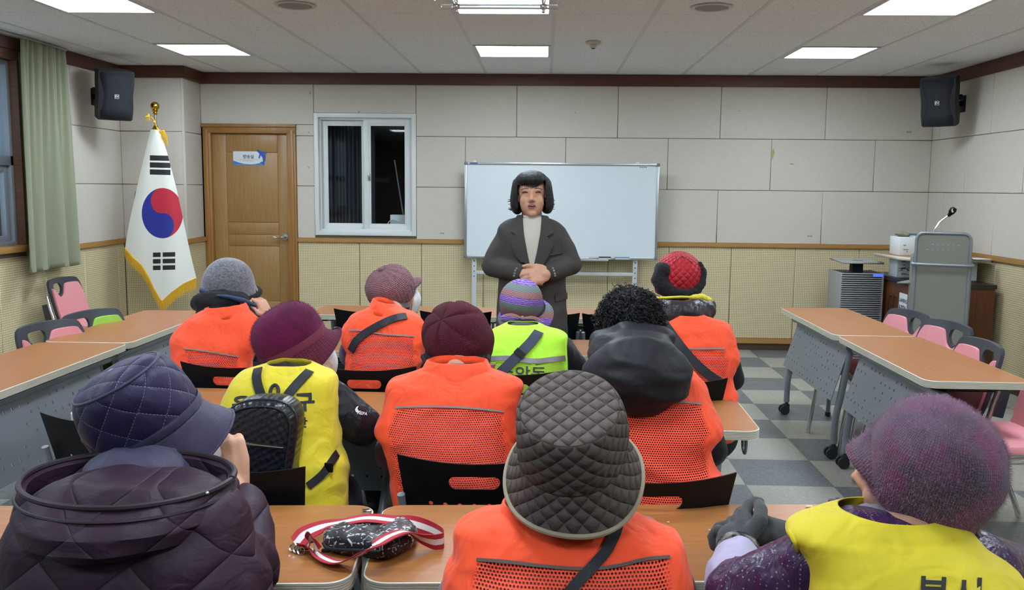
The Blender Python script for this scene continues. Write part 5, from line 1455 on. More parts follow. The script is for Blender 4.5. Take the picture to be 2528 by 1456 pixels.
def vest(root, mat, rings, panel=None, disp=None, k0=0, mbmat=None, pipe=True, base=None):
    """a sleeveless vest shell; panel = photo-pixel outline of the see-through net"""
    mb = MB(); mb.skin(rings, cap0=False, cap1=False)
    dv = disp or (lambda p: wrinkle(p, .0065, 9, .0022, 24, (1, 1, 1.5)))
    mb.bm.normal_update()
    cen = sum((p for r in rings for p in r), V())/(len(rings)*len(rings[0]))
    for v in mb.bm.verts:
        n = v.normal if v.normal.dot(v.co-cen) > 0 else -v.normal
        v.co += n*(dv(v.co)+.002)
    full = BVHTree.FromBMesh(mb.bm)
    if panel:
        pc = (sum(p[0] for p in panel)/len(panel), sum(p[1] for p in panel)/len(panel))
        small = [(pc[0]+(x-pc[0])*.955, pc[1]+(y-pc[1])*.955) for x, y in panel]
        kill = []
        for f in mb.bm.faces:
            c = f.calc_center_median()
            if c.y < cen.y and inside(small, *pix(c)): kill.append(f)
        bmesh.ops.delete(mb.bm, geom=kill, context='FACES')
    o = mb.build('vest', mat, root, world=True, angle=60)
    m = o.modifiers.new('s', 'SOLIDIFY'); m.thickness = .002; m.offset = 1
    if panel:
        pm = MB(); drape_poly(pm, full, panel, .0035, .010); pm.build('mesh_panel', mbmat or m_omesh, o, world=True, recalc=False)
    return o, full
def top_pipe(o, tree, pxs, mat, w=.006, name='piping', off=.006):
    mb = MB(); strap(mb, tree, pxs, w, off, 6, .0015, 1); return mb.build(name, mat, o, world=True)
def collar(parent, mat, ring, h=.036, flare=.018, tilt=0, stand=.022, name='collar', thick=.003):
    """a turned-down collar round the neck opening (ring = top section of the garment)"""
    n = len(ring); c = sum(ring, V())/n
    def R(z, e): return [p+V(((p-c).x, (p-c).y, 0)).normalized()*e+V((0, 0, z+tilt*(p.x-c.x))) for p in ring]
    rows = [R(-.008, -.001), R(.012, .0), R(stand, .003), R(stand-.003, .008), R(-h*.35, .008+flare*.55), R(-h*.8, .008+flare)]
    mb = MB(); mb.skin(rows, cap0=False, cap1=False)
    for v in mb.bm.verts: v.co += V((0, 1, 1))*.0025*noise.noise(v.co*24)
    o = mb.build(name, mat, parent, world=True, angle=70); o.modifiers.new('s', 'SOLIDIFY').thickness = thick; return o
def face_mask(parent, C, R, s=1.0):
    mb = MB(); g = lambda x, y, z: C+R @ V((x*s, y*s, z*s)); rows = []
    for j in range(9):
        v = j/8; z = .012-.115*v; w = .060-.022*abs(v-.35)**1.2*1.4; pr = .100+.024*math.sin(PI*(v*.9+.1))
        rows.append([g(w*math.sin(t)*1.03, .02+(pr-.02)*math.cos(t*.92)**.8 if abs(t) < 1.55 else .02, z) for t in [-1.35+2.7*i/16 for i in range(17)]])
    mb.skin(rows, closed=False); o = mb.build('face_mask', m_maskw, parent, world=True); o.modifiers.new('s', 'SOLIDIFY').thickness = .002
    mb = MB()
    for q in (-1, 1): mb.tube(bez([g(q*.061, .045, -.005), g(q*.076, .01, .012), g(q*.083, -.018, .0), g(q*.078, .0, -.035), g(q*.055, .045, -.085)], 5), .0016, 6)
    mb.build('ear_loop', m_maskw, o, world=True)
    return o
m_maskw = cloth('mask_white', (226, 226, 224), .8, 0, .05)
# ================================================================== PEOPLE
def default_arms(shL, shR, ty, wl=-.16, wr=.16, eo=.045, ey=.12, ez=-.23, z=.765, cu=(.5, .55, .6, .65), hands=True):
    c = (shL+shR)/2
    return [(shL+V((-eo, ey, ez)), V((c.x+wl, ty, z)), V((.55, .83, -.05)) if hands else None, V((.0, 0, 1)), cu),
            (shR+V((eo, ey, ez)), V((c.x+wr, ty, z)), V((-.55, .83, -.05)) if hands else None, V((.0, 0, 1)), cu)]
rnd = random.Random(11)
m_blk = cloth('black_jacket', (24, 25, 30), .55, .25, .45, 20)

# ---- dark red beanie, orange vest (second row from the viewer)
root = thing('person', 'seated person in a maroon knitted beanie and orange mesh-backed vest, seen from behind', 'person', (-.25, 2.55, 0))
Y0 = 2.57
rows = [(1390, 990, 1240, .115), (1300, 980, 1250, .13), (1230, 974, 1258, .135), (1138, 968, 1263, .13), (1090, 950, 1268, .128), (1066, 936, 1272, .125), (1040, 941, 1275, .12), (1007, 955, 1277, .115), (970, 961, 1283, .105), (949, 966, 1286, .095), (937, 990, 1272, .085), (925, 1025, 1240, .075), (915, 1045, 1212, .066), (905, 1060, 1197, .06)]
rg = torso_rings(rows, Y0, .8, .30)
shL, shR = at(985, 965, 2.65), at(1268, 965, 2.65)
arms = default_arms(shL, shR, 3.03)
arms[1] = (at(1292, 1075, 2.78), V((.02, 3.05, .765)), *arms[1][2:])
C6 = at(1129, 840, 2.825); Rh = axes((.1, .97, .1), (0, -.1, 1))
sit(root, C6, Rh, at(1127, 912, 2.72), (shL, shR), 2.52, arms)
m_mauve = cloth('mauve_jacket', (128, 74, 92), .6, .2, .4, 20)
jacket(root, 'jacket', m_mauve, torso_rings(rows, Y0, .8, .30, grow=-.016), (shL, shR), arms)
panel = [(980, 1008), (1110, 1006), (1237, 1016), (1243, 1060), (1250, 1100), (1250, 1160), (1248, 1220), (1120, 1220), (980, 1215), (974, 1150), (964, 1110), (955, 1069)]
v6, t6 = vest(root, m_orange, rg, panel)
top_pipe(v6, t6, [(978, 1007), (1050, 1005), (1120, 1006), (1180, 1010), (1240, 1016)], m_piping)
collar(v6, m_orange, rg[-1], .046, .034)
O6 = at(1125, 826, 2.795); R6 = axes((.15, .95, .25), (-.38, -.70, .60))
def star(a, z, p):
    t = max(0, min(1, (z+.02)/.11)); k = abs(math.cos(3*a+.3+z*9)); f = -(1-k)**3*.012*t*(1-max(0, (z-.085)/.02)*.5) if z < .106 else 0
    tw = .0045*abs(math.sin(3*a+26*z))*(1-t)
    return V((math.cos(a), math.sin(a), .4))*(f+tw)
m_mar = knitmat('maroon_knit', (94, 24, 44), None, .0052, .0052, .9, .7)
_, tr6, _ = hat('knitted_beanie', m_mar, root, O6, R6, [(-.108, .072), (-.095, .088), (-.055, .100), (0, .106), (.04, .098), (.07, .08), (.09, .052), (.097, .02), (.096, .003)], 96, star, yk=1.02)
H = Blob()
for k in range(26):
    a = k/25; x = 1046+158*a
    y0 = 888+6*math.sin(a*PI)
    p = at(x, y0-8, 2.74); q = at(x+rnd.uniform(-6, 8), y0+rnd.uniform(8, 20), 2.715); H.limb([p, (p+q)/2+V((rnd.uniform(-.006, .006), -.004, 0)), q], [.010, .009, .004], 7)
m_hair, n_, l_, b_ = newmat('black_hair'); b_.inputs['Base Color'].default_value = (*lin((20, 18, 20)), 1); b_.inputs['Roughness'].default_value = .42; b_.inputs['Specular IOR Level'].default_value = .35
bump(m_hair.node_tree, noise_(m_hair.node_tree, mapping(m_hair.node_tree, coords(m_hair.node_tree), (160, 160, 18)), 3, 3), b_, .6, .004)
H.fuse('hair', m_hair, root, .0035, 1, lambda p: .002*noise.noise(p*160))
mb = MB(); pp = [at(x, y, 2.70) for x, y in ((1196, 906), (1224, 899), (1221, 910), (1206, 922))]; mb.prism(pp, (0, .02, 0)); mb.build('collar_tip', m_mauve, root, world=True, smooth=False)

# ---- maroon brimmed hat, yellow vest, backpack
root = thing('person', 'seated person in a fuzzy maroon brimmed hat and yellow vest wearing a black backpack', 'person', (-.75, 2.52, 0))
Y0 = 2.52
rows = [(1390, 600, 835, .115), (1250, 588, 846, .13), (1180, 580, 850, .13), (1134, 574, 848, .13), (1100, 566, 836, .128), (1032, 560, 828, .12), (985, 564, 829, .115), (952, 574, 830, .105), (934, 586, 829, .095), (925, 602, 824, .088), (918, 620, 808, .08), (911, 642, 788, .07), (904, 664, 768, .062)]
rg = torso_rings(rows, Y0, .8, .30)
shL, shR = at(592, 955, 2.6), at(826, 958, 2.6)
arms = default_arms(shL, shR, 3.02)
arms[1] = (at(893, 1052, 2.62), at(872, 1040, 2.98), *arms[1][2:])
O5 = at(724, 850, 2.76); R5 = axes((.80, .48, .33), (-.42, -.20, .88))
C5 = O5+V((.012, .01, -.035)); Rh = axes((.82, .55, .05), (-.1, -.05, 1))
sit(root, C5, Rh, at(720, 915, 2.69), (shL, shR), 2.5, arms)
m_puff = cloth('black_puffer', (26, 28, 33), .36, .1, .6, 26, dist=.012)
_, tj5 = jacket(root, 'puffer_jacket', m_puff, torso_rings(rows, Y0, .8, .30, grow=-.016), (shL, shR), arms, .060, disp=lambda p: wrinkle(p, .009, 12, .003, 34))
v5, t5 = vest(root, m_yellow, rg, None)
collar(v5, m_yellow, rg[-1], .036, .034, -.03, .010)
m_print2 = M('vest_print_black', (24, 26, 30), .6)
mb = MB(); drape_text(mb, t5, '울산남구', 676, 1000, 44, -.06, .004, 1.12, .035); drape_text(mb, t5, '사업단', 716, 1046, 24, -.03, .004, 1.15, .035)
mb.build('lettering', m_print2, v5, world=True, smooth=False, recalc=False)
mb = MB(); drape_text(mb, tj5, 'NEPA', 893, 1021, 9, .15, .003, 1.0, .02)
drape_poly(mb, tj5, [(876, 1011), (879, 1005), (884, 1003), (881, 1009), (884, 1015), (890, 1014), (884, 1019), (878, 1017)], .003, .004)
mb.build('sleeve_logo', m_maskw, root, world=True, smooth=False, recalc=False)
m_ang = knitmat('maroon_angora', (112, 26, 74), (86, 24, 58), .004, .004, .95, .3, 14); m_felt = knitmat('maroon_felt_brim', (98, 34, 58), None, .012, .007, .9, .5)
prof = [(.000, .0985), (.012, .0995), (.04, .1005), (.075, .0945), (.105, .076), (.122, .050), (.128, .022), (.129, .002)]
ho, tr5, rgs = hat('brimmed_hat', m_ang, root, O5, R5, prof, 80)
fuzz('fuzz', M('angora_fibre', (124, 30, 82), .9), ho, None, ring_sampler(rgs, 1), 5200, .008, rnd, .00028, .2)
b5, _, rb = hat('brim', m_felt, root, O5, R5, [(-.076, .116, .022, .004, .044, -.010), (-.052, .112, .012, .002, .020, -.008), (-.022, .104, .004, 0, .006, -.004), (0, .0992, .0, 0, 0, 0)], 80, cap=False); b5.parent = ho; b5.matrix_parent_inverse = Matrix.Identity(4)
mb = MB(); mb.tube(rb[0]+[rb[0][0]], .003, 6); mb.build('brim_edge', m_felt, ho, world=True)
_ = hat('hat_band', M('maroon_band', (108, 40, 64), .8), ho, O5, R5, [(-.006, .1002), (.0, .1012), (.012, .1016), (.017, .1010)], 80, cap=False, solid=.002)
face_mask(root, C5, Rh)
S2 = Blob(); S2.limb([at(790, 905, 2.74), at(806, 897, 2.78), at(815, 912, 2.80)], [.022, .024, .016]); S2.limb([at(770, 902, 2.70), at(795, 910, 2.72), at(812, 920, 2.78)], [.012, .016, .014])
S2.fuse('scarf', cloth('peach_fleece', (226, 190, 166), .95, .4, .4, 90), root, .005, 2, lambda p: .002*noise.noise(p*200))
# backpack (carried, a thing of its own)
bp = thing('backpack', 'black textured leatherette backpack worn over the yellow vest', 'backpack', (-.70, 2.3, .65))
m_leath, n_, l_, b_ = newmat('black_leatherette'); nt = m_leath.node_tree; b_.inputs['Base Color'].default_value = (*lin((22, 26, 34)), 1); b_.inputs['Roughness'].default_value = .32
vo = nt.nodes.new('ShaderNodeTexVoronoi'); vo.distance = 'MANHATTAN'; vo.inputs['Scale'].default_value = 62; vo.inputs['Randomness'].default_value = .35
l_.new(mapping(nt, coords(nt), (1, .2, 1), (0, .5, 0)), vo.inputs['Vector']); bump(nt, vo.outputs[0], b_, .5, .005)
ol = [(524, 1083), (538, 1052), (556, 1022), (578, 1001), (605, 991), (640, 987), (680, 989), (708, 999), (724, 1016), (731, 1043), (728, 1085), (722, 1130), (716, 1170), (714, 1230), (560, 1226), (528, 1190), (520, 1130)]
ol = [(p.x, p.y) for p in bez([(x, y, 0) for x, y in ol+ol[:1]], 4)][:-1]
cx, cy = 626, 1110
def bpr(s, Y): return [at(cx+(x-cx)*s, cy+(y-cy)*s, 2.28)+V((0, Y-2.28, 0)) for x, y in ol]
mb = MB(); mb.skin([bpr(.80, 2.268), bpr(.90, 2.272), bpr(.97, 2.285), bpr(1, 2.31), bpr(1, 2.36), bpr(.97, 2.375)]); bb = mb.build('bag_body', m_leath, bp, world=True, angle=70)
tb = BVHTree.FromObject(bb, bpy.context.evaluated_depsgraph_get()); 
bmt = bmesh.new(); bmt.from_mesh(bb.data); bmt.transform(Matrix.Translation(bp.location)); tb = BVHTree.FromBMesh(bmt); bmt.free()
mb = MB(); mb.tube([p+V((0, -.001, 0)) for p in bpr(.985, 2.292)[:60]], .0035, 7); mb.build('piping', M('bag_piping', (40, 44, 52), .3), bp, world=True)
mb = MB(); mb.tube([p for p in bpr(.885, 2.268)[1:52]], .0028, 6); mb.build('zip', m_blackmat, bp, world=True)
mb = MB(); zp = [hit(tb, x, y, .002)[0] for x, y in catmull([(535, 1082), (560, 1087), (620, 1097), (680, 1104), (700, 1106)], 8)]; mb.tube(zp, .0032, 7); mb.build('pocket_zip', m_chrome, bp, world=True)
mb = MB(); mb.box(V(zp[0])-V((.004, .006, .004)), V(zp[0])+V((.016, .002, .005)), bev=.002); mb.build('zip_pull', m_chrome, bp, world=True)
mb = MB(); p = at(715, 1155, 2.29); mb.tube([p, p+V((-.002, -.006, -.02))], .003, 6); mb.build('zip_pull', M('brass', (180, 150, 90), .3, 1), bp, world=True)
m_strap = cloth('black_strap', (24, 26, 32), .5, .1, .2, 60)
for P_ in ([(640, 916), (636, 935), (641, 960), (652, 990)], [(764, 922), (740, 945), (716, 972), (697, 1002)]):
    mb = MB(); strap(mb, t5, P_, .026, .008, 8, .004); mb.build('shoulder_strap', m_strap, bp, world=True)
mb = MB(); mb.tube([hit(t5, x, y, .012)[0] for x, y in catmull([(669, 993), (671, 965), (682, 955), (690, 967), (684, 992)], 6)], .005, 8); mb.build('carry_loop', m_strap, bp, world=True)
mb = MB(); strap(mb, t5, [(828, 1120), (812, 1146), (790, 1175), (760, 1200)], .022, .006, 8, .003); lo = mb.build('lower_strap', m_strap, bp, world=True)
p, nn = hit(t5, 806, 1156, .012); mb = MB(); mb.box(p-V((.012, .003, .014)), p+V((.012, .003, .014)), bev=.003); mb.build('buckle', m_black, lo, world=True)

# ---- black curly hair, black hood, orange vest
root = thing('person', 'seated person with curly black hair, black hooded jacket and orange mesh-backed vest', 'person', (.33, 2.53, 0))
Y0 = 2.53
rows = [(1390, 1535, 1755, .115), (1300, 1530, 1768, .13), (1220, 1524, 1776, .135), (1190, 1520, 1774, .135), (1140, 1514, 1754, .13), (1105, 1508, 1748, .13), (1080, 1502, 1762, .13), (1060, 1496, 1777, .13), (1035, 1492, 1774, .125), (1005, 1490, 1760, .12), (975, 1490, 1746, .11), (952, 1494, 1736, .10), (930, 1505, 1718, .095), (905, 1522, 1692, .085), (880, 1540, 1662, .075), (860, 1556, 1640, .065)]
rg = torso_rings(rows, Y0, .8, .30)
shL, shR = at(1512, 965, 2.62), at(1722, 975, 2.62)
arms = default_arms(shL, shR, 3.0)
arms[1] = (at(1752, 1110, 2.66), at(1690, 1060, 2.98), *arms[1][2:])
C7 = at(1556, 803, 2.74); Rh = axes((.0, .98, -.05), (0, 0, 1))
sit(root, C7, Rh, at(1558, 855, 2.68), (shL, shR), 2.5, arms, s=.92)
jo, _ = jacket(root, 'jacket', m_blk, torso_rings(rows, Y0, .8, .30, grow=-.016), (shL, shR), arms)
panel = [(1540, 1000), (1640, 998), (1690, 996), (1726, 999), (1738, 1030), (1752, 1068), (1738, 1085), (1737, 1110), (1745, 1150), (1752, 1190), (1752, 1250), (1545, 1255), (1540, 1120)]
v7, t7 = vest(root, m_orange, rg, panel, lambda p: wrinkle(p, .006, 9, .002, 24)+.010*math.exp(-((p.z-.735-.04*math.sin(p.x*9))/.018)**2))
top_pipe(v7, t7, [(1660, 996), (1690, 995), (1728, 999)], m_piping)
HB = Blob(); HB.ball(at(1573, 930, 2.46), (.148, .085, .108)); HB.ball(at(1565, 875, 2.55), (.128, .105, .066)); HB.limb([at(1490, 850, 2.62), at(1555, 838, 2.60), at(1630, 842, 2.62)], [.04, .05, .04])
HB.fuse('hood', m_blk, jo, .008, 8, lambda p: wrinkle(p, .011, 8, .004, 22, (.7, 1, 1.8)))
HB = Blob(); HB.ball(C7+V((0, -.01, .016)), (.096, .108, .103)); HB.ball(C7+V((0, -.035, -.04)), (.098, .078, .062)); HB.ball(C7+V((-.045, -.03, -.035)), .05); HB.ball(C7+V((.045, -.03, -.035)), .05)
hb = HB.fuse('hair', m_hair, root, .007, 3, lambda p: .006*noise.noise(p*45)+.003*noise.noise(p*110))
mb = MB(); tr = HB.tree
for k in range(2300):
    d = V((rnd.gauss(0, 1), rnd.gauss(-.35, 1), rnd.gauss(.1, 1))).normalized()
    h = tr.ray_cast(C7+V((0, -.01, 0))+d*.3, -d)
    if h[0] is None: continue
    p, n = h[0]-h[1]*.004, h[1]
    if p.z < C7.z-.075 or (p.y > C7.y+.06 and p.z < C7.z+.02): continue
    tn = V((rnd.gauss(0, .6), rnd.gauss(0, .4), -1)); tn = (tn-n*tn.dot(n)).normalized(); bn = n.cross(tn)
    L_ = rnd.uniform(.022, .05); r_ = rnd.uniform(.003, .0075); ph = rnd.uniform(0, 6.3); tu = rnd.uniform(1.0, 2.4); pts = []
    for i in range(9):
        t = i/8; a = ph+tu*2*PI*t
        pts.append(p+tn*L_*t+(n*(math.cos(a)+1.0)+bn*math.sin(a))*r_*(.5+.5*t)+n*.003)
    mb.tube(pts, [.0012]*8+[.0004], 3, cap=False)
o = mb.build('curls', m_hair, hb, world=True, recalc=False); o['kind'] = 'stuff'

# ---- dusty pink knitted cap
root = thing('person', 'seated person in a dusty pink knitted peaked cap, white mask and orange vest', 'person', (-.65, 3.73, 0))
Y0 = 3.74
rows = [(1010, 862, 1030, .115), (930, 856, 1032, .13), (905, 857, 1033, .13), (885, 860, 1040, .13), (868, 864, 1044, .125), (850, 854, 1047, .12), (828, 849, 1049, .115), (807, 852, 1048, .105), (792, 860, 1043, .095), (780, 870, 1030, .085), (771, 893, 1006, .075), (762, 911, 988, .066), (754, 926, 972, .06)]
rg = torso_rings(rows, Y0, .8, .30)
shL, shR = at(866, 815, 3.83), at(1036, 815, 3.83)
arms = default_arms(shL, shR, 4.32)
arms[0] = (at(866, 875, 3.95), *arms[0][1:]); arms[1] = (at(1038, 885, 3.95), *arms[1][1:])
O2 = at(966, 716, 4.06); R2 = axes((.86, .42, .16), (-.33, -.40, .86)); Rh = axes((.86, .5, .0), (-.08, -.05, 1)); C2 = O2+V((.012, .012, -.018))
sit(root, C2, Rh, at(968, 772, 3.95), (shL, shR), 3.72, arms)
jacket(root, 'jacket', cloth('purple_jacket', (78, 30, 88), .5, .2, .4, 30), torso_rings(rows, Y0, .8, .30, grow=-.014), (shL, shR), arms)
panel = [(863, 817), (900, 818), (945, 826), (1020, 831), (1022, 870), (1026, 900), (1027, 940), (864, 940), (866, 890), (862, 850)]
v2, t2 = vest(root, m_orange, rg, panel)
top_pipe(v2, t2, [(862, 816), (900, 818), (945, 826), (1022, 831)], m_piping)
collar(v2, m_orange, rg[-1], .040, .028, -.30)
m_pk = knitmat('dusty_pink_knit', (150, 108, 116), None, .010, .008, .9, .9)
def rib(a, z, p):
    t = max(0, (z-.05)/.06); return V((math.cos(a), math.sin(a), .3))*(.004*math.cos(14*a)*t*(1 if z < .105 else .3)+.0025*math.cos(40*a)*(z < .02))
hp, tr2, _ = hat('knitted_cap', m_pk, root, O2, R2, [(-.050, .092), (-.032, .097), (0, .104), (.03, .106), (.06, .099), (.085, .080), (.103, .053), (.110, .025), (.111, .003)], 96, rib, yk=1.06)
mb = MB(); g = lambda x, y, z: O2+R2 @ V((x, y, z)); top = []; 
for j in range(7):
    v = j/6; top.append([g((.082-.012*v)*math.sin(t),   .097*math.cos(t)+.052*v*math.cos(t)**.6, -.018+.010*math.cos(t)-.012*v) for t in [-1.15+2.3*i/18 for i in range(19)]])
mb.skin(top, closed=False, uvs=lambda i, j: (j*.009, i*.010)); o = mb.build('peak', m_pk, hp, world=True); o.modifiers.new('s', 'SOLIDIFY').thickness = .007
mb = MB(); mb.ball(g(0, 0, .112), .012); mb.build('crown_knot', m_pk, hp, world=True)
face_mask(root, C2, Rh)
mb = MB(); mb.ball(at(985, 757, 4.0), (.05, .05, .022), 14, 8); mb.build('hair', M('grey_hair', (70, 62, 62), .6, 0, .3, 90, bumps=.6, bscale=200), root, world=True)
st = thing('bag_strap', 'wide black bag strap slung across the back below the pink knitted cap', 'bag strap', (-.70, 3.62, .85))
mb = MB(); strap(mb, t2, [(1003, 783), (985, 785), (960, 793), (930, 808), (900, 826), (880, 844), (869, 866)], .034, .007, 8, .003); mb.build('webbing', m_strap, st, world=True)

# ---- zigzag purple hat, lime vest
root = thing('person', 'seated person in a purple zigzag hat with a bow and a lime vest', 'person', (-.08, 3.74, 0))
Y0 = 3.74
rows = [(1010, 1215, 1396, .115), (940, 1206, 1399, .13), (915, 1203, 1398, .13), (885, 1199, 1397, .125), (855, 1197, 1396, .115), (838, 1199, 1398, .105), (828, 1202, 1398, .098), (820, 1209, 1386, .09), (813, 1222, 1362, .08), (806, 1240, 1342, .07), (800, 1254, 1328, .062)]
rg = torso_rings(rows, Y0, .8, .30)
shL, shR = at(1214, 842, 3.83), at(1390, 842, 3.83)
arms = default_arms(shL, shR, 4.32)
arms[1] = (at(1420, 905, 3.98), *arms[1][1:])
O3 = at(1289, 762, 4.05); R3 = axes((.22, .95, .1), (-.10, -.50, .86)); C3 = O3+V((0, .015, -.035)); Rh = axes((.15, .98, 0), (0, -.05, 1))
sit(root, C3, Rh, at(1293, 812, 3.97), (shL, shR), 3.72, arms)
jo, _ = jacket(root, 'jacket', m_blk, torso_rings(rows, Y0, .8, .30, grow=-.014), (shL, shR), arms)
NB = Blob(); NB.ball(at(1294, 803, 3.93), (.074, .075, .034)); NB.fuse('neck_warmer', m_blk, root, .006, 3, lambda p: wrinkle(p, .003, 20))
panel = [(1202, 897), (1260, 896), (1319, 902), (1391, 895), (1393, 930), (1393, 985), (1208, 985)]
v3, t3 = vest(root, m_lime, rg, panel, lambda p: wrinkle(p, .004, 9, .001, 24), mbmat=m_lmesh)
top_pipe(v3, t3, [(1198, 886), (1230, 885), (1260, 885), (1319, 892), (1360, 888), (1393, 884)], m_greystrip, .021, 'reflective_strip', .005)
mb = MB(); mb.tube([hit(t3, 1395, y, .004)[0] for y in range(835, 925, 6)], .0035, 6); mb.build('trim_binding', m_lime, v3, world=True)
mb = MB(); drape_text(mb, t3, '수암동', 1290, 926, 36, .02, .006, 1.05, .012); mb.build('lettering', m_print2, v3, world=True, smooth=False, recalc=False)
st = thing('bag_strap', 'navy ribbed bag strap with slider across the lime vest', 'bag strap', (-.12, 3.62, .85))
m_navyst = M('navy_webbing', (38, 46, 68), .6, 0, .06, 40, bumps=.3, bscale=500)
mb = MB(); strap(mb, t3, [(1330, 822), (1312, 845), (1290, 868), (1265, 893), (1236, 922)], .042, .008, 8, .003); mb.build('webbing', m_navyst, st, world=True)
p, nn = hit(t3, 1284, 875, .014); mb = MB(); Rm = axes((.75, 0, .6), nn); mb.box(p-V((.004, .022, .002)), p+V((.004, .022, .002)), bev=.001, rot=Matrix.Rotation(.1, 3, 'Y')); 
mb.bm.free(); mb = MB(); strap(mb, t3, [(1289, 869), (1279, 880)], .046, .013, 4, .004); mb.build('slider', m_black, st, world=True)
# zigzag cloth
m_zig, n_, l_, b_ = newmat('zigzag_cloth'); nt = m_zig.node_tree
uv = nt.nodes.new('ShaderNodeUVMap').outputs[0]; s_ = nt.nodes.new('ShaderNodeSeparateXYZ'); l_.new(uv, s_.inputs[0])
so = nt.nodes.new('ShaderNodeSeparateXYZ'); l_.new(coords(nt), so.inputs[0])
zz = math_(nt, 'ADD', math_(nt, 'ADD', so.outputs[2], math_(nt, 'MULTIPLY', so.outputs[0], .12)), 3)
tri = math_(nt, 'ABSOLUTE', math_(nt, 'SUBTRACT', math_(nt, 'FRACT', math_(nt, 'DIVIDE', math_(nt, 'ADD', so.outputs[0], 3), .0170)), .5))
vz = math_(nt, 'ADD', zz, math_(nt, 'MULTIPLY', tri, .034)); vw = math_(nt, 'ADD', zz, math_(nt, 'MULTIPLY', noise_(nt, coords(nt), 70, 2), .012))
st_ = math_(nt, 'GREATER_THAN', math_(nt, 'FRACT', math_(nt, 'DIVIDE', vz, .0085)), .5)
band = math_(nt, 'FRACT', math_(nt, 'DIVIDE', zz, .085))
warm = mixc(nt, st_, lin((84, 36, 50)), lin((176, 130, 126))); cool = mixc(nt, st_, lin((58, 64, 62)), lin((128, 146, 146)))
pur = mixc(nt, math_(nt, 'GREATER_THAN', math_(nt, 'FRACT', math_(nt, 'DIVIDE', vw, .0075)), .5), lin((84, 52, 140)), lin((150, 116, 196)))
c_ = mixc(nt, math_(nt, 'GREATER_THAN', band, .36), pur, warm); c_ = mixc(nt, math_(nt, 'GREATER_THAN', band, .66), c_, cool)
l_.new(c_, b_.inputs['Base Color']); b_.inputs['Roughness'].default_value = .75
ho, tr3, rz = hat('patterned_hat', m_zig, root, O3, R3, [(0, .096), (.035, .098), (.075, .093), (.108, .076), (.128, .048), (.136, .018), (.1365, .003)], 80, yk=1.08)
b3, _, rb = hat('brim', m_zig, root, O3+V((.012, 0, 0)), R3, [(-.05, .128), (-.035, .122), (-.014, .107), (.003, .097)], 80, lambda a, z, p: V((0, 0, 1))*(.014*math.sin(2*a+.7)*(-z/.05)), cap=False, yk=1.05); b3.parent = ho
_ = hat('hat_band', M('plum_band', (66, 56, 76), .7), ho, O3, R3, [(-.002, .0985), (.006, .0995), (.014, .0990)], 64, cap=False, solid=.002)
mb = MB(); q0 = at(1290, 789, 3.915)
for s in (-1, 1):
    rr = []
    for i in range(9):
        t = i/8; w = .006+.015*math.sin(PI*min(1, t*.75+.12)); x = s*(.006+.088*t); z = .006*math.sin(t*2.5)-.022*t*(s > 0)+.0*t
        rr.append([q0+V((x, .010*math.sin(PI*t)-.004+.006*math.sin(a)*1, z+w*math.cos(a))) if True else 0 for a in [2*PI*k/12 for k in range(12)]])
    mb.skin(rr)
mb.ball(q0+V((0, -.004, .004)), (.012, .010, .014)); mb.build('bow', m_zig, ho, world=True)

# ---- red quilted cap with black fleece
root = thing('person', 'seated person in a red quilted cap with black fleece and orange vest', 'person', (.61, 3.63, 0))
Y0 = 3.64
rows = [(1080, 1632, 1806, .115), (982, 1626, 1814, .13), (952, 1622, 1806, .13), (925, 1619, 1802, .13), (900, 1617, 1812, .128), (880, 1617, 1819, .122), (855, 1620, 1814, .115), (830, 1625, 1808, .105), (806, 1633, 1798, .095), (795, 1645, 1780, .085), (786, 1658, 1756, .075), (778, 1670, 1736, .066)]
rg = torso_rings(rows, Y0, .8, .30)
shL, shR = at(1638, 830, 3.72), at(1796, 832, 3.72)
arms = default_arms(shL, shR, 4.3)
arms[1] = (at(1805, 935, 3.76), V((.62, 4.34, .765)), *arms[1][2:])
O4 = at(1675, 690, 3.98); R4 = axes((-.12, .97, .1), (.02, -.12, 1)); C4 = O4+V((0, .01, -.02)); Rh = axes((-.2, .97, 0), (0, 0, 1))
sit(root, C4, Rh, at(1680, 775, 3.88), (shL, shR), 3.62, arms)
jo, _ = jacket(root, 'jacket', m_blk, torso_rings(rows, Y0, .8, .30, grow=-.010), (shL, shR), arms)
panel = [(1650, 862), (1740, 862), (1786, 862), (1796, 880), (1799, 905), (1790, 930), (1778, 940), (1760, 975), (1640, 975), (1640, 880)]
v4, t4 = vest(root, m_orange, rg, panel)
top_pipe(v4, t4, [(1650, 862), (1700, 862), (1787, 861)], m_piping)
m_gloss = cloth('glossy_grey_down', (52, 48, 52), .22, 0, .7, 24, dist=.012)
HB = Blob(); HB.limb([at(1630, 762, 3.78), at(1660, 774, 3.70), at(1705, 774, 3.70), at(1745, 764, 3.78)], [.042, .055, .055, .04]); HB.limb([at(1636, 752, 3.9), at(1700, 748, 3.93), at(1750, 756, 3.88)], [.03, .035, .03])
HB.fuse('hood', m_gloss, jo, .007, 5, lambda p: wrinkle(p, .007, 14, .003, 36))
m_yl = cloth('yellow_lining', (214, 196, 40), .6, .1, .3, 60)
mb = MB(); mb.tube(bez([at(1612, 736, 3.78), at(1640, 735, 3.74), at(1680, 733, 3.74), at(1706, 734, 3.76)], 6), .0055, 8); mb.build('lining_edge', m_yl, jo, world=True)
HB = Blob(); HB.limb([at(1708, 735, 3.80), at(1730, 733, 3.82), at(1752, 742, 3.83)], [.012, .017, .014]); HB.fuse('lining', m_yl, jo, .004, 2, lambda p: .003*noise.noise(p*120))
m_rq = quiltmat('red_quilt', (168, 24, 38), .024, .5, None, .04, .1, .7, .006)
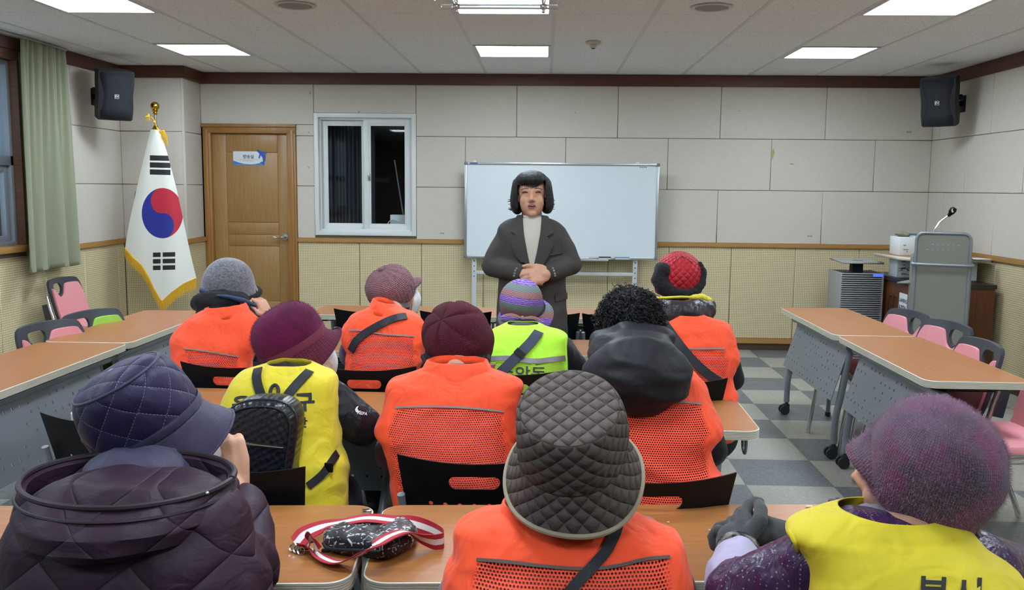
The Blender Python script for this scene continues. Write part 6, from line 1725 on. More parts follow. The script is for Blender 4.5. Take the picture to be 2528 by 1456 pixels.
ho, tr4, _ = hat('quilted_cap', m_rq, root, O4, R4, [(-.06, .098), (-.03, .106), (0, .110), (.04, .106), (.075, .090), (.105, .062), (.122, .028), (.126, .003)], 80, yk=1.04)
FB = Blob(); pts4 = [(1638, 668), (1630, 690), (1640, 708), (1660, 722), (1690, 727), (1715, 720), (1731, 700), (1735, 672), (1731, 650)]; rad4 = [.034, .042, .038, .030, .026, .024, .020, .018, .012]
P4 = [hit(tr4, x, y, -.004)[0] for x, y in pts4]
FB.limb(P4, rad4, 12); FB.limb([P4[0], P4[0]+V((-.0, .05, 0)), P4[0]+V((.01, .1, -.01))], [.034, .034, .03]); FB.limb([P4[7], P4[7]+V((0, .05, 0)), P4[7]+V((-.01, .1, -.01))], [.018, .02, .02])
m_fl = cloth('black_fleece', (28, 29, 32), .95, .6, .9, 130, dist=.01)
FB.fuse('fleece_flaps', m_fl, ho, .005, 3, lambda p: .0035*abs(noise.noise(p*75))+.002*noise.noise(p*170))
mb = MB(); strap(mb, tr4, [(1662, 652), (1695, 650), (1728, 653)], .022, .006, 8, .004); mb.build('strap', M('red_strap', (112, 14, 26), .5), ho, world=True)
mb = MB(); mb.tube([hit(tr4, x, y, .004)[0] for x, y in ((1662, 648), (1684, 633), (1708, 648))], .004, 6); mb.build('strap_trim', M('red_strap', (112, 14, 26), .5), ho, world=True)
st = thing('bag_strap', 'black bag strap crossing the orange vest under the red quilted cap', 'bag strap', (.74, 3.52, .85))
mb = MB(); strap(mb, t4, [(1640, 796), (1668, 838), (1700, 880), (1735, 915), (1772, 942), (1788, 950)], .036, .008, 8, .003); mb.build('webbing', m_strap, st, world=True)

# ---- grey felt hat, black scarf
root = thing('person', 'seated person in a grey felt hat and dark scarf, hand at the face', 'person', (-1.33, 3.68, 0))
Y0 = 3.68
rows = [(1010, 452, 615, .115), (930, 444, 612, .13), (895, 436, 614, .13), (868, 431, 624, .125), (848, 429, 632, .12), (832, 433, 637, .112), (812, 447, 639, .10), (793, 466, 636, .09), (782, 484, 628, .08), (773, 500, 616, .072), (766, 514, 602, .066)]
rg = torso_rings(rows, Y0, .8, .30)
shL, shR = at(448, 830, 3.77), at(624, 832, 3.77)
O1 = at(562, 714, 3.98); R1 = axes((.88, .40, -.22), (.20, -.12, .96)); C1 = O1+V((.012, .005, -.03)); Rh = axes((.9, .42, -.08), (.08, 0, 1))
arms = default_arms(shL, shR, 4.32)
w1 = at(660, 786, 3.96)
arms[1] = (at(664, 868, 3.98), w1, V((-.35, .05, .9)), V((.88, -.2, .35)), (.75, .8, .85, .9))
sit(root, C1, Rh, at(560, 772, 3.90), (shL, shR), 3.66, arms, voxel=.006)
m_navyj = cloth('navy_jacket', (26, 30, 44), .5, .2, .5, 22)
jacket(root, 'jacket', m_navyj, torso_rings(rows, Y0, .8, .30, grow=-.014), (shL, shR), arms)
panel = [(457, 862), (500, 866), (560, 876), (586, 880), (586, 905), (585, 940), (470, 940), (462, 900)]
v1, t1 = vest(root, m_orange, rg, panel, lambda p: wrinkle(p, .006, 9, .002, 26))
top_pipe(v1, t1, [(455, 861), (500, 866), (560, 876), (588, 880)], m_piping)
collar(v1, m_orange, rg[-1], .034, .026, .12)
SB = Blob(); SB.ball(at(558, 776, 3.83), (.122, .12, .046)); SB.ball(at(546, 742, 3.86), (.122, .115, .044)); SB.limb([at(485, 748, 3.84), at(505, 758, 3.8), at(540, 762, 3.77)], [.026, .032, .028])
SB.fuse('scarf', cloth('black_fleece_scarf', (20, 20, 24), .95, .3, .4, 26), root, .007, 6, lambda p: wrinkle(p, .007, 11, .002, 30))
LB = Blob(); LB.limb([at(498, 717, 3.85), at(512, 722, 3.83)], [.012, .010]); LB.limb([at(536, 729, 3.765), at(565, 733, 3.765), at(600, 742, 3.79), at(630, 754, 3.84)], [.005, .009, .013, .008])
LB.fuse('scarf_lining', cloth('blue_lining', (28, 56, 90), .7, .1, .3, 40), root, .004, 2)
m_gfelt, n_, l_, b_ = newmat('grey_felt'); nt = m_gfelt.node_tree
l_.new(mixc(nt, ramp(nt, noise_(nt, mapping(nt, coords(nt), (1, 1, 1.6)), 120, 4, .7, 1.5), .4, .66), lin((70, 70, 76)), lin((142, 142, 148))), b_.inputs['Base Color']); b_.inputs['Roughness'].default_value = .95; b_.inputs['Sheen Weight'].default_value = .4
ho, _, rg1 = hat('felt_hat', m_gfelt, root, O1, R1, [(-.014, .118, .016, -.010, .02, 0), (.005, .114, .010, -.005, .014, 0), (.03, .110, .004, 0, .004, 0), (.06, .105), (.095, .090), (.122, .066), (.138, .036), (.142, .003)], 80, yk=1.04)
TB = Blob(); R_ = rg1[0]
TB.tube([R_[i] for i in range(80)]+[R_[0], R_[1]], [.005+.009*max(0, math.sin(2*PI*i/80))**1.2 for i in range(82)], 8)
TB.fuse('brim_trim', m_fl, ho, .0045, 2, lambda p: .002*noise.noise(p*120))
face_mask(root, C1, Rh)
mb = MB(); g = lambda x, y, z: C1+Rh @ V((x, y, z))
for q in (-1, 1):
    mb.tube([g(q*.034+.024*math.cos(a), .104, .018+.017*math.sin(a)) for a in [2*PI*k/18 for k in range(19)]], .0018, 6)
    mb.tube([g(q*.058, .102, .022), g(q*.077, .04, .02), g(q*.080, -.01, .012)], .0018, 6)
mb.tube([g(-.011, .107, .02), g(0, .11, .024), g(.011, .107, .02)], .0018, 6); mb.build('glasses', m_black, root, world=True)
# ================================================================== FRONT ROW
def planequilt(name, col, pitch, rough=.5, depth=.01, kx=1.0, kz=1.0, off=0, coat=0, lw=.10):
    m, n, l, b = newmat(name); nt = m.node_tree; co = coords(nt)
    s = nt.nodes.new('ShaderNodeSeparateXYZ'); l.new(co, s.inputs[0])
    A = math_(nt, 'ADD', math_(nt, 'MULTIPLY', s.outputs[0], kx/pitch), math_(nt, 'MULTIPLY', s.outputs[2], kz/pitch)); A = math_(nt, 'ADD', A, off)
    Bq = math_(nt, 'SUBTRACT', math_(nt, 'MULTIPLY', s.outputs[0], kx/pitch), math_(nt, 'MULTIPLY', s.outputs[2], kz/pitch))
    a = math_(nt, 'ABSOLUTE', math_(nt, 'SINE', math_(nt, 'MULTIPLY', A, PI))); c = math_(nt, 'ABSOLUTE', math_(nt, 'SINE', math_(nt, 'MULTIPLY', Bq, PI)))
    h = math_(nt, 'MULTIPLY', math_(nt, 'POWER', a, .35), math_(nt, 'POWER', c, .35))
    h = math_(nt, 'ADD', h, math_(nt, 'MULTIPLY', noise_(nt, mapping(nt, co, (1, 1, 1.6), (.3, .4, .2)), 22, 2, .5, 1.2), .35))
    c0 = lin(col); l.new(mixc(nt, noise_(nt, co, 9, 3), tuple(x*.9 for x in c0), tuple(min(1, x*1.1) for x in c0)), b.inputs['Base Color'])
    b.inputs['Roughness'].default_value = rough; b.inputs['Specular IOR Level'].default_value = .22
    bump(nt, h, b, .8, depth); MATS[name] = m; return m

# ---- brown quilted bucket hat, orange vest
root = thing('person', 'seated person in a brown quilted bucket hat with beige trim and orange vest', 'person', (.05, 1.55, 0))
Y0 = 1.60
rows = [(1640, 1110, 1690, .115), (1540, 1104, 1698, .125), (1456, 1103, 1699, .125), (1414, 1108, 1697, .122), (1381, 1126, 1692, .115), (1345, 1130, 1684, .105), (1320, 1132, 1668, .095), (1305, 1136, 1640, .088), (1295, 1148, 1610, .08), (1284, 1172, 1585, .074), (1274, 1206, 1558, .066), (1266, 1250, 1536, .06)]
rg = torso_rings(rows, Y0, .8, .25, k=6)
shL, shR = at(1160, 1345, 1.62), at(1660, 1345, 1.62)
arms = default_arms(shL, shR, 1.93, eo=.03, ey=.10, ez=-.17)
O9 = at(1412, 1112, 1.585); R9 = axes((.05, .95, .2), (-.07, -.50, .86)); C9 = O9+V((.0, .035, -.035)); Rh = axes((.05, .98, .1), (0, -.12, 1))
sit(root, C9, Rh, at(1415, 1270, 1.64), (shL, shR), 1.5, arms, kneez=.5)
jacket(root, 'jacket', cloth('rose_jacket', (120, 70, 78), .6, .2, .4, 20), torso_rings(rows, Y0, .8, .25, grow=-.014), (shL, shR), arms)
panel = [(1181, 1382), (1260, 1389), (1340, 1399), (1445, 1406), (1520, 1399), (1590, 1383), (1649, 1377), (1655, 1420), (1660, 1500), (1662, 1600), (1168, 1600), (1165, 1456)]
v9, t9 = vest(root, m_orange, rg, panel, lambda p: wrinkle(p, .005, 11, .0018, 30))
top_pipe(v9, t9, [(1181, 1382), (1260, 1389), (1340, 1399), (1445, 1406), (1520, 1399), (1590, 1383), (1649, 1377)], M('dark_piping', (86, 70, 66), .6), .006)
collar(v9, m_orange, rg[-1], .022, .016)
st = thing('bag_strap', 'thin black bag strap over the right shoulder of the orange vest, nearest row', 'bag strap', (.2, 1.5, .85))
mb = MB(); strap(mb, t9, [(1524, 1300), (1512, 1335), (1492, 1368), (1455, 1408), (1410, 1456), (1360, 1520)], .019, .007, 8, .003); mb.build('webbing', m_strap, st, world=True)
m_bq = quiltmat('brown_quilt', (84, 74, 68), .0225, .75, None, .04, .15, 1.0, .008)
ho, tr9, rg9 = hat('quilted_bucket_hat', m_bq, root, O9, R9, [(0, .0985), (.03, .1005), (.065, .0985), (.092, .0945), (.104, .0905), (.110, .085), (.1125, .076), (.114, .05), (.1145, .003)], 96,
    lambda a, z, p: V((math.cos(a), math.sin(a), 0))*(.003*math.sin(5*a+1)*math.sin(z*30)), yk=1.10, flat=.109)
bb, _, rb = hat('brim', m_bq, root, O9, R9, [(-.064, .126, .0, .004, .0, -.006), (-.048, .121), (-.027, .111), (.002, .0995)], 96, lambda a, z, p: V((0, 0, 1))*(.006*math.sin(3*a+.6)*(-z/.05)), cap=False, yk=1.08); bb.parent = ho
mb = MB(); mb.tube(rb[0]+[rb[0][0]], .0052, 8); mb.build('brim_trim', cloth('beige_trim', (150, 138, 116), .9, .2, .2, 60), ho, world=True)

# ---- navy quilted hat, plum hooded jacket
m_np = cloth('navy_cotton', (33, 26, 60), .65, .15, .4, 30)
root = thing('person', 'seated person in a navy quilted hat and dark plum hooded jacket, hand at chin', 'person', (-.64, 1.42, 0))
Y0 = 1.42
rows = [(1640, 52, 690, .12), (1540, 50, 672, .13), (1456, 44, 659, .13), (1414, 26, 650, .13), (1370, 18, 636, .125), (1320, 34, 620, .115), (1280, 50, 606, .105), (1250, 66, 592, .098), (1225, 86, 576, .09), (1205, 110, 555, .08), (1188, 150, 520, .07), (1175, 190, 480, .06)]
shL, shR = at(110, 1345, 1.47), at(570, 1340, 1.47)
O8 = at(370, 1056, 1.66); R8 = axes((.80, .48, .36), (-.40, -.26, .88)); C8 = O8+V((.014, .014, -.045)); Rh = axes((.86, .50, .08), (-.12, -.05, 1))
elR, wrR = at(606, 1400, 1.56), at(572, 1196, 1.72)
arms = [(at(90, 1480, 1.58), V((-.80, 1.76, .765)), V((.5, .85, 0)), V((0, 0, 1)), (.5, .5, .5, .6)),
        (elR, wrR, V((-.18, .12, .95)), V((.42, -.82, .30)), (1.25, 1.3, 1.35, 1.4))]
sit(root, C8, Rh, at(365, 1200, 1.60), (shL, shR), 1.38, arms, voxel=.0042)
m_plum = planequilt('plum_quilt', (44, 27, 41), .115, .55, .011, .8, 1.0)
jo, tj = jacket(root, 'jacket', m_plum, torso_rings(rows, Y0, .8, .15, k=6), (shL, shR), [arms[0], (elR, wrR+V((.02, .0, -.03)))], .066, .008, 6, lambda p: wrinkle(p, .006, 9, .0025, 28), inset=.2)
def hoodring(py, xl, xr, yc, db, df, n=64, tilt=0):
    a, b = at(xl, py, yc), at(xr, py, yc); cx, hw, z = (a.x+b.x)/2, (b.x-a.x)/2, (a.z+b.z)/2
    return [V((cx+hw*math.cos(t), yc+(df if math.sin(t) > 0 else db)*math.sin(t), z+tilt*math.sin(t))) for t in [2*PI*i/n for i in range(n)]]
mb = MB(); rr = [hoodring(1330, 120, 430, 1.40, .10, .06), hoodring(1295, 72, 520, 1.42, .135, .09), hoodring(1250, 60, 560, 1.44, .15, .11), hoodring(1205, 64, 574, 1.46, .145, .12, tilt=.004), hoodring(1178, 70, 572, 1.47, .135, .12, tilt=.008)]
R2_ = []
for i in range(len(rr)-1):
    for k in range(5):
        t = k/5; R2_.append([a*(1-t)+b*t for a, b in zip(rr[i], rr[i+1])])
R2_.append(rr[-1]); R2_ += [[p+V((0, 0, -.004))-(p-V((sum(q.x for q in rr[-1])/64, 1.47, p.z))).normalized()*.012 for p in rr[-1]]]
inner = [[c+(p-c)*.90+V((0, 0, -.045)) for p in rr[-1]] for c in [sum(rr[-1], V())/64]]
R2_ += inner
mb.skin(R2_, cap0=False, cap1=False)
for v in mb.bm.verts:
    v.co += V((0, -1, 0))*wrinkle(v.co, .006, 12, .002, 30, (1, 1, 2.2))
mb.build('hood', m_plum, jo, world=True)
mb = MB(); mb.tube([p+V((0, 0, .002)) for p in rr[-1]]+[rr[-1][0]], .0055, 8); mb.tube([p+(p-V((p.x, 1.45, p.z)))*.03 for p in rr[-2]]+[rr[-2][0]], .003, 6); mb.build('hood_binding', cloth('plum_edge', (38, 26, 34), .5, .1, .1, 30), jo, world=True)
HB = Blob(); HB.ball(at(345, 1168, 1.57), (.098, .085, .052)); HB.fuse('inner_collar', m_np, root, .006, 4, lambda p: wrinkle(p, .004, 18))
CB = Blob(); CB.limb([at(500, 1175, 1.62), at(548, 1180, 1.56), at(566, 1195, 1.52), at(560, 1225, 1.50)], [.016, .018, .018, .016]); CB.fuse('collar_stand', m_plum, jo, .006, 3, lambda p: wrinkle(p, .003, 20))
SB = Blob(); SB.limb([at(405, 1128, 1.72), at(440, 1124, 1.68), at(480, 1140, 1.69), at(505, 1155, 1.72)], [.018, .020, .019, .012])
SB.fuse('scarf', cloth('rose_knit', (138, 62, 82), .95, .4, .7, 150), root, .004, 2, lambda p: .003*noise.noise(p*190))
mb = MB(); mb.ball(at(512, 1217, 1.30), .0028); mb.build('snap', m_chrome, jo, world=True)
m_nq = quiltmat('navy_quilt', (34, 27, 60), .046, .5, (170, 166, 186), .022, .1, .55, .007)
prof8 = [(0, .098), (.02, .100), (.055, .0985), (.086, .0935), (.106, .086), (.118, .076), (.127, .060), (.1325, .040), (.1355, .020), (.136, .003)]
ho, tr8, rg8 = hat('quilted_hat', m_nq, root, O8, R8, prof8, 96, lambda a, z, p: V((math.cos(a), math.sin(a), 0))*(.003*math.sin(4*a)*math.sin(z*28)+.0015*noise.noise(p*60)), yk=1.08, flat=.117)
bb, _, rb = hat('brim', m_np, root, O8, R8, [(-.086, .112, .022, .004, .026, .0), (-.06, .109, .016, .002, .016, 0), (-.035, .105, .008, 0, .006, 0), (0, .0985)], 96, lambda a, z, p: V((math.cos(a), math.sin(a), 0))*(.0015*noise.noise(p*40)), cap=False, yk=1.08); bb.parent = ho
mb = MB(); mb.tube(rb[0]+[rb[0][0]], .0034, 8); mb.build('brim_edge', m_np, ho, world=True)
band = hat_rings(O8, R8, [(.0, .1008), (.003, .102), (.014, .1025), (.017, .1014)], 96, None, 1.08); mb = MB(); mb.skin(band, cap0=False, cap1=False); mb.build('hat_band', m_np, ho, world=True)
cr_ = hat_rings(O8, R8, [(.1165, .0785), (.1165, .0845), (.1185, .078)], 96, None, 1.08); mb = MB(); mb.tube([p for p in cr_[0]]+[cr_[0][0]], .0028, 6); mb.build('crown_seam', m_np, ho, world=True)
face_mask(root, C8+V((-.006, .006, .0)), Rh, .94)

# ---- fuzzy purple peaked cap, yellow vest, grey gloves
root = thing('person', 'seated person in a fuzzy purple knitted cap, yellow vest and charcoal gloves', 'person', (.61, 1.5, 0))
Y0 = 1.50
rows = [(1640, 1990, 2545, .115), (1540, 1992, 2532, .125), (1456, 1991, 2516, .125), (1428, 1988, 2508, .122), (1395, 1983, 2484, .115), (1360, 1974, 2448, .105), (1335, 1962, 2416, .095), (1316, 1954, 2396, .088), (1303, 1964, 2382, .08), (1290, 1992, 2368, .074), (1276, 2030, 2345, .066), (1264, 2075, 2312, .06)]
rg = torso_rings(rows, Y0, .8, .25, k=6)
shL, shR = at(2010, 1360, 1.54), at(2430, 1370, 1.54)
wl, wr_ = atz(1822, 1362, .775), atz(1925, 1325, .785)
arms = [(V((.365, 1.60, .765)), wl, V((.07, .90, .28)), V((-.75, .05, .6)), (.35, .4, .45, .5)),
        (V((1.02, 1.66, .74)), wr_, V((-.75, .55, .12)), V((.15, .1, 1)), (.7, .8, .85, .9))]
O10 = at(2294, 1140, 1.57); R10 = axes((-.86, .50, .02), (.16, -.20, .96)); Rh = axes((-.80, .60, -.02), (.05, -.08, 1)); C10 = O10+V((-.012, .012, -.042))
sit(root, C10, Rh, at(2255, 1290, 1.54), (shL, shR), 1.45, arms, voxel=.006)
m_pdot, n_, l_, b_ = newmat('purple_dotted_nylon'); nt = m_pdot.node_tree; co = coords(nt); s_ = nt.nodes.new('ShaderNodeSeparateXYZ'); l_.new(co, s_.inputs[0])
vd = nt.nodes.new('ShaderNodeTexVoronoi'); vd.inputs['Scale'].default_value = 120; vd.inputs['Randomness'].default_value = .15; l_.new(co, vd.inputs['Vector'])
dt = math_(nt, 'LESS_THAN', vd.outputs['Distance'], .20)
l_.new(mixc(nt, dt, lin((56, 32, 66)), lin((140, 120, 150))), b_.inputs['Base Color']); b_.inputs['Roughness'].default_value = .32
bump(nt, noise_(nt, mapping(nt, co, (1.4, 1.4, .5), (.3, .6, .2)), 28, 3, .5, 1), b_, .7, .008)
jacket(root, 'jacket', m_pdot, torso_rings(rows, Y0, .8, .25, grow=-.014), (shL, shR), [(arms[0][0], arms[0][0]*.75+arms[0][1]*.25), arms[1][:2]], .064, wrist=.055, inset=.12)
m_lil = cloth('lilac_cuff', (166, 160, 190), .6, .2, .5, 40)
CB = Blob(); e, w = arms[0][0], arms[0][1]; CB.limb([e*.72+w*.28+V((-.012, 0, 0)), e*.4+w*.6+V((-.006, 0, 0)), e*.06+w*.94], [.052, .048, .041]); CB.fuse('sleeve_cuff', m_lil, root, .006, 3, lambda p: wrinkle(p, .004, 22, .002, 60, (1, .6, 1)))
mb = MB(); d_ = (w-e).normalized(); x_, y_, _z = frame(d_); 
for q in (0, .007, .014): c_ = e*.06+w*.94+d_*(q-.004); mb.tube([c_+x_*.042*math.cos(a)+y_*.042*math.sin(a) for a in [2*PI*k/24 for k in range(25)]], .0042, 7)
mb.build('knit_cuff', knitmat('dark_rib', (60, 60, 62), (200, 196, 186), .006, .006), root, world=True)
m_glove, n_, l_, b_ = newmat('charcoal_wool'); nt = m_glove.node_tree
l_.new(mixc(nt, noise_(nt, coords(nt), 220, 4, .7), lin((40, 42, 44)), lin((78, 80, 82))), b_.inputs['Base Color']); b_.inputs['Roughness'].default_value = .95; b_.inputs['Sheen Weight'].default_value = .15; bump(nt, noise_(nt, coords(nt), 400, 2), b_, .4, .003)
for q in (0, 1):
    G = Blob(); w = arms[q][1]; d_ = arms[q][2].normalized(); hand(G, w, arms[q][2], arms[q][3], (1, -1)[q], tuple(c*.95 for c in arms[q][4]), 1.12, .4, .26)
    for v in G.bm.verts: pass
    G.limb([w-d_*.03, w, w+d_*.02], [.036, .034, .032]); G.ball(w+d_*.04, (.036, .040, .030))
    gl_ = G.fuse('glove', m_glove, root, .0038, 3)
    gl_.modifiers.new('d', 'DISPLACE').strength = .003; gl_.modifiers['d'].mid_level = 0
v10, t10 = vest(root, m_yellow, rg, None, lambda p: wrinkle(p, .006, 8, .002, 22))
mb = MB(); drape_text(mb, t10, '봉사', 2345, 1474, 82, .05, .004, 1.05, .02); mb.build('lettering', m_print2, v10, world=True, smooth=False, recalc=False)
mb = MB(); mb.tube([hit(t10, x, y, .004)[0] for x, y in catmull([(1953, 1312), (1966, 1335), (1977, 1365), (1984, 1400), (1990, 1440), (1992, 1500)], 8)], .004, 6); mb.build('arm_hole_seam', m_yellow, v10, world=True)
HB = Blob(); HB.limb([at(2050, 1236, 1.70), at(2068, 1250, 1.66), at(2090, 1262, 1.62)], [.006, .014, .012]); HB.limb([at(2068, 1244, 1.66), at(2108, 1252, 1.62)], [.012, .008]); HB.fuse('collar_point', m_pdot, root, .004, 2, lambda p: .002*noise.noise(p*90))
HB = Blob(); HB.limb([at(2100, 1262, 1.62), at(2150, 1254, 1.58), at(2200, 1262, 1.54)], [.008, .012, .010]); HB.fuse('inner_collar', cloth('grey_collar', (122, 118, 128), .8), root, .004, 2)
# mohair in mixed purple, grey and rose stripes running round the cap
m_moh, n_, l_, b_ = newmat('mohair_knit'); nt = m_moh.node_tree
uv = nt.nodes.new('ShaderNodeUVMap').outputs[0]; s_ = nt.nodes.new('ShaderNodeSeparateXYZ'); l_.new(uv, s_.inputs[0])
co = coords(nt); big = noise_(nt, co, 13, 3, .6); big2 = noise_(nt, mapping(nt, co, (1, 1, 1), (0, 0, 0), (3, 1, 2)), 16, 3)
cc = mixc(nt, ramp(nt, big, .42, .58), lin((92, 76, 90)), lin((112, 44, 84))); cc = mixc(nt, ramp(nt, big2, .5, .66), cc, lin((56, 50, 62)))
rw = math_(nt, 'ABSOLUTE', math_(nt, 'SINE', math_(nt, 'MULTIPLY', s_.outputs[1], PI/.0048))); st2 = math_(nt, 'ABSOLUTE', math_(nt, 'SINE', math_(nt, 'ADD', math_(nt, 'MULTIPLY', s_.outputs[0], PI/.0046), math_(nt, 'MULTIPLY', noise_(nt, co, 34, 2), 7.0))))
kn = math_(nt, 'ADD', math_(nt, 'MULTIPLY', rw, .25), math_(nt, 'ADD', math_(nt, 'MULTIPLY', st2, .6), .2)); fl_ = noise_(nt, co, 240, 4, .75)
cc = mixc(nt, ramp(nt, math_(nt, 'MULTIPLY', kn, fl_), .12, .75), mixc(nt, .35, cc, lin((30, 22, 30))), mixc(nt, .22, cc, lin((190, 160, 180))))
l_.new(cc, b_.inputs['Base Color']); b_.inputs['Roughness'].default_value = .95; b_.inputs['Sheen Weight'].default_value = .15; b_.inputs['Specular IOR Level'].default_value = .2
bump(nt, kn, b_, .35, .004)
def slouch(a, z, p):
    return V((math.cos(a)*.3, math.sin(a), .5))*(.006*noise.noise(p*16))
ho, tr10, rg10 = hat('mohair_cap', m_moh, root, O10, R10, [(-.108, .066, 0, .022, .030, .01), (-.085, .086, .0, .020, .02), (-.050, .102, 0, .016), (-.01, .112, -.006, .014), (.030, .113, -.012, .010), (.064, .101, -.012, .006), (.090, .077), (.107, .044), (.113, .016), (.1135, .002)], 96, slouch, yk=1.0)
mb = MB(); g = lambda x, y, z: O10+R10 @ V((x, y, z)); top = []
for j in range(8):
    v = j/7; top.append([g((.098-.010*v)*math.sin(t), .104*math.cos(t)*1.0+.034*v*max(0, math.cos(t))**.6, -.012+.040*math.cos(t)-.055*v) for t in [-1.2+2.4*i/20 for i in range(21)]])
mb.skin(top, closed=False, uvs=lambda i, j: (j*.010, i*.008)); pk_ = mb.build('peak', m_moh, ho, world=True); pk_.modifiers.new('s', 'SOLIDIFY').thickness = .010
m_fib = M('mohair_fibre', (168, 136, 158), .9, 0, .45, 18)
fuzz('fuzz', m_fib, ho, None, ring_sampler(rg10, 1), 17000, .009, rnd, .00017, .1)
fuzz('peak_fuzz', m_fib, pk_, None, ring_sampler(top, 0, 6), 700, .010, rnd, .00026, .1)

# ---- the standing speaker
root = thing('person', 'standing woman in a charcoal blazer and cream turtleneck with clasped hands', 'person', (-.067, 4.86, 0))
YW = 4.86
C0 = at(1313, 482, YW-.02); RW = axes((.0, -1, -.02), (-.03, 0, 1))
rows = [(1010, 1222, 1404, .15), (900, 1224, 1402, .15), (820, 1225, 1400, .148), (760, 1228, 1398, .142), (715, 1230, 1397, .138), (670, 1232, 1396, .135), (630, 1232, 1396, .132), (600, 1230, 1396, .125), (578, 1228, 1397, .112), (564, 1231, 1394, .098), (554, 1238, 1386, .085), (546, 1250, 1374, .076), (541, 1262, 1363, .070), (538, 1272, 1352, .064)]
rg = torso_rings(rows, YW, 1.2, 0, k=6, pw=2.3)
shL, shR = at(1246, 578, YW), at(1382, 576, YW)
wL, wR = at(1298, 676, YW-.19), at(1346, 678, YW-.20)
eL, eR = at(1216, 656, YW-.04), at(1410, 652, YW-.04)
B = Blob(); head(B, C0, RW, 1.0)
for q in (-1, 1):
    B.ball(C0+RW @ V((q*.034, .050, -.040)), (.030, .026, .032))
nk = at(1313, 548, YW)
B.limb([C0+V((0, .02, -.07)), nk], [.054, .058]); hipz = .86; hp = V((at(1313, 700, YW).x, YW, hipz))
B.tube([nk, (shL+shR)/2+V((0, 0, -.05)), at(1313, 650, YW), hp+V((0, 0, .06)), hp], [.055, .11, .12, .13, .135], 20, flat=.68, up=V((0, 1, 0)))
B.limb([shL*.7+shR*.3, (shL+shR)/2, shR*.7+shL*.3], [.04, .055, .04])
for S_, e_, w_ in ((shL*.85+shR*.15+V((0, 0, -.03)), eL, wL), (shR*.85+shL*.15+V((0, 0, -.03)), eR, wR)): B.limb([S_, (S_+e_)/2, e_], [.040, .040, .036]); B.limb([e_, (e_+w_)/2, w_], [.036, .034, .027])
# clasped hands: her left hand laid over the right fist
hand(B, wL, V((.92, -.36, -.10)), V((-.2, -.85, .45)), -1, (.9, .95, 1.0, 1.05), .98)
hand(B, wR, V((-.90, -.30, -.22)), V((.15, -.9, .3)), 1, (.55, .6, .65, .7), 1.0, .1)
for q in (-1, 1):
    hpq = hp+V((q*.085, 0, 0)); kn_ = V((hp.x+q*.10, YW, .47)); an = V((hp.x+q*.105, YW+.02, .09))
    B.limb([hpq, (hpq+kn_)/2, kn_], [.092, .08, .058]); B.limb([kn_, (kn_+an)/2, an], [.058, .052, .036]); B.limb([an, an+V((0, -.12, -.045))], [.036, .026])
bo = B.fuse('body', m_skin, root, .0048, 2, fac=.35)
T = Blob()
for q in (-1, 1):
    hpq = hp+V((q*.085, 0, 0)); kn_ = V((hp.x+q*.10, YW, .47)); an = V((hp.x+q*.105, YW+.02, .10))
    T.limb([hpq, (hpq+kn_)/2, kn_], [.108, .095, .08]); T.limb([kn_, (kn_+an)/2, an], [.08, .075, .07])
T.ball(hp, (.175, .13, .11)); T.fuse('trousers', cloth('dark_trousers', (34, 34, 42)), root, .012, 5)
for q in (-1, 1):
    A = V((hp.x+q*.105, YW+.02, .055)); SB = Blob(); SB.limb([A, A+V((0, -.06, -.01)), A+V((0, -.15, -.02))], [.048, .045, .034]); SB.ball(A+V((0, -.06, -.036)), (.044, .125, .018)); SB.fuse('shoe', M('shoe_dark', (30, 30, 34), .5), root, .007, 4)
m_tweed, n_, l_, b_ = newmat('charcoal_tweed'); nt = m_tweed.node_tree
l_.new(mixc(nt, noise_(nt, coords(nt), 420, 3, .8), lin((44, 43, 42)), lin((84, 82, 78))), b_.inputs['Base Color']); b_.inputs['Roughness'].default_value = .9; b_.inputs['Specular IOR Level'].default_value = .25
bump(nt, noise_(nt, mapping(nt, coords(nt), (1, 1, .6)), 18, 3, .5, 1), b_, .35, .008)
J = Blob(); J.skin(rg)
for S_, e_, w_ in ((shL, eL, wL), (shR, eR, wR)):
    mid = (shL+shR)/2; S2_ = S_+(mid-S_)*.08; e2 = w_+(e_-w_)*.22
    J.limb([S2_+V((0, 0, -.022)), S2_*.5+e_*.5, e_], [.060, .060, .058]); J.limb([e_, (e_+e2)/2, e2], [.058, .053, .046])
jk = J.fuse('blazer', m_tweed, root, .008, 5, lambda p: wrinkle(p, .0045, 9, .0015, 26))
tj = J.tree
m_turt = cloth('cream_knit', (196, 190, 178), .85, .2, .2, 60)
mb = MB(); drape_poly(mb, tj, [(1287, 536), (1339, 536), (1333, 580), (1326, 620), (1318, 657), (1307, 657), (1301, 620), (1294, 580)], .006, .010); sw = mb.build('sweater', m_turt, root, world=True, recalc=False)
mb = MB(); n0, n1 = at(1314, 572, YW-.020), at(1313, 531, YW-.006)
def nr_(t, r): c_ = n0*(1-t)+n1*t; return [c_+V((r*math.cos(a), r*.98*math.sin(a), 0)) for a in [2*PI*k/48 for k in range(48)]]
mb.skin([nr_(0, .080), nr_(.2, .071), nr_(.45, .0645), nr_(.75, .063), nr_(.95, .0635), nr_(1, .0615), nr_(.9, .058)], cap0=False, cap1=False); mb.build('turtleneck', m_turt, sw, world=True)
m_lap = m_tweed
lapL = [(1290, 528), (1281, 533), (1271, 548), (1262, 575), (1274, 581), (1259, 592), (1270, 622), (1283, 650), (1309, 658), (1301, 620), (1294, 580)]
lapR = [(1337, 526), (1346, 531), (1355, 545), (1364, 578), (1350, 585), (1365, 603), (1352, 635), (1338, 660), (1318, 660), (1327, 620), (1334, 580)]
for P_ in (lapL, lapR):
    mb = MB(); drape_poly(mb, tj, P_, .0075, .009); o = mb.build('lapel', m_lap, jk, world=True, recalc=False); o.modifiers.new('s', 'SOLIDIFY').thickness = .006
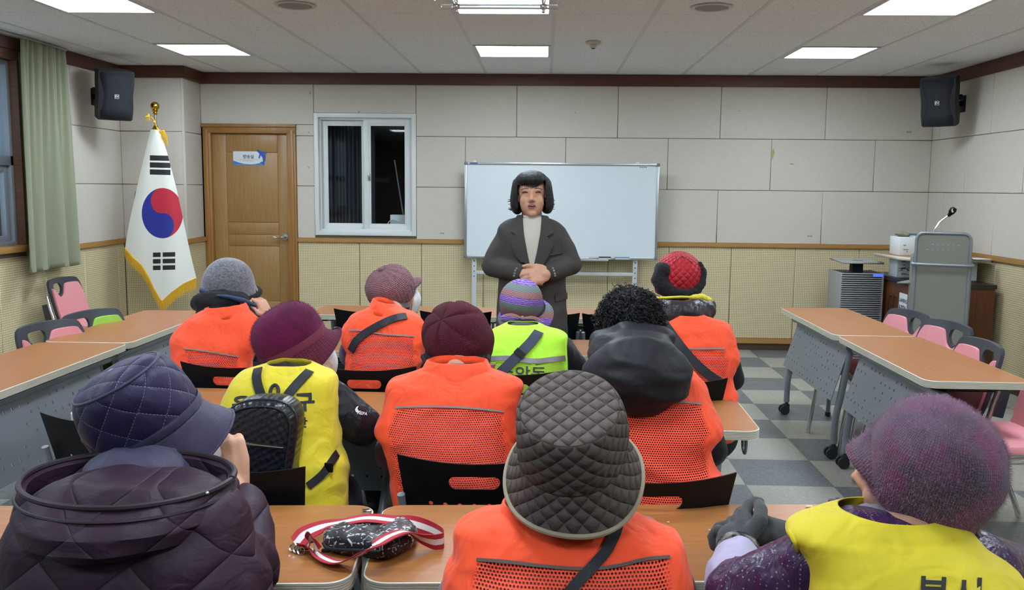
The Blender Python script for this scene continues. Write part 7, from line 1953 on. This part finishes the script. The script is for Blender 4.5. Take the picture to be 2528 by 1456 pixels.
mb = MB(); mb.tube([hit(tj, x, y, .002)[0] for x, y in catmull([(1313, 658), (1312, 700), (1313, 760), (1312, 830)], 8)], .003, 6); mb.build('front_edge', m_tweed, jk, world=True)
for P_ in ([(1352, 628), (1388, 622), (1388, 626), (1352, 633)], [(1369, 728), (1398, 722), (1398, 738), (1370, 745)]):
    mb = MB(); drape_poly(mb, tj, P_, .003, .008); o = mb.build('pocket_flap', m_lap, jk, world=True, recalc=False); o.modifiers.new('s', 'SOLIDIFY').thickness = .004
m_btn = M('grey_button', (130, 130, 128), .35)
for e_, w_, s_ in ((eL, wL, -1), (eR, wR, 1)):
    for k in range(4):
        p = w_+(e_-w_)*.30+V((s_*.006*k, -.02, .030-.018*k)); h = tj.find_nearest(p+V((0, -.05, 0))); mb = MB(); mb.ball(h[0]+h[1]*.0015, (.006, .0035, .006), 10, 6); mb.build('cuff_button', m_btn, jk, world=True)
# face details
g = lambda x, y, z: C0+RW @ V((x, y, z))
m_eye = M('eye_dark', (26, 20, 20), .2); m_brow = M('brow_dark', (104, 82, 72), .8); m_lip = M('lip_rose', (150, 74, 78), .4); m_teeth = M('teeth', (196, 186, 176), .3); m_mouth = M('mouth_dark', (46, 16, 20), .6)
bt = B.tree
def on_face(x, z, off=.0012):
    o = C0+RW @ V((x, .25, z)); d = RW @ V((0, -1, 0)); h = bt.ray_cast(o, d); return h[0]+(-d)*off
for q in (-1, 1):
    mb = MB(); P_ = [on_face(q*(.019+.030*t), .014+.0055*math.sin(PI*t)-.002*t, .0008) for t in [i/10 for i in range(11)]]
    mb.tube(P_, [.0013+.0019*math.sin(PI*i/10) for i in range(11)], 6); mb.build('eye', m_eye, root, world=True)
    mb = MB(); P_ = [on_face(q*(.016+.040*t), .034+.004*math.sin(PI*t)-.004*t, .0008) for t in [i/10 for i in range(11)]]
    mb.tube(P_, [.0022+.0016*math.sin(PI*(1-i/14)) for i in range(11)], 6); mb.build('eyebrow', m_brow, root, world=True)
mb = MB(); vs = [on_face(.0205*math.cos(a), -.056+(.008 if math.sin(a) > 0 else .0105)*math.sin(a), .001) for a in [2*PI*k/24 for k in range(24)]]; mb.bm.faces.new([mb.bm.verts.new(p) for p in vs]); mb.tube(vs+[vs[0]], .0027, 7); lp_ = mb.build('lips', m_lip, root, world=True)
mb = MB(); vs = [on_face(.0150*math.cos(a), -.0555+.0048*math.sin(a), .0034) for a in [2*PI*k/20 for k in range(20)]]; mb.bm.faces.new([mb.bm.verts.new(p) for p in vs]); mb.build('mouth', m_mouth, lp_, world=True)
mb = MB(); vs = [on_face(x, z, .0040) for x, z in ((-.010, -.0515), (.010, -.0515), (.009, -.0540), (-.009, -.0540))]; mb.bm.faces.new([mb.bm.verts.new(p) for p in vs]); mb.build('teeth', m_teeth, lp_, world=True)
for q in (-1, 1): mb = MB(); mb.ball(g(q*.080, .002, -.046), .005); mb.build('earring', m_chrome, root, world=True)
# hair: a cap with a fringe and flicked curls at the sides
HB = Blob(); HB.ball(g(0, -.018, .028), (.095, .106, .104), 24, 16, rot=RW); [HB.ball(g(q*x, -.016, z), (r_, .060, r_*1.25), rot=RW) for q in (-1, 1) for x, z, r_ in ((.066, .050, .038), (.071, .032, .037), (.075, .012, .036), (.078, -.008, .036), (.080, -.028, .036), (.081, -.048, .034), (.080, -.062, .030))]
HB.ball(g(0, .008, .080), (.084, .092, .050), rot=RW)
iv = RW.transposed()
def keep(p):
    l = iv @ (p-C0); fr_ = .046+.010*math.sin(l.x*70)+.02*abs(l.x)/.07
    return not (l.y > .035-.25*max(0, abs(l.x)-.055) and l.z < fr_ and abs(l.x) < .074) 
hb = HB.fuse('hair', m_hair, root, .005, 9, lambda p: .0025+.002*noise.noise(V((p.x*70, p.y*70, p.z*16))), keep=keep)
mb = MB()
for k in range(44):
    q = -1 if k % 2 else 1; a = rnd.uniform(-.9, .75); x0 = q*(.072+.020*rnd.random()); z0 = rnd.uniform(-.035, .02)
    p0 = g(x0, -.016+.055*a, z0); L_ = rnd.uniform(.035, .07); fl2 = rnd.uniform(.012, .034); ph_ = rnd.uniform(0, 6); pts = []
    for i in range(15):
        t = i/14; out_ = .010*t+fl2*t**2.2; pts.append(p0+RW @ V((q*out_+.0035*math.sin(9*t+ph_), .004*math.cos(9*t+ph_), -L_*(t-.42*t**3)-.012*t)))
    mb.tube(pts, [.0075-.0005*i if i < 12 else .0014-.0005*(i-12)+.0006 for i in range(15)], 7)
for k in range(46):
    x = -.062+.124*(k/45); z1 = .046+.012*math.sin(k*2.3)+.022*(abs(x)/.062)**2; pts = []
    for i in range(7):
        t = i/6; zz_ = .118+(z1-.118)*t-.05*(abs(x)/.07)**2*(1-t); f = on_face(x*(1-.1*(1-t)), min(zz_, .10), .007); pts.append(f if zz_ < .1 else g(x*.9, .05+.03*t, zz_))
    mb.tube(pts, [.0042]*4+[.0034, .0024, .001], 5)
o = mb.build('hair_strands', m_hair, hb, world=True); o['kind'] = 'stuff'

# ================================================================== ON THE FRONT TABLE
m_tri, n_, l_, b_ = newmat('monogram_nylon'); nt = m_tri.node_tree; uv = coords(nt)
vo = nt.nodes.new('ShaderNodeTexVoronoi'); vo.inputs['Scale'].default_value = 78; vo.inputs['Randomness'].default_value = .25; vo.distance = 'CHEBYCHEV'; l_.new(mapping(nt, uv, (1, 1, .8), (.2, .1, .6)), vo.inputs[0])
vc_ = nt.nodes.new('ShaderNodeTexVoronoi'); vc_.inputs['Scale'].default_value = 78; vc_.inputs['Randomness'].default_value = .25; l_.new(mapping(nt, uv, (1, 1, .8), (.2, .1, .6)), vc_.inputs[0])
msk = math_(nt, 'MULTIPLY', ramp(nt, vo.outputs[0], .46, .50), math_(nt, 'GREATER_THAN', noise_(nt, uv, 150, 0), .47))
l_.new(mixc(nt, msk, lin((18, 19, 24)), mixc(nt, noise_(nt, uv, 110, 0), lin((196, 176, 160)), lin((200, 210, 222)))), b_.inputs['Base Color']); b_.inputs['Roughness'].default_value = .45
bump(nt, noise_(nt, uv, 30, 2), b_, .3, .006)
TT = TH+.0008
def tz(x, y, z=TT): return atz(x, y, z)
bag = thing('shoulder_bag', 'small black patterned zip pouch with red and white striped strap on the front table', 'shoulder bag', tz(920, 1360))
BB = Blob(); out = [(798, 1354), (808, 1342), (862, 1330), (930, 1322), (1000, 1320), (1028, 1330), (1031, 1346), (1010, 1368), (955, 1387), (880, 1380), (814, 1370)]
c0 = tz(915, 1340); base = [tz(x, y) for x, y in out]
prof = [(.86, 0), (.97, .008), (1.0, .022), (.98, .033), (.92, .042), (.8, .046), (.4, .049)]
BB.skin([[c0+(p-c0)*s+V((0, 0, z+.0015*math.sin(p.x*80))) for p in [q for q in bez(base+base[:1], 4)][:-1]] for s, z in prof]); 
bo_ = BB.fuse('pouch', m_tri, bag, .004, 3, lambda p: .003*noise.noise(p*26)); tbg = BB.tree
mb = MB(); mb.tube(bez([hit(tbg, x, y, .002)[0] for x, y in ((797, 1340), (812, 1352), (850, 1356), (900, 1358), (940, 1362))], 5), .004, 8); mb.build('zip', m_blackmat, bag, world=True)
mb = MB(); p = hit(tbg, 812, 1354, .006)[0]; mb.box(p-V((.012, .004, .004)), p+V((.006, .004, .004)), bev=.002); mb.build('zip_pull', m_black, bag, world=True)
m_str, n_, l_, b_ = newmat('striped_webbing'); nt = m_str.node_tree; uv = nt.nodes.new('ShaderNodeUVMap').outputs[0]; s_ = nt.nodes.new('ShaderNodeSeparateXYZ'); l_.new(uv, s_.inputs[0])
wht = math_(nt, 'LESS_THAN', math_(nt, 'ABSOLUTE', math_(nt, 'SUBTRACT', s_.outputs[0], .5)), .185)
l_.new(mixc(nt, wht, lin((172, 22, 44)), lin((222, 220, 216))), b_.inputs['Base Color']); b_.inputs['Roughness'].default_value = .8; b_.inputs['Sheen Weight'].default_value = .1
bump(nt, math_(nt, 'SINE', math_(nt, 'MULTIPLY', s_.outputs[1], 4200)), b_, .2, .0015)
def band(pts, w=.036, name='strap'):
    """pts: (pixel x, pixel y, height above the table, lean of the band: 0 flat .. 1 upright)"""
    P = catmull([(*tz(x, y, TT+z+.001), le) for x, y, z, le in pts], 8); mb = MB(); L = []
    for i, q in enumerate(P):
        p = V(q[:3]); a, b = V(P[max(i-1, 0)][:3]), V(P[min(i+1, len(P)-1)][:3]); t = (b-a).normalized(); sd = V((0, 0, 1)).cross(t).normalized(); le = q[3]
        u = (sd*(1-abs(le))+V((0, 0, 1))*le).normalized(); lo = p-u*w/2; hi = p+u*w/2
        d = max(0, TT+.001-min(lo.z, hi.z)); L.append((lo+V((0, 0, d)), hi+V((0, 0, d))))
    S_ = [0]
    for i in range(1, len(L)): S_.append(S_[-1]+(L[i][0]-L[i-1][0]).length)
    n_ = [(b-a).cross(V((1, .3, .2))).normalized()*.0012 for a, b in L]
    mb.skin([[a-n, b-n, b+n, a+n] for (a, b), n in zip(L, n_)], uvs=lambda i, j: ((0, 1, 1, 0, 0)[j], S_[i]))
    return mb.build(name, m_str, bag, world=True)
band([(728, 1346, .012, .6), (752, 1318, .02, .45), (800, 1298, .026, .3), (850, 1288, .045, .15), (905, 1279, .055, .12), (960, 1283, .050, .25), (1010, 1290, .030, .5), (1060, 1305, .020, .85), (1092, 1322, .018, 1.0), (1094, 1334, .018, 1.0), (1075, 1338, .018, .9), (1045, 1330, .030, .55), (1005, 1312, .056, .12), (965, 1322, .060, .05), (925, 1345, .058, .1), (880, 1372, .030, .25), (835, 1388, .010, .15), (800, 1378, .006, .15), (770, 1356, .008, .4), (735, 1352, .010, .5)])
band([(782, 1362, .010, .5), (776, 1346, .028, .8), (770, 1325, .045, .6), (765, 1333, .035, .4), (760, 1350, .02, .3)], .034, 'strap_end')
mb = MB()
for dx in (0, 10, 20): p = tz(724+dx, 1352+dx*.35, TT+.008); mb.tube([p+V((.008*math.cos(a), .004*math.sin(a), .007*math.sin(a))) for a in [2*PI*k/12 for k in range(13)]], .002, 6)
mb.build('buckle', m_chrome, bag, world=True)
mb = MB(); a, b = tz(895, 1266, TT+.002), tz(918, 1259, TT+.006); mb.box(V((min(a.x, b.x), a.y-.012, TT+.0005)), V((b.x, a.y+.004, TT+.012)), bev=.002, rot=Matrix.Rotation(.35, 3, 'Z')); mb.build('strap_slider', m_chrome, bag, world=True)
m_crumb = M('crumb', (214, 190, 150), .8)
for k, (x, y, s, lab) in enumerate(((1998, 1251, .010, 'torn scrap of pale paper on the far edge of the front table'), (1650, 1291, .003, 'tiny pale crumb on the front table right of the bucket hat'), (1752, 1310, .004, 'small pale crumb on the front table beside the charcoal gloves'))):
    p = tz(x, y, TT); mb = MB(); mb.ball(p+V((0, 0, .0022)), (s, s*.6, .002), 8, 5)
    for v in mb.bm.verts: v.co += V((noise.noise(v.co*400), noise.noise(v.co*300+V((5, 1, 2))), 0))*s*.35
    tag(mb.build('paper_scrap' if k == 0 else 'crumb', m_crumb), lab, 'scrap' if k == 0 else 'crumb')
